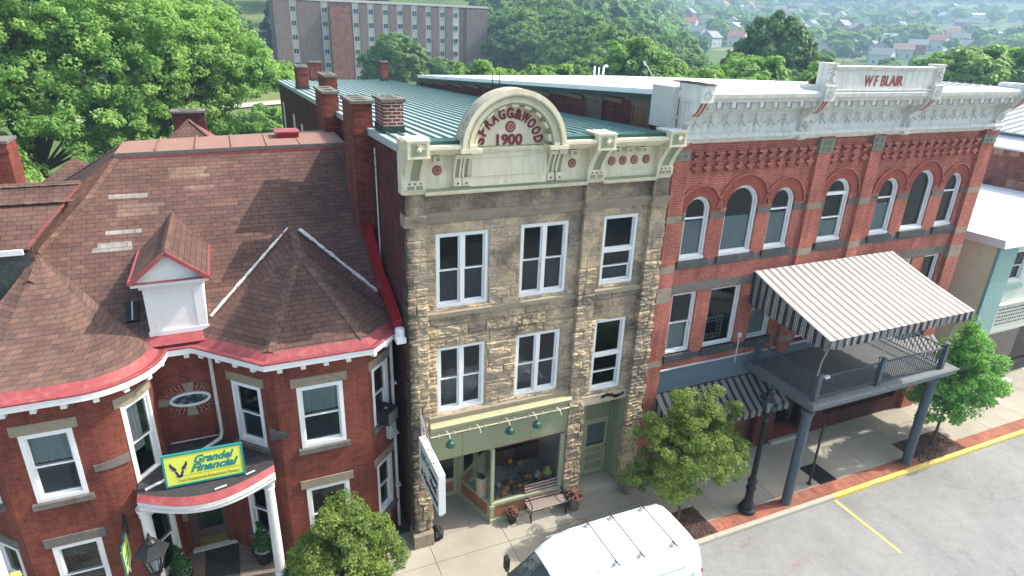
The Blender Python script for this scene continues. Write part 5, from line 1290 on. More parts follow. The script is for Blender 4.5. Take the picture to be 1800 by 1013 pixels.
mb.tube([(x0 + .15, yf + .05, zf - .08), (14.98, -2.95, 5.6), (15.02, -2.85, 5.3), (15.05, -2.80, 4.8)], .022, 6)
mb.tube([(x1 - .15, yf + .05, zf - .08), (20.72, -2.9, 5.5), (20.75, -2.80, 4.8)], .022, 6); mb.tube([(17.7, yf + .05, zf - .08), (17.68, -2.85, 5.4), (17.68, -2.80, 4.75)], .02, 6)
mb.build('awning_pipe', M['steel'], aw)
# ---- the two small awnings at street level
for (a, b) in ((11.42, 16.35), (19.55, 24.7)):
    A = MB(); N = 34; yw2, zw2, yf2, zf2 = -.07, 3.34, -1.08, 2.60
    for i in range(N):
        p = a + (b - a) * i / N; q = a + (b - a) * (i + 1) / N
        for j in range(4):
            t0, t1 = j / 4, (j + 1) / 4; P = lambda x, t_: (x, yw2 + (yf2 - yw2) * t_, zw2 + (zf2 - zw2) * t_ - .03 * math.sin(math.pi * t_)); A.poly([P(p, t0), P(p, t1), P(q, t1), P(q, t0)], 0, [(p, -t0), (p, -t1), (q, -t1), (q, -t0)], True)
    o = A.build('awning', M['awn_dark'], BB); V = MB(); valance(V, (a, yf2 - .01, 0), (b, yf2 - .01, 0), zf2, zf2, .27, a, .015); V.build('valance', M['awn_dark'], o)
    for x in (a, b): S_ = MB(); S_.poly([(x, yw2, zw2), (x, yf2, zf2), (x, yf2, zf2 - .2), (x, yw2, zf2 - .2)]); S_.build('side_curtain', M['awn_dark'], o)
# ---- porch
PO = MB(); PO.box(15.02, 21.60, -2.95, -.14, 3.66, 3.86); PO.box(15.14, 21.48, -2.83, -.14, 3.52, 3.66); PO.box(14.97, 21.65, -3.0, -.14, 3.80, 3.845)
po = PO.build('porch', M['ledge'], BB)
mb = MB(); mb.box(15.30, 21.1, -2.66, -.14, 3.86, 3.875); mb.build('deck_floor', M['deck'], po)
for x in (15.15, 20.86):
    mb = MB(); mb.lathe([(.17, 0), (.17, .06), (.155, .09), (.15, 3.3), (.17, 3.36), (.20, 3.46), (.20, 3.53)], (x, -2.70, 0), 20); mb.build('column', M['slate_paint'], po)
RL = MB()
posts = [(15.22, -.30), (15.22, -2.74), (17.92, -2.74), (20.98, -2.74), (20.98, -.30)]
for (x, y) in posts: RL.box(x - .075, x + .075, y - .075, y + .075, 3.86, 4.78); RL.box(x - .095, x + .095, y - .095, y + .095, 4.78, 4.82)
def railrun(p, q):
    p = Vector((*p, 0)); q = Vector((*q, 0)); d = (q - p); L = d.length; d.normalize(); a = p + d * .08; b = q - d * .08
    for z, w in ((4.66, .05), (3.98, .04)): RL.bar(a + Vector((0, 0, z)), b + Vector((0, 0, z)), w, .035)
    n = int((L - .16) / .105)
    for i in range(1, n): c = a + (b - a) * i / n; RL.bar(c + Vector((0, 0, 3.98)), c + Vector((0, 0, 4.66)), .016)
for a, b in zip(posts, posts[1:]): railrun(a, b)
RL.build('railing', M['slate_paint'], po)
fl = thing('floodlight', 'small white floodlight clamped to the corner post of the porch railing', 'floodlight', (15.32, -2.85, 4.72))
mb = MB(); mb.obox((15.40, -2.86, 4.72), (1, -.3, .3), (.3, 1, 0), (-.3, 0, 1), .07, .05, .04); mb.bar((15.30, -2.80, 4.68), (15.38, -2.85, 4.72), .02); mb.build('lamp_head', M['white'], fl)
vp = thing('vent_conduit', 'thin white electric mast with a meter box on the brick beside the porch', 'conduit', (14.55, -.03, 4.0))
mb = MB(); mb.tube([(14.56, -.03, 3.9), (14.56, -.03, 4.85)], .02, 6); mb.box(14.50, 14.62, -.07, 0, 4.85, 5.0); mb.build('pipe', M['white'], vp)
# things on the white roof
def onroof(x, y): return RB(y) + .05
r = thing('vent_pipe', 'group of three white plastic vent pipes, one bent over, on the white roof', 'vent pipes', (21.6, 22.0, onroof(0, 22)))
z = onroof(0, 22); mb = MB(); mb.tube([(21.30, 22.0, z), (21.30, 22.0, z + .62)], .06, 8); mb.tube([(21.62, 22.0, z), (21.62, 22.0, z + .55)], .05, 8); mb.tube([(21.88, 21.9, z), (21.88, 21.9, z + .50), (21.94, 21.9, z + .62), (22.06, 21.9, z + .66), (22.16, 21.9, z + .60)], .065, 8); mb.build('pipe', M['white_clean'], r)
r = thing('satellite_dish', 'small aerial dish arm tilted on a tripod at the far edge of the white roof', 'dish', (24.3, 20.5, onroof(0, 20.5)))
z = onroof(0, 20.5); mb = MB(); mb.tube([(24.3, 20.5, z + .45), (24.0, 20.5, z), (24.3, 20.5, z + .45), (24.7, 20.5, z)], .02, 5); mb.tube([(24.5, 20.5, z + .2), (23.95, 20.5, z + .85)], .025, 6); mb.obox((23.95, 20.5, z + .80), (1, 0, .6), (0, 1, 0), (-.6, 0, 1), .05, .06, .14); mb.tube([(24.9, 20.4, z), (25.0, 20.4, z + .1) if False else (24.85, 20.4, z + .25)], .015, 5); mb.build('mast', M['steel'], r)

# ================================================================ neighbours to the right
GB = thing('stucco_building', 'two storey yellow and teal stucco shop with a white roof, beyond the brick building', 'building', (27.3, 0, 0))
W0, W1 = 27.28, 46
gf = lambda u, z, d: (u + 28.46, d + .02, z)
gops = [(.14, 1.15, 4.92, 6.30, 0), (2.6, 3.6, 4.92, 6.3, 0), (5.0, 6.0, 4.92, 6.3, 0), (2.35, 9, .0, 2.55, 0)]
mb = MB(); panel_wall(mb, gf, 9.54, 0, 6.7, gops, .2); mb.build('front_wall', M['gpale'], GB)
mb = MB(); mb.poly([(27.28, 0, 0), (27.28, 26, 0), (27.28, 26, 6.7), (27.28, 0, 6.7)]); mb.poly([(27.28, 26, 0), (37.95, 26, 0), (37.95, 26, 6.7), (27.28, 26, 6.7)]); mb.build('side_wall', M['gcream'], GB)
mb = MB(); mb.box(27.27, 28.48, -.12, .0, 0, 6.7); mb.build('corner_pilaster', M['gteal'], GB)
mb = MB(); mb.hexa([(27.05, -.35, 6.66), (37.98, -.35, 6.66), (37.98, 26, 6.2), (27.05, 26, 6.2), (27.05, -.3, 7.0), (37.98, -.3, 7.0), (37.98, 26, 6.5), (27.05, 26, 6.5)])
rf = mb.build('roof', M['white_roof'], GB); mb = MB()
for i in range(40): y = .1 + i * .62; z = 7.0 - .5 * (y + .3) / 26.3; mb.box(27.08, 37.97, y, y + .03, z, z + .012)
mb.build('roof_seam', M['white_roof_d'], rf)
mb = MB(); mb.prism([(.0, 3.86), (-.12, 3.88), (-.14, 3.96), (0, 3.99)], 'x', 28.5, 37.9); mb.build('string_course', M['gpale'], GB)
mb = MB(); rg = random.Random(9)
for r_ in range(5):
    for i in range(26): x = 28.9 + i * .16 + rg.uniform(-.02, .02); mb.box(x, x + .05, -.012, .02, 3.62 - r_ * .17, 3.67 - r_ * .17)
mb.build('anchor_stain', M['stone_grey'], GB)
for o_ in gops[:3]: window(GB, gf, *o_[:4], 'sash', d0=.02, curtain=[(.1, .5, .1, .5, 'curtain_w')])
for o_ in gops[:3]: pass
mb = MB()
for o_ in gops[:3]: lbox(mb, gf, o_[0] - .12, o_[1] + .12, o_[2] - .3, o_[2] - .12, -.10, 0)
mb.build_each('sill', M['gteal'], GB)
mb = MB(); mb.box(30.8, 37.4, .9, .95, 0, 2.6); mb.build('interior', M['dark_room'], GB)
mb = MB(); mb.box(28.48, 30.80, -.04, .0, 0, 2.55); mb.build('tile_panel', M['stone_grey'], GB)
mb = MB(); mb.poly([(31.0, .35, .55), (36, .35, .55), (36, .35, 2.5), (31.0, .35, 2.5)]); mb.build('shop_glass', M['glass'], GB, autouv=False)
mb = MB(); mb.box(30.9, 36.2, .25, .45, 0, .55); mb.build('stall_riser', M['stone_dark'], GB)
text_mesh('lettering', "SHOP", .32, (31.6, .33, 1.5), (1, 0, 0), (0, 0, 1), M['bone_d'], GB, .004) if False else None
# bench and white signboard behind the right street tree
r = thing('folding_table', 'white table top on black legs half hidden behind the right-hand street tree', 'table', (28.6, -.9, 0))
mb = MB(); mb.box(27.7, 29.5, -1.05, -.65, .68, .72); mb.build('table_top', M['white'], r)
for x in (27.9, 29.3): mb = MB(); mb.tube([(x, -1.0, .68), (x + .06, -1.08, .3), (x, -1.02, 0)], .02, 6); mb.tube([(x, -.70, .68), (x + .06, -.62, .3), (x, -.68, 0)], .02, 6); mb.build('leg', M['black'], r)
# taller brick building behind it
RBk = thing('brick_warehouse', 'weathered red brick building with patched wall behind the white shop roof', 'building', (38, 0, 0))
mb = MB(); mb.box(38, 60, -.4, 26, 0, 8.85); mb.build('wall', M['brick_old'], RBk)
mb = MB(); mb.hexa([(37.95, -.5, 8.85), (39.3, -.5, 8.85), (39.3, 26, 8.85), (37.95, 26, 8.85), (37.95, -.5, 8.95), (39.3, -.5, 9.45), (39.3, 26, 9.45), (37.95, 26, 8.95)]); mb.build('parapet', M['white_roof_d'], RBk)
mb = MB()
for i in range(30):
    y = .4 + i * .8; mb.box(37.94, 38, y, y + .5, 8.62 - .06 * (i % 3), 8.85)
mb.box(37.96, 38.0, 2, 6.2, 6.8, 7.35); M['brick_patch'] = brick('orange_patch_brick', (.44, .20, .12), (.30, .13, .08), (.34, .28, .22), stain_amt=.3); mb.build('repair_patch', M['brick_patch'], RBk)
MR = thing('metal_roof_building', 'building with a ribbed grey metal roof above the patched brick wall', 'building', (50, 12, 0))
mb = MB(); mb.box(39.4, 62, -1, 27, 8.86, 9.5); mb.build('wall', M['stone_dark'], MR)
mb = MB(); mb.hexa([(39.1, -1.3, 9.52), (50, -1.3, 11.2), (50, 27.3, 11.2), (39.1, 27.3, 9.52), (39.1, -1.3, 9.6), (50, -1.3, 11.3), (50, 27.3, 11.3), (39.1, 27.3, 9.6)]); mb.hexa([(50, -1.3, 11.2), (62.3, -1.3, 9.4), (62.3, 27.3, 9.4), (50, 27.3, 11.2), (50, -1.3, 11.3), (62.3, -1.3, 9.5), (62.3, 27.3, 9.5), (50, 27.3, 11.3)])
for i in range(48):
    y = -1.2 + i * .6; mb.hexa([(39.08, y, 9.6), (50, y, 11.3), (50, y + .05, 11.3), (39.08, y + .05, 9.6), (39.08, y, 9.67), (50, y, 11.37), (50, y + .05, 11.37), (39.08, y + .05, 9.67)])
mb.build('roof', M['asph_roof'], MR)
# ================================================================ red brick house with the shingled roof
VH = thing('brick_house', 'red brick house with bowed bays, brown shingle roof and red metal gutters', 'house', (-1.5, 3, 0))
EZ = 6.62
R0 = 1.2; CC = (-3.6, 1.2)
segs = []   # (frame, width, openings, uoffset, du)
C1 = (0.25, 0.0)
fA = wallf((-6.35, 1.1), 1.1, -1.1)                       # angled face at far left
fF = wallf((-5.25, 0.0), 1, 0)                            # flat front
fR = arcf(CC, R0, 0.0)                                    # rounded corner
fS = wallf((-2.40, 1.2), 0, 1)
fW = wallf((-2.40, 1.5), 1, 0)                            # recess
fL = wallf((-1.25, 1.5), 1.5, -1.5)                       # angled, right bay
fB2 = wallf((.25, 0), 1, 0)
fD = wallf((2.38, 0), .92, .92)
fE = wallf((3.30, .92), 0, 1)
s2 = math.sqrt(2)
la = lambda x: (x + 1.25) * s2                            # u on the left-angled face from x
ra = lambda x: (x - 2.38) * s2
arcL = R0 * math.pi / 2
wU = (4.08, 5.81); wLo = (.98, 2.82)
def deg2u(a): return R0 * math.radians(a)
walls = [
    (fA, 1.1 * s2, [(.42, 1.22, *wU, 0), (.42, 1.22, *wLo, 0)], 0, None),
    (fF, 1.65, [(.44, 1.40, *wU, 0), (.44, 1.40, *wLo, 0)], 1.55, None),
    (fR, arcL, [(deg2u(33), deg2u(72), 3.85, 5.98, 0), (deg2u(33), deg2u(72), .85, 2.95, 0)], 3.2, .12),
    (fS, .3, [], 5.1, None),
    (fW, 1.15, [(.14, 1.03, .0, 3.0, 0)], 5.4, None),
    (fL, 1.5 * s2, [(la(-.69), la(-.06), *wU, 0), (la(-.71), la(-.12), 1.0, 2.78, 0)], 6.55, None),
    (fB2, 2.13, [(.48, 1.57, 4.06, 5.81, 0), (.46, 1.55, .95, 2.81, 0)], 8.7, None),
    (fD, .92 * s2, [(ra(2.58), ra(3.10), 4.12, 5.84, 0), (ra(2.58), ra(3.10), 1.15, 2.85, 0)], 10.8, None),
    (fE, 9.0, [], 12.1, None)]
mb = MB()
for f, w, ops_, uo, du in walls: panel_wall(mb, f, w, 0.0 if f is not fS else 0, EZ, ops_, .16, 0, du, uo)
mb.build('brick_wall', M['brick_house'], VH)
mb = MB(); mb.box(-2.3, -1.3, 1.75, 1.8, 3.1, EZ); mb.poly([(-9, 1.2, 0), (-6.35, 1.1, 0), (-6.35, 1.1, EZ), (-9, 1.2, EZ)]); mb.build('rear_wall', M['brick_house'], VH)
mb = MB(); mb.poly([(-6.2, 2.0, 0), (-3.9, 1.4, 0), (-3.9, 1.4, EZ), (-6.2, 2, EZ)]); mb.poly([(-3.9, 1.4, 0), (-3.0, 2.2, 0), (-3.0, 2.2, EZ), (-3.9, 1.4, EZ)]); mb.poly([(-1.0, 2.0, 0), (2.9, 1.7, 0), (2.9, 1.7, EZ), (-1.0, 2.0, EZ)])
mb.poly([(-6.3, 1.2, 3.4), (3.2, 1.2, 3.4), (3.2, 2.2, 3.4), (-6.3, 2.2, 3.4)]); mb.build('interior', M['dark_room'], VH)
# windows with stone lintels and sills
def hw(f, o, cur=None, lint=True, sillm='stone_grey', kind='sash', lm='sandstone_trim', sd=True):
    w = window(VH, f, o[0], o[1], o[2], o[3], kind, fr=.095, d0=-.015, mat='white_clean', curtain=cur)
    if lint:
        m = MB(); n = 4 if f is fR else 1
        for i in range(n):
            a = o[0] - .12 + (o[1] - o[0] + .24) * i / n; b = o[0] - .12 + (o[1] - o[0] + .24) * (i + 1) / n; lbox(m, f, a, b, o[3] + .01, o[3] + .25, -.03, .06)
        m.build('lintel', M[lm], w)
    m = MB(); n = 4 if f is fR else 1
    for i in range(n):
        a = o[0] - .09 + (o[1] - o[0] + .18) * i / n; b = o[0] - .09 + (o[1] - o[0] + .18) * (i + 1) / n; lbox(m, f, a, b, o[2] - .14, o[2] - .005, -.10, .06)
    m.build('sill', M[sillm], w); return w
bl = [(0, 1, .30, 1, 'blind')]; CU = [(0, 1, .52, 1, 'curtain'), (0, 1, 0, .5, 'screen')]
hw(fA, walls[0][2][0]); hw(fA, walls[0][2][1], lm='stone_grey')
hw(fF, walls[1][2][0], CU); hw(fF, walls[1][2][1], bl, lm='stone_grey')
hw(fR, walls[2][2][0], [(0, .7, .35, 1, 'curtain_w')]); hw(fR, walls[2][2][1])
hw(fL, walls[5][2][0], [(0, 1, 0, .5, 'screen')]); hw(fL, walls[5][2][1])
hw(fB2, walls[6][2][0], CU); hw(fB2, walls[6][2][1], bl)
hw(fD, walls[7][2][0]); hw(fD, walls[7][2][1])
# stone shoulders
mb = MB(); mb.prism([(.02, 4.50), (.42, 4.50), (.42, 4.66), (.18, 4.70), (.02, 4.84)], 'y', -.05, .05); mb.build('corbel_stone', M['stone_dark'], VH)
mb = MB()
for i in range(6):
    a0 = deg2u(-2 + i * 5.6); a1 = deg2u(-2 + (i + 1) * 5.6); lbox(mb, fR, a0, a1, 4.60, 4.76 + .012 * i, -.04, .05)
mb.build('corbel_stone', M['stone_grey'], VH)
# oval window in the recess with brick rays and four keystones
ow = MB(); oc = (-1.69, 5.17); a_, b_ = .47, .20; N = 32; yy = 1.5
def el(ra_, rb_, an): return (oc[0] + ra_ * math.cos(an), oc[1] + rb_ * math.sin(an))
for i in range(N):
    t0, t1 = 2 * math.pi * i / N, 2 * math.pi * (i + 1) / N
    p0, p1, q0, q1 = el(a_, b_, t0), el(a_, b_, t1), el(a_ - .07, b_ - .06, t0), el(a_ - .07, b_ - .06, t1)
    ow.hexa([(p0[0], yy - .05, p0[1]), (p1[0], yy - .05, p1[1]), (p1[0], yy + .02, p1[1]), (p0[0], yy + .02, p0[1]), (q0[0], yy - .05, q0[1]), (q1[0], yy - .05, q1[1]), (q1[0], yy + .02, q1[1]), (q0[0], yy + .02, q0[1])])
oo = ow.build('oval_window', M['white'], VH)
mb = MB(); mb.poly([(p[0], yy - .02, p[1]) for p in [el(a_ - .06, b_ - .05, 2 * math.pi * i / N) for i in range(N)]])
t = NT('leaded_stained_glass'); co = t.coord('Object'); vo = t.n('ShaderNodeTexVoronoi'); vo.inputs['Scale'].default_value = 7; t.l(co, vo.inputs['Vector'])
vc = t.ramp(vo.outputs['Distance'], [(.0, (.30, .36, .36)), (.35, (.10, .17, .19)), (.6, (.04, .05, .05))]); M['stained'] = t.pbr(vc, .15, spec=.6)
mb.build('window_pane', M['stained'], oo, autouv=False)
mb = MB()
for i in range(40):
    t0, t1 = 2 * math.pi * i / 40, 2 * math.pi * (i + 1) / 40; p0, p1, q0, q1 = el(a_ + .01, b_ + .01, t0), el(a_ + .01, b_ + .01, t1), el(a_ + .24, b_ + .24, t0), el(a_ + .24, b_ + .24, t1)
    u0, u1 = i * .098, (i + 1) * .098; mb.poly([(p0[0], yy - .012, p0[1]), (p1[0], yy - .012, p1[1]), (q1[0], yy - .012, q1[1]), (q0[0], yy - .012, q0[1])], 0, [(0, u0), (0, u1), (.29, u1), (.29, u0)])
M['brick_ray'] = brick('radial_brick', (.24, .055, .038), (.18, .04, .03), (.42, .28, .22), bw=.3, rh=.098, ms=.012, stain_amt=.1)
mb.build('brick_ray', M['brick_ray'], oo)
mb = MB()
for dx, dz in ((1, 0), (-1, 0), (0, 1), (0, -1)):
    if dx: c0 = oc[0] + dx * a_; mb.hexa([(c0, yy - .03, oc[1] - .06), (c0, yy - .03, oc[1] + .06), (c0, yy, oc[1] + .06), (c0, yy, oc[1] - .06), (c0 + dx * .27, yy - .03, oc[1] - .11), (c0 + dx * .27, yy - .03, oc[1] + .11), (c0 + dx * .27, yy, oc[1] + .11), (c0 + dx * .27, yy, oc[1] - .11)])
    else: c0 = oc[1] + dz * b_; mb.hexa([(oc[0] - .08, yy - .03, c0), (oc[0] + .08, yy - .03, c0), (oc[0] + .08, yy, c0), (oc[0] - .08, yy, c0), (oc[0] - .13, yy - .03, c0 + dz * .27), (oc[0] + .13, yy - .03, c0 + dz * .27), (oc[0] + .13, yy, c0 + dz * .27), (oc[0] - .13, yy, c0 + dz * .27)])
mb.build_each('keystone', M['sandstone_trim'], oo)
# eaves: outline offset from the walls
def eave(off):
    P = [(-9.0, 1.15 - off), (-6.36 - off * .41, 1.13 - off), (-5.25 - off * .41, -off), (-3.6, -off)]
    n = 14; ym = 1.5 - off; amax = math.asin(min(1, 1)) if ym >= 1.2 else math.pi / 2
    r = R0 + off; am = math.acos(max(-1, min(1, (CC[1] - ym) / r)))
    am = min(am, math.pi / 2)
    for i in range(1, n + 1):
        a = am * i / n; P.append((CC[0] + r * math.sin(a), CC[1] - r * math.cos(a)))
    if ym > 1.2: P.append((CC[0] + r, ym))
    k = off * math.tan(math.radians(22.5))
    P += [(-1.25 - k, ym), (.25 - k, -off), (2.38 + k, -off), (3.36, .98 - off * s2 + .0), (3.36, 1.2)]
    return P
def strip(mb, A, za, B, zb, mat=0):
    for i in range(min(len(A), len(B)) - 1): mb.poly([(*A[i], za), (*A[i + 1], za), (*B[i + 1], zb), (*B[i], zb)], mat)
E0, E1, E2, E3 = eave(.45), eave(.38), eave(.10), eave(0.0)
mb = MB(); strip(mb, E0, EZ, E0, EZ + .13); strip(mb, E1, EZ - .04, E0, EZ); strip(mb, eave(.46), EZ + .10, eave(.46), EZ + .15); strip(mb, eave(-.03), EZ - .05, E1, EZ - .04); strip(mb, eave(-.03), EZ - .05, E3, EZ - .12); mb.build('fascia', M['white'], VH)
mb = MB(); strip(mb, eave(.47), EZ + .15, eave(.47), EZ + .19); strip(mb, eave(.47), EZ + .19, eave(.43), EZ + .20); strip(mb, eave(.43), EZ + .20, eave(.30), EZ + .16); strip(mb, eave(.30), EZ + .16, E2, EZ + .30); mb.build('gutter', M['red_paint'], VH)
mb = MB()
P = eave(.18); acc = 0
for (a, b) in zip(P[1:], P[2:]):
    a = Vector((*a, 0)); b = Vector((*b, 0)); L = (b - a).length
    if L < 1e-4: continue
    d = (b - a) / L; n_ = Vector((-d.y, d.x, 0)); s_ = -acc % .52
    while s_ < L:
        c = a + d * s_; mb.obox((c.x - n_.x * .02, c.y - n_.y * .02, EZ - .085), d, n_, (0, 0, 1), .055, .19, .045); s_ += .52
    acc += L
mb.build_each('bracket', M['white'], VH)
# ---- roof planes
SLP = .711
PZ = lambda y: 6.92 + SLP * (y - 1.40)
Kp = (-4.62, 3.75, PZ(3.75)); A1 = (1.29, 3.82, PZ(3.82)); A2 = (1.27, 2.2, 8.52); VB = (-1.30, 1.40, 6.92); RB_ = (3.30, 1.75, 7.17)
eR = EZ + .30
mb = MB()
mb.poly([(-2.42, 1.40, 6.92), VB, A1, RB_, (3.30, 6.35, PZ(6.35)), (-2.86, 6.35, PZ(6.35)), (-3.73, 4.9, PZ(4.9)), Kp], 0)
main = mb.build('roof', M['shingle'], VH)
mb = MB()
i0 = len(E2)
q = [VB, (.21, -.10, eR), (2.42, -.10, eR), (3.30, .80, eR)]
mb.poly([q[0], q[1], A2]); mb.poly([q[0], A2, A1]); mb.poly([q[1], q[2], A2]); mb.poly([q[2], q[3], A2]); mb.poly([q[3], RB_, A1]); mb.poly([q[3], A1, A2])
br = mb.build('bay_roof', M['shingle'], main)
mb = MB()
for p, q_ in ((VB, A1), (A1, RB_)):
    pass
for p, q_, w in (((.21, -.10, eR), A2, .26), ((2.42, -.10, eR), A2, .26), (A2, A1, .22), ((-.6, .7, eR + .2), A2, .0)):
    if not w: continue
    p = Vector(p); q2 = Vector(q_); d = (q2 - p); L = d.length; d.normalize(); sd_ = d.cross(Vector((0, 0, 1))).normalized(); n_ = int(L / .14)
    for i in range(n_):
        c = p + d * (i + .5) * L / n_
        for sg in (-1, 1):
            t_ = (sd_ * sg - Vector((0, 0, .42))).normalized(); mb.obox(c + t_ * w * .25 + Vector((0, 0, .03 + .006 * (i % 2))), d, t_, d.cross(t_), L / n_ * .5, w * .27, .008)
mb.build('ridge_cap', M['shingle_cone'], br)
mb = MB()
def ragged(mb, p, q, w, h, seed, gap=.0):
    rg = random.Random(seed); p = Vector(p); q = Vector(q); n = 16
    for i in range(n):
        if rg.random() < gap: continue
        a = p + (q - p) * i / n; b = p + (q - p) * (i + 1.02) / n; mb.bar(a + Vector((0, 0, h * rg.uniform(.8, 1.1))), b + Vector((0, 0, h)), w * rg.uniform(.55, 1.15), .03)
ragged(mb, Vector(VB) + Vector((.35, .33, .25)), Vector(A1) + Vector((-.12, -.05, -.02)), .075, .06, 4, .12); ragged(mb, Vector(A1) + Vector((.18, -.12, -.06)), Vector(RB_) + Vector((-.1, .1, .02)), .12, .07, 5)
mb.build('valley_flashing', M['white_peel'], br)
# bell-shaped roof over the rounded bay: courses follow the eave
mb = MB(); I = [p for p in eave(.10)][1:18] + [(-2.42, 1.40)]; ctl = []
L = [0]
for a, b in zip(I, I[1:]): L.append(L[-1] + math.hypot(b[0] - a[0], b[1] - a[1]))
nv = 22
def cone(i, t_):
    p = I[i]; x = p[0] + (Kp[0] - p[0]) * t_; y = p[1] + (Kp[1] - p[1]) * t_; z = eR + (Kp[2] - eR) * (t_ ** 1.0) - .16 * math.sin(math.pi * t_) * min(1, (len(I) - 1 - i) / 5)
    return (x, y, z)
for i in range(len(I) - 1):
    for j in range(nv):
        t0, t1 = j / nv, (j + 1) / nv; s0, s1 = 3.9 * t0, 3.9 * t1
        k0, k1 = 1 - t0 * .0, 1
        u = lambda ii, t_: L[ii] * (1 - t_ * .72)
        mb.poly([cone(i, t0), cone(i + 1, t0), cone(i + 1, t1), cone(i, t1)], 0, [(u(i, t0), s0), (u(i + 1, t0), s0), (u(i + 1, t1), s1), (u(i, t1), s1)], True)
mb.build('bay_roof', M['shingle_cone'], main)
# hips, left-hand slope and the flat-topped ridge
mb = MB(); H0 = (-2.86, 6.35, PZ(6.35)); H1 = (-3.73, 4.9, PZ(4.9))
V0, V1 = (-4.72, 3.30, 8.84), (-3.60, 4.95, 10.0)
mb.poly([Kp, V0, V1, H1]); mb.poly([H1, V1, H0]); mb.poly([V1, (-5.0, 10.0, 9.0), (-2.87, 8.15, 10.45), H0]); mb.poly([V1, (-9, 6, 8.6), (-9, 12, 6.5), (-5.0, 10, 9.0)]); mb.poly([(-5, 10, 9), (-2.87, 8.15, 10.45), (3.3, 9, 10.4), (3.3, 14, 7), (-9, 14, 6)])
mb.build('left_slope', M['shingle'], main)
mb = MB()
mb.hexa([(-2.95, 6.22, 10.30), (3.30, 6.28, 10.38), (3.30, 9.1, 10.40), (-2.95, 8.3, 10.34), (-2.95, 6.22, 10.46), (3.30, 6.28, 10.53), (3.30, 9.1, 10.53), (-2.95, 8.3, 10.46)])
cap = mb.build('ridge_deck', M['ridge_felt'], main)
mb = MB()
for x in (-1.95, -.95, .02, 1.0, 1.95, 2.7): mb.hexa([(x, 6.24, 10.47), (x + .03, 6.24, 10.47), (x + .03, 8.6, 10.46), (x, 8.6, 10.46), (x, 6.24, 10.535), (x + .03, 6.24, 10.535), (x + .03, 8.6, 10.53), (x, 8.6, 10.53)])
mb.build_each('felt_lap', M['ridge_felt'], cap)
mb = MB(); mb.bar((-2.95, 6.19, 10.42), (.3, 6.22, 10.47), .05, .11); mb.bar((.3, 6.23, 10.47), (3.3, 6.25, 10.49), .05, .11); mb.build('weathered_board', M['stone_grey'], cap)
mb = MB(); mb.bar((-2.85, 6.18, 10.33), (3.3, 6.23, 10.39), .04, .07); mb.build('red_trim', M['red_paint'], cap)
def hipcap(mb, p, q, w=.24, st=.15, drop=.7):
    p = Vector(p); q2 = Vector(q); d = (q2 - p); L_ = d.length; d.normalize(); sd_ = d.cross(Vector((0, 0, 1))).normalized(); n_ = max(1, int(L_ / st))
    for i in range(n_):
        c = p + d * (i + .5) * L_ / n_
        for sg in (-1, 1):
            t_ = (sd_ * sg - Vector((0, 0, drop))).normalized(); mb.obox(c + t_ * w * .25 + Vector((0, 0, .035 + .008 * (i % 2))), d, t_, d.cross(t_), L_ / n_ * .5, w * .27, .008)
mb = MB(); hipcap(mb, Kp, H1); hipcap(mb, H1, H0); hipcap(mb, (-4.62, 3.75, 8.5), (-4.7, 2.9, 8.15), .3)
mb.build('hip_cap', M['shingle_cone'], main)
mb = MB(); hipcap(mb, (-5.0, 10, 9), (-2.87, 8.15, 10.45)); mb.build('hip_cap', M['shingle'], main)
# repair patches laid on the slope, following the courses
M['patch_grey'] = shingle('pale_grey_repair_shingle', (.31, .30, .28), (.25, .24, .22), line=(.12, .11, .10)); M['patch_tan'] = shingle('tan_repair_shingle', (.205, .140, .110), (.165, .113, .09), line=(.09, .065, .05))
def patch(x0, x1, y0, rows, mat, seed):
    rg = random.Random(seed); m = MB(); nl = Vector((0, -SLP, 1)).normalized(); up = Vector((0, 1, SLP)).normalized()
    for r_ in range(rows):
        c0 = Vector((0, y0, PZ(y0))) + up * (.14 * r_); a = x0 + rg.uniform(-.08, .08); b = x1 + rg.uniform(-.08, .08); x = a
        while x < b:
            w = 9; x2 = min(x + w, b); p = c0 + nl * (.003 + .002 * r_)
            m.poly([(x, p.y, p.z), (x2, p.y, p.z), (x2, p.y + up.y * .14, p.z + up.z * .14), (x, p.y + up.y * .14, p.z + up.z * .14)], rg.randrange(2)); x = x2
    m.build_each('repair_patch', M[mat[0]], main)
patch(-3.05, -2.25, 5.02, 1, ('patch_grey', 'patch_grey'), 1); patch(-3.25, -2.45, 4.05, 1, ('patch_grey', 'patch_grey'), 2); patch(-3.42, -2.60, 3.62, 2, ('patch_grey', 'patch_grey'), 3)
patch(-2.9, -1.9, 4.5, 3, ('patch_tan', 'patch_tan'), 4); patch(-1.7, -.7, 5.5, 3, ('patch_tan', 'patch_tan'), 6); patch(-1.3, -.5, 5.15, 1, ('patch_tan', 'patch_tan'), 7)
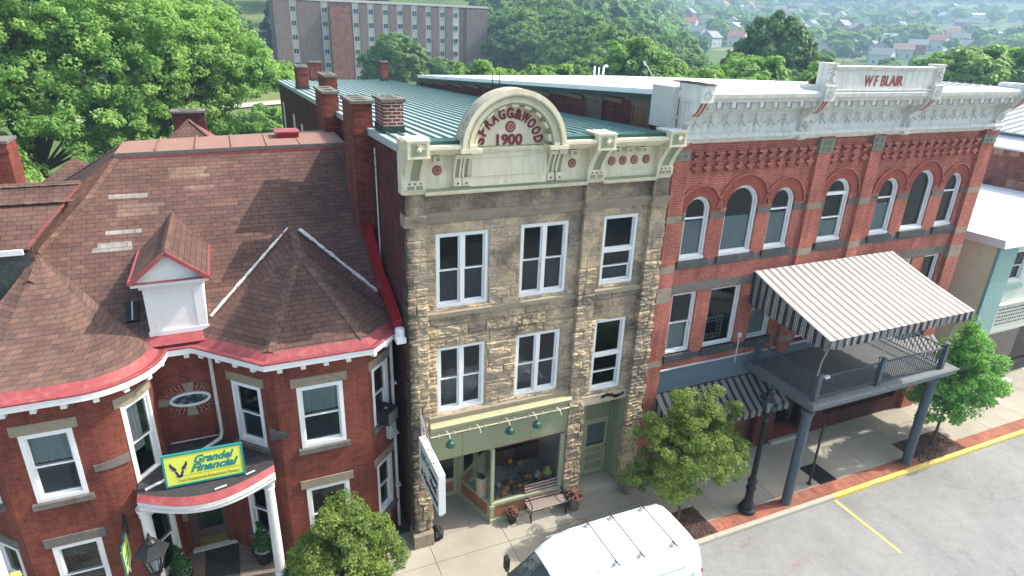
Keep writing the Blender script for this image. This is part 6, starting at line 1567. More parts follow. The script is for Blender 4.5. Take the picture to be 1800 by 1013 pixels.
# red step gutter against the party wall
mb = MB(); mb.hexa([(3.18, .15, 6.95), (3.46, .15, 6.95), (3.46, 1.7, 7.45), (3.18, 1.7, 7.45), (3.22, .15, 7.15), (3.42, .15, 7.15), (3.42, 1.7, 7.70), (3.22, 1.7, 7.70)]); mb.hexa([(3.16, 1.7, 7.2), (3.47, 1.7, 7.2), (3.47, 3.35, 8.45), (3.16, 3.35, 8.45), (3.22, 1.7, 7.68), (3.40, 1.7, 7.68), (3.40, 3.4, 8.78), (3.22, 3.4, 8.78)])
mb.build('party_gutter', M['red_gloss'], main)
mb = MB(); mb.lathe([(.12, 0), (.13, .22), (.10, .26), (.02, .27)], (3.32, .02, 6.72), 10); mb.box(3.20, 3.44, -.12, .14, 6.60, 6.76); mb.build('gutter_end', M['white'], main)
mb = MB()
mb.tube([(3.22, .68, 6.6), (3.22, .72, 6.45), (3.26, .78, .1)], .045, 8); [mb.box(3.18, 3.34, .68, .84, z, z + .04) for z in (1.6, 3.4, 5.0)]; mb.build('downpipe', M['bone'], VH)
mb = MB(); mb.tube([(-1.12, 1.10, 6.60), (-1.10, 1.33, 6.42), (-1.10, 1.36, 4.15), (-1.16, 1.30, 3.98), (-1.6, .95, 3.94)], .05, 8); mb.build('downpipe', M['bone'], VH)
# ---- dormer
DO = MB(); x0, x1, yf_, zt = -2.26, -1.03, 1.50, 8.33
DO.box(x0, x1, yf_, 3.4, 6.95, zt); dor = DO.build('dormer', M['white'], VH)
mb = MB(); mb.box(x0 - .03, x1 + .03, yf_ - .05, yf_, 6.98, 7.12); mb.box(x0, x0 + .2, yf_ - .035, yf_, 7.12, 8.2); mb.box(x1 - .2, x1, yf_ - .035, yf_, 7.12, 8.2); mb.box(x0 + .2, x1 - .2, yf_ - .035, yf_, 8.08, 8.2); mb.box(x0 - .06, x1 + .06, yf_ - .08, yf_, 8.2, 8.34)
xm = (x0 + x1) / 2; mb.box(x0 - .18, x1 + .18, yf_ - .28, 3.6, 8.34, 8.42); mb.prism([(x0 - .12, 8.42), (x1 + .12, 8.42), (xm, 9.02)], 'y', yf_ - .18, yf_ + .1)
mb.build('trim', M['white'], dor)
mb = MB(); rz, ez_ = 9.12, 8.46; yr0, yr1 = 1.18, 4.5; ye1 = 3.65
for sg, xe in ((-1, x0 - .20), (1, x1 + .20)):
    mb.poly([(xe, yr0, ez_), (xm, yr0, rz), (xm, yr1, rz), (xe, ye1, ez_)])
dr_ = mb.build('dormer_roof', M['shingle'], dor)
mb = MB()
for sg, xe in ((-1, x0 - .20), (1, x1 + .20)): mb.bar((xe, yr0 - .02, ez_ - .02), (xm, yr0 - .02, rz - .01), .05, .09); mb.bar((xe, yr0, ez_ - .02), (xe, ye1, ez_ - .02), .05, .08)
mb.bar((x0 - .2, yr0 + .02, 8.44), (x1 + .2, yr0 + .02, 8.44), .04, .04); mb.build('red_edge', M['red_paint'], dr_)
mb = MB(); hipcap(mb, (xm, yr0, rz), (xm, yr1, rz), .22, .08, .8); mb.build('ridge_cap', M['shingle_cone'], dr_)
mb = MB(); mb.poly([(x0 - .02, 1.14, EZ + .26), (x1 + .1, 1.14, EZ + .26), (x1 + .03, 1.48, 7.02), (x0 - .03, 1.48, 7.02)]); mb.poly([(x0 - .02, 1.48, 7.02), (x0 - .02, 1.14, EZ + .26), (x0 - .2, 1.4, 6.94)]); mb.build('apron_flashing', M['red_paint'], dor)
bx = thing('roof_vent', 'small black box vent lying on the shingles left of the white dormer', 'vent', (-2.62, 2.1, PZ(2.1)))
mb = MB(); nl = Vector((0, -SLP, 1)).normalized(); up = Vector((0, 1, SLP)).normalized(); mb.obox(Vector((-2.63, 2.08, PZ(2.08))) + nl * .05, (1, 0, 0), up, nl, .13, .27, .05); mb.build('housing', M['van_dark'], bx)
mb = MB(); mb.obox(Vector((-2.62, 2.08, PZ(2.08))) + nl * .11, (1, 0, 0), up, nl, .015, .26, .012); mb.build('ridge', M['steel'], bx)
sk = thing('roof_hatch', 'flat red-edged roof hatch lying on the brown ridge of the house', 'roof hatch', (1.75, 8.0, 10.53))
mb = MB(); mb.box(1.38, 2.06, 7.62, 8.35, 10.53, 10.66); mb.build('curb', M['red_gloss'], sk); mb = MB(); mb.box(1.34, 2.10, 7.58, 8.39, 10.66, 10.71); mb.build('lid', M['red_paint'], sk)
# ---- left wing dormer with its own slope
mb = MB(); dz = lambda y: 8.90 + SLP * (y - 3.4)
mb.poly([(-9, 3.3, dz(3.3)), (-4.62, 3.3, dz(3.3)), (-3.56, 4.95, dz(4.95)), (-9, 4.95, dz(4.95))]); mb.poly([(-9, 4.95, dz(4.95)), (-3.56, 4.95, dz(4.95)), (-4.6, 8, 7.9), (-9, 8, 7.9)])
lw = mb.build('wing_roof', M['shingle'], VH)
mb = MB(); mb.bar((-9, 3.28, dz(3.3) - .05), (-4.75, 3.28, dz(3.3) - .05), .06, .13); mb.build('fascia', M['white'], lw)
mb = MB(); mb.bar((-4.66, 3.36, dz(3.36) + .0), (-3.64, 4.88, dz(4.88) + .01), .035, .03); mb.build('red_flashing', M['red_paint'], lw)
mb = MB(); hipcap(mb, (-9, 4.95, dz(4.95)), (-3.62, 4.95, dz(4.95)), .24, .16, .7); mb.build('ridge_cap', M['shingle_cone'], lw); mb = MB(); hipcap(mb, (-9, 4.45, dz(4.45) - .01), (-3.75, 4.45, dz(4.45) - .01), .2, .16, .2); mb.build('ridge_cap', M['shingle_cone'], lw)
mb = MB(); mb.box(-9, -4.62, 3.5, 3.55, 7.0, 8.85); mb.build('wing_wall', M['shingle'], VH)
M['fglass0'] = paint('dark_wing_pane', (.05, .065, .06), .2, .5, 2, (.16, .17, .13), .5, spec=.6)
mb = MB(); mb.box(-8.8, -4.72, 3.44, 3.49, 7.6, 8.72); mb.build('wing_window', M['fglass0'], VH)
# back turret and gable
mb = MB()
for c, h, w, zb in (((-1.25, 11.6), 10.62, 1.5, 9.3), ((-4.95, 11.6), 9.45, 1.6, 8.2)):
    q = [(c[0] - w, c[1] - w, zb), (c[0] + w, c[1] - w, zb), (c[0] + w, c[1] + w, zb), (c[0] - w, c[1] + w, zb)]
    for i in range(4): mb.poly([q[i], q[(i + 1) % 4], (c[0], c[1], h)], 1 if (i == 1 and c[0] > -3) else 0)
mb.build('turret_roof', [M['shingle'], M['red_paint']], main)
mb = MB(); mb.bar((-1.25, 11.6, 10.62), (.25, 10.1, 9.3), .1, .05); mb.bar((-1.25, 11.6, 10.62), (-2.75, 10.1, 9.3), .1, .05); mb.build('turret_cap', M['shingle_cone'], main)
chimney(VH, -1.85, -.75, 13.0, 13.7, 8, 10.75, 'brick_side', flues=2)
chimney(VH, -7.2, -5.75, 7.95, 8.95, 8.6, 10.62, 'brick_house', cap=.03, flues=3, bands=((10.3, .025),))
# ---- bowed porch roof between the bays, two columns
def bow(x, dep): return -.36 - dep * math.sin(math.pi * (x + 2.92) / 2.94)
NB = 22; xs_ = [-2.92 + 2.94 * i / NB for i in range(NB + 1)]
mb = MB()
for a, b in zip(xs_, xs_[1:]):
    ya, yb = bow(a, .55), bow(b, .55); ya2, yb2 = bow(a, .60) - .04, bow(b, .60) - .04
    mb.poly([(a, ya2, 3.62), (b, yb2, 3.62), (b, yb2, 3.80), (a, ya2, 3.80)]); mb.poly([(a, ya + .06, 3.50), (b, yb + .06, 3.50), (b, yb2, 3.62), (a, ya2, 3.62)]); mb.poly([(a, ya + .06, 3.50), (a, 1.5, 3.50), (b, 1.5, 3.50), (b, yb + .06, 3.50)])
    mb.poly([(a, ya2 - .02, 3.80), (b, yb2 - .02, 3.80), (b, yb2 - .02, 3.84), (a, ya2 - .02, 3.84)])
pr_ = mb.build('porch_roof', M['white'], VH)
mb = MB()
for a, b in zip(xs_, xs_[1:]):
    ya, yb = bow(a, .60) - .05, bow(b, .60) - .05; yc, yd = bow(a, .55) + .12, bow(b, .55) + .12
    mb.poly([(a, ya, 3.84), (b, yb, 3.84), (b, yd, 3.93), (a, yc, 3.93)])
mb.build('red_rim', M['red_paint'], pr_)
mb = MB(); M['felt_dark'] = paint('dark_roof_felt', (.045, .045, .048), .9, .3, 3, (.16, .14, .12), .4)
for a, b in zip(xs_, xs_[1:]):
    yc, yd = bow(a, .55) + .12, bow(b, .55) + .12; mb.poly([(a, yc, 3.93), (b, yd, 3.93), (b, 1.5, 3.91), (a, 1.5, 3.91)])
mb.build('roof_felt', M['felt_dark'], pr_)
mb = MB(); i = 0
for k in range(46):
    x = -2.88 + 2.86 * k / 45; y = bow(x, .60) - .045; mb.box(x - .018, x + .018, y - .02, y + .02, 3.70, 3.735)
mb.build_each('dentil', M['bone_d'], pr_)
mb = MB(); mb.tube([(-2.75, -.2, 3.97), (-2.3, .05, 3.97)], .035, 8); mb.tube([(-1.3, -.72, 3.955), (-1.05, -.66, 3.955)], .018, 6); mb.tube([(-.62, -.42, 3.955), (-.42, -.34, 3.955)], .018, 6); mb.build_each('loose_pipe', M['white'], pr_)
mb = MB(); mb.tube([(-2.3, 1.46, 3.99), (-1.2, 1.46, 3.99)], .02, 6); mb.build('flashing', M['steel'], pr_)
for x in (-2.86, -.16):
    mb = MB(); mb.lathe([(.15, .46), (.15, .53), (.125, .57), (.13, 1.2), (.115, 3.25), (.14, 3.28), (.12, 3.33), (.15, 3.40), (.17, 3.46), (.17, 3.51)], (x, -.20, 0), 18); mb.build('column', M['white'], VH)
# floor, steps, doors
t = NT('flagstone'); co = t.coord('Object'); vo = t.n('ShaderNodeTexVoronoi'); vo.feature = 'DISTANCE_TO_EDGE'; vo.inputs['Scale'].default_value = 2.2; t.l(co, vo.inputs['Vector'])
fc = t.mix(t.ramp(vo.outputs['Distance'], [(0, 1), (.03, 0)]), t.mix(t.noise(co, 2, 4), (.17, .13, .105), (.27, .22, .18)), (.12, .1, .09)); M['flag'] = t.pbr(fc, .85)
mb = MB(); mb.box(-2.7, .2, -.10, 2.0, .0, .40); mb.build('porch_floor', M['flag'], VH)
mb = MB(); mb.box(-2.8, .3, -.42, -.10, 0, .46); mb.box(-2.75, .2, -.75, -.42, 0, .30); mb.box(-2.75, .2, -1.05, -.75, 0, .15); mb.build('porch_step', M['sandstone_trim'], VH)
mb = MB(); mb.box(-2.3, -1.0, 1.42, 1.56, .40, .47); mb.build('threshold', M['bone'], VH)
mb = MB(); f = fW; mb.box(-2.26, -2.16, 1.56, 1.68, .4, 3.0); mb.box(-1.46 + .1, -1.26 - .01, 1.56, 1.68, .4, 3.0); mb.box(-2.16, -1.36, 1.6, 1.66, .4, 1.0); mb.box(-2.16, -2.06, 1.6, 1.66, 1.0, 2.5); mb.box(-1.46, -1.36, 1.6, 1.66, 1.0, 2.5); mb.box(-2.16, -1.36, 1.6, 1.66, 2.4, 2.55)
dd = mb.build('entrance_door', M['wood_dark'], VH); mb = MB(); mb.box(-2.1, -1.42, 1.585, 1.60, .45, .75); mb.build('kick_plate', M['brass'], dd); mb = MB(); mb.poly([(-2.06, 1.63, 1.0), (-1.46, 1.63, 1.0), (-1.46, 1.63, 2.95), (-2.06, 1.63, 2.95)]); mb.build('door_glass', M['glass'], dd, autouv=False)
mb = MB(); mb.box(-2.4, -2.26, 1.47, 1.5, 1.5, 1.75); mb.box(-1.2, -1.05, 1.44, 1.5, 1.5, 1.75); mb.build('stone_block', M['sandstone_trim'], VH)
rt = thing('door_mat', 'dark grey ribbed mat on the flagstones in front of the house entrance', 'mat', (-1.5, .6, .41))
mb = MB(); mb.box(-2.0, -1.15, -.05, 1.38, .402, .415)
for i in range(28): mb.box(-1.99, -1.16, -.03 + i * .05, -.01 + i * .05, .415, .42)
mb.build('mat', M['felt_dark'], rt)
# ---- signs and fittings of the house
GS = thing('balcony_sign', 'lime yellow signboard with teal frame and horned emblem, standing on the porch roof', 'sign', (-1.5, -.25, 3.93))
a0 = Vector((-2.29, -.30, 3.98)); a1 = Vector((-.64, -.36, 3.98)); ux = (a1 - a0).normalized(); uz = Vector((0, .10, 1)).normalized(); nn = ux.cross(uz); Wd = (a1 - a0).length; Hh = .80
c = a0 + ux * Wd / 2 + uz * Hh / 2
mb = MB(); mb.obox(c, ux, nn, uz, Wd / 2, .02, Hh / 2); mb.build('board', M['yellow_sign'], GS)
mb = MB()
for s_ in (-1, 1): mb.obox(c + uz * s_ * (Hh / 2 - .012), ux, nn, uz, Wd / 2 + .02, .032, .022); mb.obox(c + ux * s_ * (Wd / 2), ux, nn, uz, .022, .031, Hh / 2 - .02)
mb.build('sign_frame', M['teal'], GS)
for k in (.12, .9):
    p = a0 + ux * Wd * k; mb = MB(); mb.obox(p + Vector((0, .0, -.03)), ux, nn, uz, .04, .03, .05); mb.bar(p + uz * .5 - nn * -.0, p + Vector((0, .45, -.04)), .02); mb.build('foot', M['black'], GS)
nf = -nn if nn.y > 0 else nn
o_ = c + nf * .024
def onb(u, v): return a0 + ux * u + uz * v + nf * .022
M['teal_ink'] = paint('teal_ink', (.02, .22, .20), .5, .05, 3)
text_mesh('lettering', "Grandel", .27, onb(.60, .50), ux, uz, M['teal_ink'], GS, .004, shear=.45, bold=.011, width=.86)
text_mesh('lettering', "Financial", .27, onb(.52, .29), ux, uz, M['teal_ink'], GS, .004, shear=.45, bold=.011, width=1.04)
text_mesh('lettering', "Your Hometown Retirement Partner", .125, onb(.24, .085), ux, uz, M['gold_ink'], GS, .003, width=1.32)
mb = MB(); mb.obox(onb(.88, .235), ux, nf, uz, .68, .002, .004); mb.build('rule', M['gold_ink'], GS)
# emblem: a ring at the foot with two ribbon horns
mb = MB()
def ribbon(pts, wd):
    for (p, w0), (q, w1) in zip(zip(pts, wd), zip(pts[1:], wd[1:])):
        p = Vector(p); q = Vector(q); d = (q - p); 
        if d.length < 1e-5: continue
        d.normalize(); n_ = Vector((-d.y, d.x)); mb.poly([onb(*(p - n_ * w0)) + nf * .004, onb(*(q - n_ * w1)) + nf * .004, onb(*(q + n_ * w1)) + nf * .004, onb(*(p + n_ * w0)) + nf * .004])
cx, cy = .30, .34
for s_ in (-1, 1):
    ribbon([(cx + s_ * .02, cy - .085), (cx + s_ * .05, cy - .05), (cx + s_ * .06, cy), (cx + s_ * .09, cy + .04)], [.018, .026, .026, .010])
    ribbon([(cx + s_ * .055, cy + .055), (cx + s_ * .09, cy + .10), (cx + s_ * .14, cy + .15), (cx + s_ * .165, cy + .20), (cx + s_ * .160, cy + .27)], [.012, .030, .032, .026, .002])
    ribbon([(cx + s_ * .08, cy + .05), (cx + s_ * .13, cy + .075), (cx + s_ * .175, cy + .085)], [.004, .012, .002])
ribbon([(cx - .055, cy - .085), (cx - .02, cy - .11), (cx + .02, cy - .11), (cx + .055, cy - .085)], [.03, .032, .032, .03])
mb.build('emblem', M['purple'], GS)
YS = thing('projecting_sign', 'small lime yellow sign hanging from a black bracket on the brick bay', 'sign', (-3.32, -.1, 2.9))
mb = MB(); mb.box(-3.335, -3.305, -.92, -.26, 2.33, 2.95); mb.build('board', M['yellow_sign'], YS)
mb = MB(); mb.box(-3.34, -3.30, -.94, -.92, 2.31, 2.97); mb.box(-3.34, -3.30, -.26, -.24, 2.31, 2.97); mb.box(-3.34, -3.30, -.92, -.26, 2.95, 2.97); mb.box(-3.34, -3.30, -.92, -.26, 2.31, 2.33); mb.build('sign_frame', M['teal'], YS)
mb = MB(); mb.box(-3.345, -3.295, -.05, .0, 2.7, 3.30); mb.bar((-3.32, -.02, 3.25), (-3.32, -1.0, 3.10), .03); mb.bar((-3.32, -.02, 2.8), (-3.32, -.9, 3.1), .02); mb.bar((-3.32, -.3, 2.97), (-3.32, -.3, 3.2), .01); mb.bar((-3.32, -.88, 2.97), (-3.32, -.88, 3.1), .01); mb.build('bracket', M['black'], YS)
mb = MB(); mb.box(-3.33, -3.31, -.60, -.28, 2.10, 2.28); mb.build('small_plate', M['white'], YS)
mb = MB(); mb.box(-3.308, -3.300, -.56, -.32, 2.13, 2.17); mb.box(-3.308, -3.300, -.56, -.32, 2.20, 2.24); mb.build('marking', M['purple'], YS)
text_mesh('lettering', "Grandel", .15, (-3.303, -.86, 2.64), (0, 1, 0), (0, 0, 1), M['teal_ink'], YS, .003, shear=.4, bold=.004, width=.50)
text_mesh('lettering', "Financial", .15, (-3.303, -.88, 2.47), (0, 1, 0), (0, 0, 1), M['teal_ink'], YS, .003, shear=.4, bold=.004, width=.56)
AC_ = thing('air_conditioner', 'dark window air conditioner in the lower sash of the narrow angled bay window', 'air conditioner', (2.9, .4, 4.2))
d_ = Vector((1, 1, 0)).normalized(); n_ = Vector((1, -1, 0)).normalized(); c = Vector((2.82, .44, 4.36)) + n_ * .16
mb = MB(); mb.obox(c, d_, n_, (0, 0, 1), .24, .22, .19); mb.build('case', M['ink'], AC_); mb = MB()
for k in range(8): mb.obox(c + n_ * .222 + Vector((0, 0, -.15 + k * .042)), d_, n_, (0, 0, 1), .22, .004, .012)
mb.obox(c + Vector((0, 0, .192)), d_, n_, (0, 0, 1), .05, .04, .003); mb.build('grille', M['steel'], AC_)
EM = thing('meter_box', 'grey-white meter box on the brick below the air conditioner', 'meter box', (3.0, .6, 3.5))
c = Vector((3.04, .66, 3.62)) + n_ * .07; mb = MB(); mb.obox(c, d_, n_, (0, 0, 1), .10, .07, .22); mb.obox(c + n_ * .08 + Vector((0, 0, .08)), d_, n_, (0, 0, 1), .06, .02, .06); mb.build('case', M['bone'], EM)
# ================================================================ street furniture, vehicle
def lamp_post(x, y, label):
    r = thing('street_lamp', label, 'street lamp', (x, y, 0), 'black lantern street lamps')
    m = MB(); m.lathe([(.27, 0), (.28, .04), (.27, .10), (.20, .16), (.22, .22), (.19, .30), (.13, .42), (.12, .78), (.15, .84), (.16, .90), (.12, .98), (.14, 1.10), (.155, 1.16), (.10, 1.26), (.075, 1.40), (.068, 2.4), (.06, 3.30), (.085, 3.34), (.085, 3.40), (.055, 3.44), (.05, 3.54), (.11, 3.60), (.12, 3.64)], (x, y, 0), 16)
    m.bar((x - .28, y, 3.36), (x + .28, y, 3.36), .02)
    for k in range(12): a = k * math.pi / 6; m.bar((x + .074 * math.cos(a), y + .074 * math.sin(a), 1.4), (x + .062 * math.cos(a), y + .062 * math.sin(a), 3.3), .014)
    m.build('post', M['black'], r)
    L = MB(); n = 6; z0, z1, r0, r1 = 3.64, 4.14, .12, .235
    for k in range(n):
        a = 2 * math.pi * k / n + .3; L.bar((x + r0 * math.cos(a), y + r0 * math.sin(a), z0), (x + r1 * math.cos(a), y + r1 * math.sin(a), z1), .022)
    L.lathe([(.31, 4.13), (.32, 4.16), (.28, 4.19)], (x, y, 0), 6, 0, False, .3); L.lathe([(.29, 4.18), (.13, 4.34), (.12, 4.37)], (x, y, 0), 6, 0, False, .3); L.lathe([(.11, 4.36), (.12, 4.40), (.07, 4.45), (.035, 4.47), (.05, 4.50), (.02, 4.54), (.03, 4.56), (.005, 4.62)], (x, y, 0), 12)
    ln = L.build('lantern', M['black'], r); G = MB()
    for k in range(n):
        a = 2 * math.pi * k / n + .3; b = a + 2 * math.pi / n; G.poly([(x + r0 * .98 * math.cos(a), y + r0 * .98 * math.sin(a), z0), (x + r0 * .98 * math.cos(b), y + r0 * .98 * math.sin(b), z0), (x + r1 * .98 * math.cos(b), y + r1 * .98 * math.sin(b), z1), (x + r1 * .98 * math.cos(a), y + r1 * .98 * math.sin(a), z1)])
    G.build('lantern_glass', M['glass'], ln, autouv=False); B = MB(); B.lathe([(.04, 3.66), (.05, 3.8), (.05, 3.95), (.02, 4.02)], (x, y, 0), 10); B.build('bulb', M['white'], ln)
lamp_post(13.68, -2.50, 'tall black lantern street lamp beside the striped street awning and blue porch')
lamp_post(-2.42, -2.50, 'black lantern street lamp in front of the brick house entrance')
r = thing('street_pole', 'pale pole with a yellow fitting, nearest the street by the brick house', 'pole', (-4.80, -2.6, 0))
m = MB(); m.tube([(-4.80, -2.6, 0), (-4.76, -2.6, 5.4)], [.11, .10], 12); m.build('shaft', M['white_clean'], r); m = MB(); m.box(-4.66, -4.52, -2.68, -2.5, 4.05, 4.45); m.build('yellow_fitting', M['yellow_sign'], r)
r = thing('sign_post', 'bare rusty brown post without a sign standing on the sidewalk under the porch', 'post', (16.60, -2.29, 0))
m = MB(); m.hexa([(16.57, -2.32, 0), (16.63, -2.32, 0), (16.63, -2.27, 0), (16.57, -2.27, 0), (16.60, -2.30, 2.48), (16.66, -2.30, 2.48), (16.66, -2.25, 2.48), (16.60, -2.25, 2.48)]); m.box(16.54, 16.67, -2.35, -2.24, 0, .05); m.build('post', M['rust'], r)
# bench
r = thing('park_bench', 'slatted wooden bench with black iron ends outside the shop window', 'bench', (7.6, -.3, 0))
xa, xb = 7.02, 8.22
for i in range(7):
    y = -.50 + i * .062; z = .435 - .012 * math.sin(i / 6 * math.pi); m = MB(); m.box(xa - .03, xb + .03, y - .020, y + .020, z, z + .026); m.build('seat_slat', M['wood_bench'], r)
for i in range(6):
    t_ = i / 5; z = .54 + .47 * t_; y = -.10 + .10 * t_; m = MB(); m.obox(((xa + xb) / 2, y, z), (1, 0, 0), (0, .2, 1), (0, 1, -.2), (xb - xa) / 2 + .03, .024, .012); m.build('back_slat', M['wood_bench'], r)
for x in (xa, xb):
    m = MB(); m.tube([(x, -.52, 0), (x, -.47, .2), (x, -.52, .42), (x, -.10, .42), (x, -.06, .6), (x, .03, 1.05)], .024, 6); m.tube([(x, -.02, 0), (x, -.08, .2), (x, -.10, .42)], .024, 6); m.tube([(x, -.05, .66), (x, -.3, .70), (x, -.52, .66), (x, -.54, .58), (x, -.48, .44)], .018, 6); m.tube([(x, -.46, .12), (x, -.3, .26), (x, -.1, .12)], .014, 6); m.build('iron_end', M['black'], r)
m = MB(); m.tube([(xa, -.3, .26), (xb, -.3, .26)], .012, 6); m.build('stretcher', M['black'], r)
def pot(x, y, label, mat, h=.42, R_=.19, plant=None, cat='flower pot'):
    r = thing('flower_pot', label, cat, (x, y, 0), 'pots along the shopfronts')
    m = MB(); m.lathe([(R_ * .62, 0), (R_ * .66, .02), (R_ * .95, h * .8), (R_ * 1.08, h * .82), (R_ * 1.1, h), (R_ * .95, h), (R_ * .9, h * .86), (.01, h * .86)], (x, y, 0), 20); m.build('pot', M[mat], r)
    if plant:
        rg = random.Random(int(x * 10)); m = MB()
        for _ in range(150):
            a = rg.uniform(0, 6.28); q = rg.uniform(0, R_ * 1.15); z = h * .85 + rg.uniform(0, .28) * (1.2 - q / R_ * .6); m.obox((x + q * math.cos(a), y + q * math.sin(a), z), (math.cos(a), math.sin(a), rg.uniform(-.5, 1)), (-math.sin(a), math.cos(a), rg.uniform(-.6, .6)), (0, 0, 1), rg.uniform(.03, .07), rg.uniform(.01, .025), .002)
        m.build('plant', M[plant], r)
pot(6.50, -.26, 'dark pot of dry brown leaves left of the bench', 'van_dark', .34, .17, 'dead_plant')
pot(8.55, -.42, 'large mottled clay pot between the bench and the door step', 'terra_pot', .48, .22, 'dead_plant')
pot(10.52, -.42, 'small mottled clay pot right of the door step beside the street tree', 'terra_pot', .36, .17)

# van, nose to the left
VX = thing('parked_van', 'white high-roofed panel van with three roof bars parked nose left at the kerb', 'van', (6.6, -4.22, -.13))
cy = -4.22; g0 = -.13
st = [  # x, top z, half width at roof, half width at belt, bottom z, glass flag
    (9.46, 1.9, .80, .93, .42), (9.47, 2.18, .80, .97, .36), (9.40, 2.40, .80, .985, .32), (9.22, 2.50, .81, .99, .30), (8.7, 2.545, .82, .99, .30), (7.6, 2.56, .825, .99, .30), (6.6, 2.55, .82, .99, .30), (6.15, 2.50, .80, .99, .30), (5.80, 2.36, .77, .985, .30), (5.62, 2.24, .75, .98, .30), (4.78, 1.50, .80, .96, .30), (4.55, 1.38, .84, .95, .30), (4.10, 1.18, .80, .92, .30), (3.86, .98, .70, .86, .34), (3.80, .70, .66, .82, .40)]
def sect(s_):
    x, zt, wr, wb, zb = s_; belt = min(1.30, zt - .22); crown = .045 if zt > 2 else .02; P = []
    sh = min(.20, (zt - belt) * .45)
    prof = [(wb * .93, zb), (wb, zb + .12), (wb, .75), (wb * .995, belt), (wb * .94 + wr * .06, belt + (zt - sh - belt) * .5), (wr + (wb - wr) * .28, zt - sh), (wr + (wb - wr) * .12, zt - sh * .5), (wr * .985, zt - sh * .16), (wr * .88, zt), (wr * .5, zt + crown * .8), (0, zt + crown)]
    P = [(x, cy + w, z + g0 + .05) for w, z in prof] + [(x, cy - w, z + g0 + .05) for w, z in prof[-2::-1]]
    return P
SS = [sect(s_) for s_ in st]; V = MB(); NPP = len(SS[0])
for i in range(len(SS) - 1):
    for k in range(NPP - 1):
        ws = (i == 9 and 5 <= k <= NPP - 7); sidew = (i in (8, 9) and k in (3, 4, NPP - 6 + 0, NPP - 5 + 0) and False)
        V.poly([SS[i][k], SS[i][k + 1], SS[i + 1][k + 1], SS[i + 1][k]], 1 if ws else 0, None, not ws)
V.poly(SS[0][::-1]); V.poly(SS[-1])
for i in range(len(SS) - 1): V.poly([SS[i][0], SS[i][-1], SS[i + 1][-1], SS[i + 1][0]])
body = V.build('body', [M['van_white'], M['van_glass']], VX, autouv=False)
m = MB()
for sg in (-1, 1):
    yb_ = cy + sg * .985; m.poly([(5.75, cy + sg * .93, 2.05 + g0), (5.02, cy + sg * .955, 1.52 + g0), (5.0, cy + sg * .995, 1.34 + g0), (5.95, cy + sg * 1.0, 1.34 + g0), (5.98, cy + sg * .93, 2.05 + g0)])
m.build('side_window', M['van_dark'], body)
m = MB(); m.box(4.85, 5.35, cy - .80, cy + .80, 1.22, 1.30); m.obox((5.0, cy + .45, 1.36), (1, .2, .15), (-.2, 1, 0), (0, 0, 1), .14, .22, .01); m.obox((5.05, cy - .15, 1.36), (1, -.4, .15), (.4, 1, 0), (0, 0, 1), .16, .20, .012); m.box(5.3, 6.4, cy - .8, cy + .8, .5, .9); m.build('dashboard', M['dash'], body)
m = MB(); m.box(6.3, 6.34, cy - .85, cy + .85, .4, 2.3); m.build('bulkhead', M['van_dark'], body)
m = MB()
for sg in (-1, 1):
    y_ = cy + sg * .992
    for (xa_, xb_, za, zb_) in ((6.05, 6.065, .5, 2.0), (7.45, 7.465, .5, 2.0), (9.15, 9.165, .5, 2.1)): m.box(xa_, xb_, min(y_, y_ + sg * .004), max(y_, y_ + sg * .004), za, zb_)
    for (xa_, xb_) in ((6.25, 7.3), (7.65, 9.0)):
        for z in (1.45, 2.0): m.box(xa_, xb_, cy + sg * .93 - .02, cy + sg * .93 + .02, z - .006, z + .006)
    m.box(4.3, 9.2, min(cy + sg * .99, cy + sg * 1.01), max(cy + sg * .99, cy + sg * 1.01), .38, .52)
m.build('trim', M['enamel'], body)
m = MB()
for sg in (-1, 1): m.bar((5.9, cy + sg * .70, 2.50), (9.15, cy + sg * .70, 2.50), .012, .02)
for x in (6.35, 9.1): m.bar((x, cy - .70, 2.515), (x, cy + .70, 2.515), .012, .012)
m.build('roof_seam', M['enamel'], body)
for i, x in enumerate((7.05, 7.74, 8.68)):
    m = MB(); m.tube([(x, cy + .79, 2.60), (x, cy - .82, 2.60)], .016, 6); o = m.build('roof_bar', M['rust'], VX)
    m = MB()
    for sg in (-1, 1): m.prism([(x - .06, 2.44), (x + .06, 2.44), (x + .03, 2.585), (x - .03, 2.585)], 'y', cy + sg * .66 - .05, cy + sg * .66 + .05)
    m.build('bar_foot', M['white'], o)
for x in (4.75, 8.3):
    for sg in (-1, 1):
        m = MB(); y_ = cy + sg * .86; m.tube([(x, y_ - .12, .23), (x, y_ + .12, .23)], .36, 24); w_ = m.build('wheel', M['van_dark'], VX); m = MB(); m.tube([(x, y_ + sg * .10, .23), (x, y_ + sg * .13, .23)], .20, 16); m.build('rim', M['steel'], w_)
for sg in (-1, 1):
    m = MB(); m.bar((5.05, cy + sg * .95, 1.35), (5.10, cy + sg * 1.14, 1.42), .04); m.obox((5.10, cy + sg * 1.20, 1.50), (.35, .1, 0), (0, 1, 0), (0, 0, 1), .06, .09, .18); m.build('mirror', M['van_dark'], VX)
    m = MB(); m.obox((3.98, cy + sg * .72, .88), (1, sg * .5, 0), (-sg * .5, 1, 0), (.2, 0, 1), .10, .14, .13); m.build('headlight', M['enamel'], VX)
    m = MB(); m.box(9.42, 9.49, cy + sg * .90 - .05, cy + sg * .90 + .05, 1.1, 1.7); m.build('tail_light', M['red_gloss'], VX)
m = MB(); m.obox((5.3, cy + .2, 1.99), (.84, 0, .74), (0, 1, 0), (-.74, 0, .84), .35, .006, .006); m.obox((4.95, cy - .4, 1.68), (0, 1, 0), (.8, 0, .7), (-.7, 0, .8), .4, .008, .008); m.build('wiper', M['van_dark'], VX)

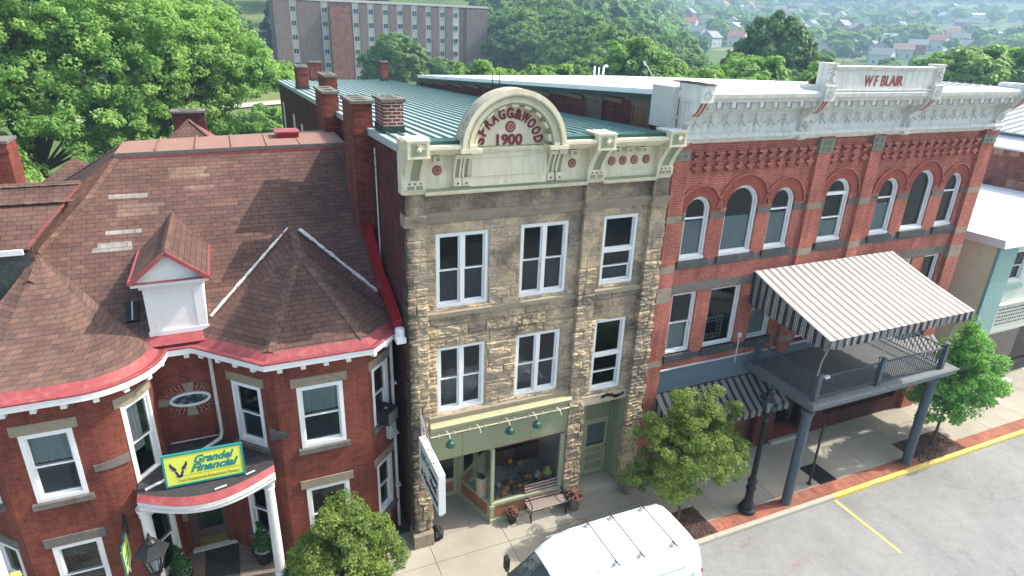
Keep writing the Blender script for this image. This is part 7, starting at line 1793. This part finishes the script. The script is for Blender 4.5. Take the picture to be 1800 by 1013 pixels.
# ================================================================ trees
def add_mesh(name, V, Fn, mats, mi=None, smooth=False):
    """V (n,3) array, Fn (m,4) quads"""
    me = bpy.data.meshes.new(name); me.vertices.add(len(V)); me.vertices.foreach_set('co', np.asarray(V, 'f').ravel())
    m = len(Fn); me.loops.add(m * 4); me.loops.foreach_set('vertex_index', np.asarray(Fn, 'i').ravel()); me.polygons.add(m)
    me.polygons.foreach_set('loop_start', np.arange(m, dtype='i') * 4); me.polygons.foreach_set('loop_total', np.full(m, 4, 'i'))
    for q in mats: me.materials.append(q)
    if mi is not None: me.polygons.foreach_set('material_index', np.asarray(mi, 'i'))
    me.update(calc_edges=True); return me
def leafcloud(seed, lobes, nclump, per, leaf, cr, up=.55, aspect=1.5, fill=.2, low=-.5, spread=1.0, sprays=0):
    rg = np.random.RandomState(seed); L = np.array(lobes, float)
    if sprays:
        k_ = rg.randint(0, len(L), sprays); d_ = rg.normal(size=(sprays, 3)); d_ /= np.linalg.norm(d_, axis=1)[:, None]; d_[:, 2] = np.abs(d_[:, 2]) * .9 - .25; q_ = L[k_, 3:6].mean(1) * rg.uniform(.16, .30, sprays)
        L = np.concatenate([L, np.concatenate([L[k_, :3] + d_ * L[k_, 3:6] * rg.uniform(1.0, 1.22, sprays)[:, None], np.stack([q_, q_, q_], 1)], 1)])
    A = L[:, 3] * L[:, 5]; pr = A / A.sum()
    li = rg.choice(len(L), nclump, p=pr); u = rg.normal(size=(nclump, 3)); u /= np.linalg.norm(u, axis=1)[:, None]
    u[:, 2] = np.where(u[:, 2] < low, -u[:, 2] * .6, u[:, 2])
    f = np.where(rg.rand(nclump) < fill, rg.uniform(.25, .75, nclump), rg.uniform(.78, 1.06, nclump))
    C = L[li, :3] + u * L[li, 3:6] * f[:, None]
    R = rg.uniform(.6, 1.3, nclump) * cr
    ci = np.repeat(np.arange(nclump), per); n = len(ci); w = rg.normal(size=(n, 3)); w /= np.linalg.norm(w, axis=1)[:, None]; w[:, 2] *= .75
    rr = rg.uniform(.35, 1.0, n) ** .6
    P = C[ci] + w * (R[ci] * rr)[:, None]
    nr = w * .8 + u[ci] * .5 + np.array([0, 0, up]) + rg.normal(size=(n, 3)) * .45 * spread; nr /= np.linalg.norm(nr, axis=1)[:, None]
    t_ = np.cross(nr, rg.normal(size=(n, 3))); t_ /= np.linalg.norm(t_, axis=1)[:, None]; b_ = np.cross(nr, t_)
    s_ = leaf * rg.uniform(.6, 1.3, n)[:, None] * .5
    V = np.stack([P - t_ * s_ * aspect, P - b_ * s_ * .8 + t_ * s_ * .1, P + t_ * s_ * aspect, P + b_ * s_ * .8 + t_ * s_ * .1], 1).reshape(-1, 3)
    F = np.arange(n * 4).reshape(-1, 4); return V, F, C
def limbs(C, trunk, seed, n, r0=.12, r1=.02, sag=.3):
    """tubes from the trunk to a sample of clump centres"""
    rg = random.Random(seed); m = MB(); idx = rg.sample(range(len(C)), min(n, len(C)))
    m.tube([p for p, _ in trunk], [r for _, r in trunk], 9)
    top = [Vector(p) for p, _ in trunk]
    for i in idx:
        c = Vector(C[i]); k = rg.choice(range(max(1, len(top) // 2), len(top))); s_ = top[k]; mid = s_.lerp(c, .5) + Vector((rg.uniform(-1, 1), rg.uniform(-1, 1), rg.uniform(.2, 1))) * (c - s_).length * .10
        m.tube([s_, s_.lerp(mid, .5) + Vector((0, 0, .02)), mid, c], [r0, r0 * .75, r0 * .5, r1], 5)
    return m
def tree_thing(name, label, cat, loc, group, seed, lobes, nclump, per, leaf, cr, lm, trunk, nl=30, r0=.1, **kw):
    r = thing(name, label, cat, (0, 0, 0), group); kw.setdefault('sprays', 26); V, F, C = leafcloud(seed, lobes, nclump, per, leaf, cr, **kw)
    me = add_mesh('crown', V, F, [M[lm]]); o = bpy.data.objects.new('crown', me); COL.objects.link(o); o.parent = r; ORG[o.name] = Vector((0, 0, 0))
    limbs(C, trunk, seed, nl, r0, r0 * .12).build('trunk', M['bark'], r); r.location = loc; return r
G_ST = 'street trees in mulch beds'
tree_thing('street_tree', 'yellow-green street tree between the parked van and the striped awning', 'tree', (11.12, -2.25, .02), G_ST, 3,
    [(.0, 0, 2.6, 1.25, 1.25, 1.35), (-.75, .1, 3.0, .9, .9, 1.0), (.8, -.1, 2.5, 1.05, 1.0, .95), (-.9, -.2, 2.1, .8, .8, .8), (1.35, .1, 2.0, .65, .7, .6), (.1, .1, 3.7, .75, .7, .85), (-.2, .2, 1.75, 1.0, .9, .6), (1.0, .2, 3.35, .5, .5, .6), (-1.75, 0, 2.3, .35, .4, .3), (-.5, 0, 4.5, .22, .22, .5), (.55, .1, 4.45, .25, .25, .45), (-1.3, .1, 3.75, .3, .3, .4), (1.75, 0, 2.65, .35, .35, .25), (1.3, -.2, 3.9, .22, .22, .4)], 480, 120, .048, .21, 'leaf_street',
    [((0, 0, 0), .05), ((.03, 0, .6), .045), ((0, .02, 1.2), .04), ((-.03, 0, 1.9), .03), ((0, 0, 2.8), .02)], 40, .022, spread=1.4)
tree_thing('street_tree', 'bright green street tree in the mulch bed right of the blue porch', 'tree', (22.76, -2.34, .02), G_ST, 5,
    [(.5, 0, 2.7, 1.2, 1.1, 1.1), (1.5, .1, 2.3, 1.1, 1.0, .8), (.3, 0, 3.9, .75, .7, .9), (-.5, 0, 2.2, .9, .8, .7), (1.9, .2, 3.0, .7, .7, .5), (.2, .1, 1.7, 1.2, .9, .5), (2.4, 0, 1.9, .6, .6, .4), (.1, 0, 4.7, .35, .35, .5)], 300, 110, .075, .27, 'leaf_street2',
    [((0, 0, 0), .055), ((.02, 0, .7), .05), ((.06, .02, 1.4), .04), ((.15, 0, 2.4), .03), ((.2, 0, 3.9), .015)], 34, .025, spread=1.3)
tree_thing('street_tree', 'yellow-green street tree at the bottom edge in front of the bay of the brick house', 'tree', (1.20, -2.40, .02), G_ST, 7,
    [(.0, 0, 2.6, .95, .95, 1.05), (-.6, .1, 2.3, .65, .7, .8), (.7, -.1, 2.25, .7, .75, .7), (.1, .1, 3.35, .62, .62, .7), (.65, .1, 2.9, .5, .5, .5), (-.1, .2, 1.75, .95, .85, .6)], 430, 120, .048, .20, 'leaf_street',
    [((0, 0, 0), .05), ((.03, 0, .6), .045), ((0, .02, 1.2), .04), ((-.03, 0, 1.9), .03), ((0, 0, 2.8), .02)], 34, .022, spread=1.4)
def topiary(x, y, label, h):
    r = thing('potted_shrub', label, 'potted shrub', (x, y, .41), 'clipped shrubs at the house entrance')
    m = MB(); m.lathe([(.15, .41), (.17, .44), (.25, .80), (.28, .82), (.28, .87), (.24, .87), (.23, .82), (.01, .82)], (x, y, 0), 20); m.build('pot', M['van_dark'], r)
    m = MB(); m.lathe([(.23, .825), (.01, .85)], (x, y, 0), 16); m.build('pebbles', M['bone'], r)
    V, F, C = leafcloud(3, [(x, y, .95 + .10 * k, .26 * (1 - k / 9), .26 * (1 - k / 9), .14) for k in range(int(h * 9))], 60, 60, .045, .07); me = add_mesh('shrub', V - np.array([x, y, .41]), F, [M['topiary']]); o = bpy.data.objects.new('shrub', me); COL.objects.link(o); o.parent = r
topiary(-.52, .42, 'clipped dark green cone shrub in a dark pot by the right porch column', .9); topiary(-2.48, .30, 'dark green cone shrub in the porch corner behind the street lamp', .95)
sp = thing('low_shrub', 'low green shrub sprouting at the foot of the brick bay behind the street tree', 'shrub', (0, 0, 0)); V, F, C = leafcloud(11, [(.35, -.45, .45, .4, .3, .5), (2.6, -.1, .5, .4, .3, .5)], 60, 60, .07, .16); me = add_mesh('foliage', V, F, [M['topiary']]); o = bpy.data.objects.new('foliage', me); COL.objects.link(o); o.parent = sp

# large maples behind the house
GM = 'large maples behind the brick house'
tree_thing('maple_tree', 'tallest and broadest maple behind the left half of the brick house', 'tree', (-10.6, 33, -.2), GM, 21,
    [(1.5, 0, 11.5, 5.6, 5, 5.5), (-4, -1, 10.5, 5, 4.5, 5), (5.2, 0, 12.0, 4.2, 4, 4.6), (2, -2, 7.5, 5.0, 3.5, 3.0), (-6, -2, 7.0, 4.5, 3.5, 3.2), (1, 1, 16, 5, 4.5, 3.6), (-5, 1, 15.5, 4.5, 4, 3.5)], 2350, 80, .155, .50, 'leaf_maple',
    [((0, 0, -1), .48), ((.2, 0, 2.5), .38), ((-.3, .1, 5.0), .32), ((.3, 0, 8), .24), ((.5, 0, 12), .12)], 80, .12, spread=1.2)
tree_thing('maple_tree', 'maple with long right-hand limbs reaching toward the green metal roof', 'tree', (-2.5, 36, -.2), GM, 22,
    [(0, 0, 10.2, 4.4, 4, 4.2), (3.6, -.5, 10.6, 2.8, 2.6, 2.8), (-2, -1, 6.8, 4.2, 3.5, 2.8), (.6, -1, 7.4, 2.6, 2.4, 1.8), (.5, 0, 13.6, 3.2, 3, 2.3), (6.1, -.5, 10.4, 1.3, 1.4, 1.1)], 1350, 80, .155, .48, 'leaf_maple',
    [((-3, 0, -1), .40), ((-2.5, 0, 2.5), .34), ((-1.2, 0, 5), .28), ((.3, 0, 8), .2), ((1.5, 0, 11), .1)], 60, .11, spread=1.2)
tree_thing('maple_tree', 'darker maple low behind the left chimney of the brick house', 'tree', (-15.5, 27, -.2), GM, 23,
    [(0, 0, 8.5, 4.2, 4, 4.5), (2.5, 0, 5.6, 3.4, 3, 2.4), (-3, 0, 7, 4, 3, 3)], 800, 75, .17, .52, 'leaf_maple',
    [((3, 0, -1), .35), ((2.2, 0, 2.5), .3), ((1.2, 0, 5), .22), ((.3, 0, 8), .14)], 34, .1, spread=1.2)
tree_thing('shrub_tree', 'light green bushy tree by the gravel lane, left of the green roof', 'tree', (3.6, 60, -.2), None, 24,
    [(0, 0, 3.2, 3.4, 3, 2.4), (3.2, 0, 2.6, 2.4, 2.2, 1.8), (-3.4, 0, 2.4, 2.6, 2.4, 1.9)], 260, 60, .36, .6, 'leaf_light', [((0, 0, 0), .2), ((0, 0, 2), .12), ((0, 0, 3), .08)], 18, .07, spread=1.2)
# ================================================================ the apartment block
AB = thing('apartment_block', 'brown brick apartment block with white window strips and a rust brick stack', 'building', (35, 135, 4))
zt = 17.9; zb = 0.0; Y = 135.0
mb = MB(); mb.box(11.8, 58.2, Y, Y + 17, zb, zt); mb.build('wall', M['brick_apt'], AB)
mb = MB(); mb.box(11.6, 58.4, Y - .35, Y + 17.2, zt, zt + .45); mb.box(20, 56, Y + 4, Y + 13, zt + .45, zt + .6); mb.build('roof_edge', M['bone_d'], AB)
mb = MB(); mb.box(11.3, 14.4, Y - 2.2, Y, zb, zt - .2); mb.build('projecting_bay', M['brick_apt'], AB)
mb = MB(); mb.box(16.0, 20.6, Y - .35, Y - .005, zb, zt - .3); mb.box(53.0, 58.2, Y - .35, Y - .005, zb, zt - .3); 
cols = [15.25, 21.55, 28.05, 31.25, 34.45, 37.65, 40.9, 44.1, 47.3, 50.5]
for a, b in zip(cols[2:], cols[3:]): mb.box(a + .75, b - .75, Y - .35, Y - .005, zb, zt - .3)
mb.build('brick_panel', M['brick_apt'], AB)
mb = MB(); mb.box(22.3, 26.5, Y - 2.4, Y - .005, zb, zt - .9); mb.build('stack', M['brick_apt_red'], AB)
M['strip'] = paint('off_white_spandrel', (.50, .50, .46), .6, .08, .5); M['fglass'] = paint('far_window_glass', (.05, .075, .08), .15, .3, .3, spec=.6)
mb = MB()
for x in cols: mb.box(x - .72, x + .72, Y - .12, Y - .005, zb, zt)
mb.build('spandrel_strip', M['strip'], AB)
fr = MB(); fr.box(-.55, .55, -.06, 0, 0, 1.15)
gl = MB()
for (a, b) in ((-.49, -.03), (.03, .49)): gl.box(a, b, -.075, -.06, .08, 1.07)
f0 = fr.build('window', M['white'], None); g0_ = gl.build('window_pane', M['fglass'], None); first = True
for x in cols:
    for k in range(6):
        z = 15.65 - 2.73 * k
        if z < 1: continue
        f_ = f0 if first else f0.copy(); g_ = g0_ if first else g0_.copy()
        if not first: COL.objects.link(f_); COL.objects.link(g_)
        first = False; f_.parent = AB; g_.parent = f_; f_.location = (x - 35, Y - .125 - 135, z - 4)
# ================================================================ far trees: a few kinds, copied
def proto(seed, lobes, ncl, per, leaf, cr, lm, h, tr=.25, **kw):
    V, F, C = leafcloud(seed, lobes, ncl, per, leaf, cr, sprays=16, **kw); t_ = MB(); t_.tube([(0, 0, -1.5), (0, 0, h * .4), (.1, 0, h * .75)], [tr, tr * .7, tr * .3], 6)
    nt = len(t_.v); tv = np.array([tuple(p) for p in t_.v]); tf = [f for f in t_.f if len(f) == 4]; V2 = np.concatenate([V, tv]); F2 = np.concatenate([F, np.array(tf) + len(V)])
    return add_mesh('tree', V2, F2, [M[lm], M['bark']], [0] * len(F) + [1] * len(tf))
def lob(rg, R_, H):
    L_ = [(0, 0, H * .62, R_ * .75, R_ * .75, H * .30)]
    for k in range(7):
        a = rg.uniform(0, 6.28); q = R_ * rg.uniform(.35, .65); z = H * rg.uniform(.38, .82); s_ = R_ * rg.uniform(.35, .55); L_.append((q * math.cos(a), q * math.sin(a), z, s_, s_, s_ * rg.uniform(.8, 1.1)))
    return L_
rg = random.Random(12)
NEAR = [proto(40 + i, lob(rg, 4.2, 12), 560, 60, .33, .56, lm, 12) for i, lm in enumerate(('leaf_mid', 'leaf_light', 'leaf_dark', 'leaf_mid'))]
FAR = [proto(60 + i, lob(rg, 4.4, 11), 110, 30, .95, .9, lm, 11) for i, lm in enumerate(('leaf_mid', 'leaf_light', 'leaf_dark', 'leaf_mid'))]
def conif(seed, H, R_): return [(0, 0, H * (.12 + .8 * k / 8), R_ * (1 - k / 8.6), R_ * (1 - k / 8.6), H * .07) for k in range(9)]
CON = proto(80, conif(1, 14, 3.2), 420, 34, .5, .5, 'leaf_conifer', 14)
def put(me, name, label, x, y, H, base, group, rz=None, wid=1.0, z=None):
    o = bpy.data.objects.new(name, me); COL.objects.link(o); s_ = H / base
    o.location = (x, y, hgt(x, y) - .3 if z is None else z); o.scale = (s_ * wid, s_ * wid, s_); o.rotation_euler = (0, 0, rg.uniform(0, 6.28) if rz is None else rz)
    return tag(o, label, 'tree', group)
# individually recognisable ones
def topz(x, y, zt_): return zt_ - hgt(x, y) + .3
spec = [
 (NEAR[2], 63.0, 50.1, 18.2, 12, .80, 'dark broad-crowned tree standing tall against the hazy town'), (NEAR[3], 66.5, 47.5, 13.6, 12, .8, 'smaller dark tree beside the tall broad-crowned one'),
 (NEAR[1], 78.0, 37.0, 14.0, 12, 1.25, 'bright green rounded tree above the right end of the white roof'), (NEAR[1], 86.0, 33.0, 14.0, 12, 1.2, 'bright green tree above the ribbed grey metal roof'), (NEAR[2], 92.0, 27.0, 13.2, 12, 1.1, 'dark green tree rightmost behind the ribbed metal roof'),
 (NEAR[0], 28.0, 100.0, 13.6, 12, 1.25, 'full green tree in front of the left half of the apartment block'), (NEAR[0], 35.5, 99.0, 9.5, 12, 1.3, 'lower green tree in front of the right half of the apartment block'),
 (NEAR[1], 42.9, 47.4, 13.6, 12, 1.0, 'dense dark-centred tree behind the middle of the white roof'), (NEAR[3], 39.0, 52.0, 12.0, 12, 1.0, 'rounded tree behind the white vent pipes'),
 (CON, 15.0, 172.0, 24, 14, 1.25, 'dark spruce standing left of the apartment block')]
for me, x, y, zt_, base, wid, lb in spec: put(me, 'spruce_tree' if me is CON else 'tree', lb, x, y, topz(x, y, zt_), base, 'trees beyond the rooftops', None, wid)
LB1 = 'light green tree in the row just behind the white roof'
for x, y, zt_ in ((23, 41.3, 11.4), (26.6, 39.6, 11.3), (31, 40, 11.2), (36.6, 51.3, 11.8), (33.6, 29.4, 11.6), (36.5, 27.5, 11.2), (40, 30, 11.4), (45.6, 24.9, 12.2), (50, 30, 11.9), (46, 40, 12.0), (54, 44, 12.2), (29.5, 47, 11.4), (57, 36, 12.3), (60, 30, 12.2), (48, 36, 12.4), (55, 24, 12.0)):
    put(rg.choice((NEAR[1], NEAR[1], NEAR[0])), 'tree', LB1, x, y, topz(x, y, zt_), 12, 'row of trees behind the white roof')
E0_ = []
def scatter(n, az0, az1, r0_, r1_, hs, mats, label, group, hmul=1.0, pw=1.0, avoid=(), name='tree', minsep=4.5):
    k = 0; tries = 0
    while k < n and tries < n * 40:
        tries += 1; az = math.radians(rg.uniform(az0, az1)); r_ = r0_ + (r1_ - r0_) * rg.random() ** pw; x = r_ * math.sin(az); y = r_ * math.cos(az) - 14
        if any((x - a) ** 2 + (y - b) ** 2 < c * c for a, b, c in avoid): continue
        if 9 < x < 61 and 128 < y < 156: continue
        if any((x - a) ** 2 + (y - b) ** 2 < minsep ** 2 for a, b in E0_[-260:]): continue
        E0_.append((x, y)); me, base = rg.choice(mats); put(me, name, label, x, y, rg.uniform(*hs), base, group, None, rg.uniform(.85, 1.25)); k += 1
N12 = [(m_, 12) for m_ in NEAR]; F11 = [(m_, 11) for m_ in FAR]
WOOD = [(proto(70 + i, lob(rg, 4.6, 12) + [(0, 0, 3.2, 3.6, 3.6, 2.6)], 520, 52, .38, .62, lm, 12), 12) for i, lm in enumerate(('leaf_mid', 'leaf_dark', 'leaf_mid'))]
darkN = [(NEAR[0], 12), (NEAR[2], 12), (NEAR[3], 12)]
scatter(54, 27.5, 38.5, 112, 185, (12, 17), WOOD, 'tree in the deep green wood beside the apartment block', 'wood beside the apartment block', minsep=4.0)
scatter(18, 22.8, 27.5, 148, 196, (12, 16), WOOD, 'tree in the deep green wood beside the apartment block', 'wood beside the apartment block', minsep=4.0)
scatter(24, 26.5, 33, 128, 175, (11, 15), WOOD, 'tree in the deep green wood beside the apartment block', 'wood beside the apartment block')
scatter(20, 30, 44, 78, 125, (9, 12.5), N12, 'mid-green tree between the white roof and the wooded slope', 'trees between roof and slope')
scatter(36, -12, 28, 185, 300, (13, 18), darkN + F11[:1], 'tree on the wooded hill behind the apartment block', 'wooded hill behind the apartment block')
scatter(18, -14, 8, 150, 215, (10, 15), darkN, 'dark tree above the lawn beyond the maples', 'trees above the lawn', avoid=((9, 172, 9),))
scatter(32, 38, 60, 95, 200, (8, 12), N12, 'tree on the near side of the valley town', 'near valley trees')
# ================================================================ houses in the valley
WALLS = [('white', (.66, .66, .64)), ('cream', (.58, .54, .42)), ('grey', (.38, .40, .42)), ('brick', (.30, .11, .08)), ('blue-grey', (.32, .40, .46))]
ROOFS = [('grey', (.26, .26, .27)), ('brown', (.30, .20, .15)), ('red-brown', (.40, .17, .12)), ('pale', (.55, .55, .54))]
WM = {k: paint('house_wall_' + k.replace('-', '_'), c, .8, .06, .6) for k, c in WALLS}; RM = {k: paint('house_roof_' + k.replace('-', '_'), c, .85, .12, .8) for k, c in ROOFS}
def house_proto(wk, rk, w, d, h, rh, kind):
    r = thing('house', '', 'house', (0, 0, 0)); m = MB(); m.box(-w / 2, w / 2, -d / 2, d / 2, -2, h); 
    m.prism([(-w / 2, h), (w / 2, h), (0, h + rh)], 'y', -d / 2, d / 2)
    if kind: m.box(w / 2, w / 2 + w * .5, -d / 2 + 1, d / 2 - 1, -2, h * .6)
    m.build('wall', WM[wk], r); m = MB(); e = .5
    for s_ in (-1, 1): m.hexa([(0, -d / 2 - e, h + rh), (s_ * (w / 2 + e), -d / 2 - e, h - e * rh / (w / 2)), (s_ * (w / 2 + e), d / 2 + e, h - e * rh / (w / 2)), (0, d / 2 + e, h + rh), (0, -d / 2 - e, h + rh + .2), (s_ * (w / 2 + e), -d / 2 - e, h + .2 - e * rh / (w / 2)), (s_ * (w / 2 + e), d / 2 + e, h + .2 - e * rh / (w / 2)), (0, d / 2 + e, h + rh + .2)])
    if kind: m.hexa([(w / 2, -d / 2 + .6, h * .6), (w / 2 + w * .55, -d / 2 + .6, h * .6), (w / 2 + w * .55, d / 2 - .6, h * .6), (w / 2, d / 2 - .6, h * .6), (w / 2, -d / 2 + .6, h * .6 + 1.2), (w / 2 + w * .55, -d / 2 + .6, h * .6 + .15), (w / 2 + w * .55, d / 2 - .6, h * .6 + .15), (w / 2, d / 2 - .6, h * .6 + 1.2)])
    rf_ = m.build('roof', RM[rk], r); m = MB(); m.box(.6, 1.3, -.4, .4, h + rh * .4, h + rh + 1.0); m.build('chimney', M['brick_old'], rf_)
    for (fx, sx_) in ((-w * .25, 0), (w * .25, 0)):
        for z in ((1.0, 3.7) if h > 4.5 else (1.0,)):
            m = MB(); m.box(fx - .5, fx + .5, -d / 2 - .04, -d / 2, z, z + 1.4); m.build('window', M['fglass'], r)
    for yy_ in (-d * .25, d * .25):
        m = MB(); m.box(-w / 2 - .04, -w / 2, yy_ - .5, yy_ + .5, 1.0, 2.4); m.build('window', M['fglass'], r)
    return r
combos = [('white', 'grey', 8, 11, 5.6, 3.2, 1), ('white', 'red-brown', 8, 10, 5.4, 3.2, 0), ('cream', 'brown', 8, 10, 5.2, 3.0, 1), ('grey', 'grey', 8.5, 12, 5.6, 3.4, 0), ('brick', 'grey', 9, 12, 6.2, 3.4, 0), ('white', 'brown', 9, 13, 3.4, 2.6, 0), ('blue-grey', 'pale', 7.5, 10, 5.4, 3.2, 0), ('white', 'pale', 9, 14, 3.6, 2.2, 1)]
PR_ = [(c, house_proto(*c)) for c in combos]
used = set(); spots = []
rh_ = random.Random(31); tries = 0
while len(spots) < 100 and tries < 9000:
    tries += 1; az = rh_.uniform(37, 59.5); r_ = 300 + 620 * rh_.random() ** 1.2
    if az < 42 and r_ < 380: continue
    x = r_ * math.sin(math.radians(az)); y = r_ * math.cos(math.radians(az)) - 14
    if all((x - a) ** 2 + (y - b) ** 2 > 17 ** 2 for a, b in spots): spots.append((x, y))
for i, (x, y) in enumerate(spots):
    c, pr0 = PR_[i % len(PR_)] if i < len(PR_) else rh_.choice(PR_)
    rz = math.radians(rh_.choice((20, 110, 35, 125, -20)) + rh_.uniform(-8, 8)); z = hgt(x, y) + .2
    lbl = '%s %s house with %s roof among the valley trees' % ('low' if c[4] < 4 else 'two storey', c[0], c[1])
    if i < len(PR_): pr0.location = (x, y, z); pr0.rotation_euler = (0, 0, rz); pr0['label'] = lbl; pr0['group'] = 'houses of the valley town'
    else: dup(pr0, (x, y, z), rz, lbl, 'houses of the valley town', rh_.uniform(.7, .95))
AV = [(x, y, 9) for x, y in spots]
# keep the sight line in front of the houses open
cx_, cy_ = 0, -14.1
for x, y in spots:
    d_ = math.hypot(x, y + 14); 
    for k in (13, 24, 36): AV.append((x * (1 - k / d_), (y + 14) * (1 - k / d_) - 14, 7))
scatter(62, 37, 60, 190, 700, (5.5, 10), F11 + [(NEAR[2], 12)], 'leafy tree among the houses of the hazy valley town', 'trees of the valley town', avoid=AV)
# beyond what can be counted: one mass of crowns over the hills
rs = np.random.RandomState(5); VV = []; FF = []; MI = []; nb = 0
protos = []
for i in range(4):
    V, F, C = leafcloud(90 + i, lob(rg, 5.0, 10), 46, 5, 3.0, 1.3, spread=.8); protos.append((V, F))
SP = [(math.atan2(a, b + 14), math.hypot(a, b + 14)) for a, b in spots]
def keep(x, y):
    a_ = math.atan2(x, y + 14); r0_ = math.hypot(x, y + 14)
    return not any(-11 < r_s - r0_ < 48 and abs(a_s - a_) * r0_ < 9 for a_s, r_s in SP)
n = 0
for _ in range(14000):
    if n >= 4600: break
    az = rs.uniform(-16, 62); u_ = rs.rand(); r_ = 225 + 1500 * u_ ** 1.3
    if az < 26 and (r_ > 560 or r_ < 290): continue
    if az >= 38 and r_ < 330: continue
    x = r_ * math.sin(math.radians(az)); y = r_ * math.cos(math.radians(az)) - 14
    if math.sin(x * .011 + 2) * math.cos(y * .013 + x * .004) > .58 and az > 36: continue
    if r_ < 960 and not keep(x, y): continue
    V, F = protos[rs.randint(4)]; s_ = rs.uniform(.75, 1.25); a = rs.uniform(0, 6.28); ca, sa = math.cos(a), math.sin(a)
    P = V * s_ * (1.0 + .25 * (r_ > 900)); P = np.stack([P[:, 0] * ca - P[:, 1] * sa + x, P[:, 0] * sa + P[:, 1] * ca + y, P[:, 2] + hgt(x, y) - 1.5], 1)
    VV.append(P); FF.append(F + nb); MI.append(np.full(len(F), rs.choice([0, 0, 1, 2, 0]))); nb += len(V); n += 1
me = add_mesh('distant_woods', np.concatenate(VV), np.concatenate(FF), [M['leaf_mid'], M['leaf_light'], M['leaf_dark']], np.concatenate(MI))
o = bpy.data.objects.new('distant_woods', me); COL.objects.link(o); tag(o, kind='stuff')
# ================================================================ haze
mb = MB(); mb.box(-1650, 1650, -1650, 1650, -12, 270)
t = NT('valley_haze'); pv = t.n('ShaderNodeVolumePrincipled'); pv.inputs['Color'].default_value = (.46, .73, 1.0, 1); pv.inputs['Density'].default_value = .0009; pv.inputs['Anisotropy'].default_value = .2
t.l(pv.outputs[0], t.out.inputs['Volume'])
hz = mb.build('haze', t.m, None, autouv=False); tag(hz, kind='stuff')

# ================================================================ across the street (seen mirrored in the window panes)
mb = MB(); mb.box(-60, 160, -60, -17.0, -.5, -.05); tag(mb.build('road', asph), kind='structure')  # unseen paving, added so the panes mirror asphalt rather than grass
for x, y, H in ((-7, -27, 10), (3, -30, 11), (14, -26, 10), (24, -29, 11), (34, -27, 10)):
    put(NEAR[0], 'tree', 'roadside tree across the street, mirrored in the upper window panes', x, y, H, 12, 'trees across the street', z=-.1)
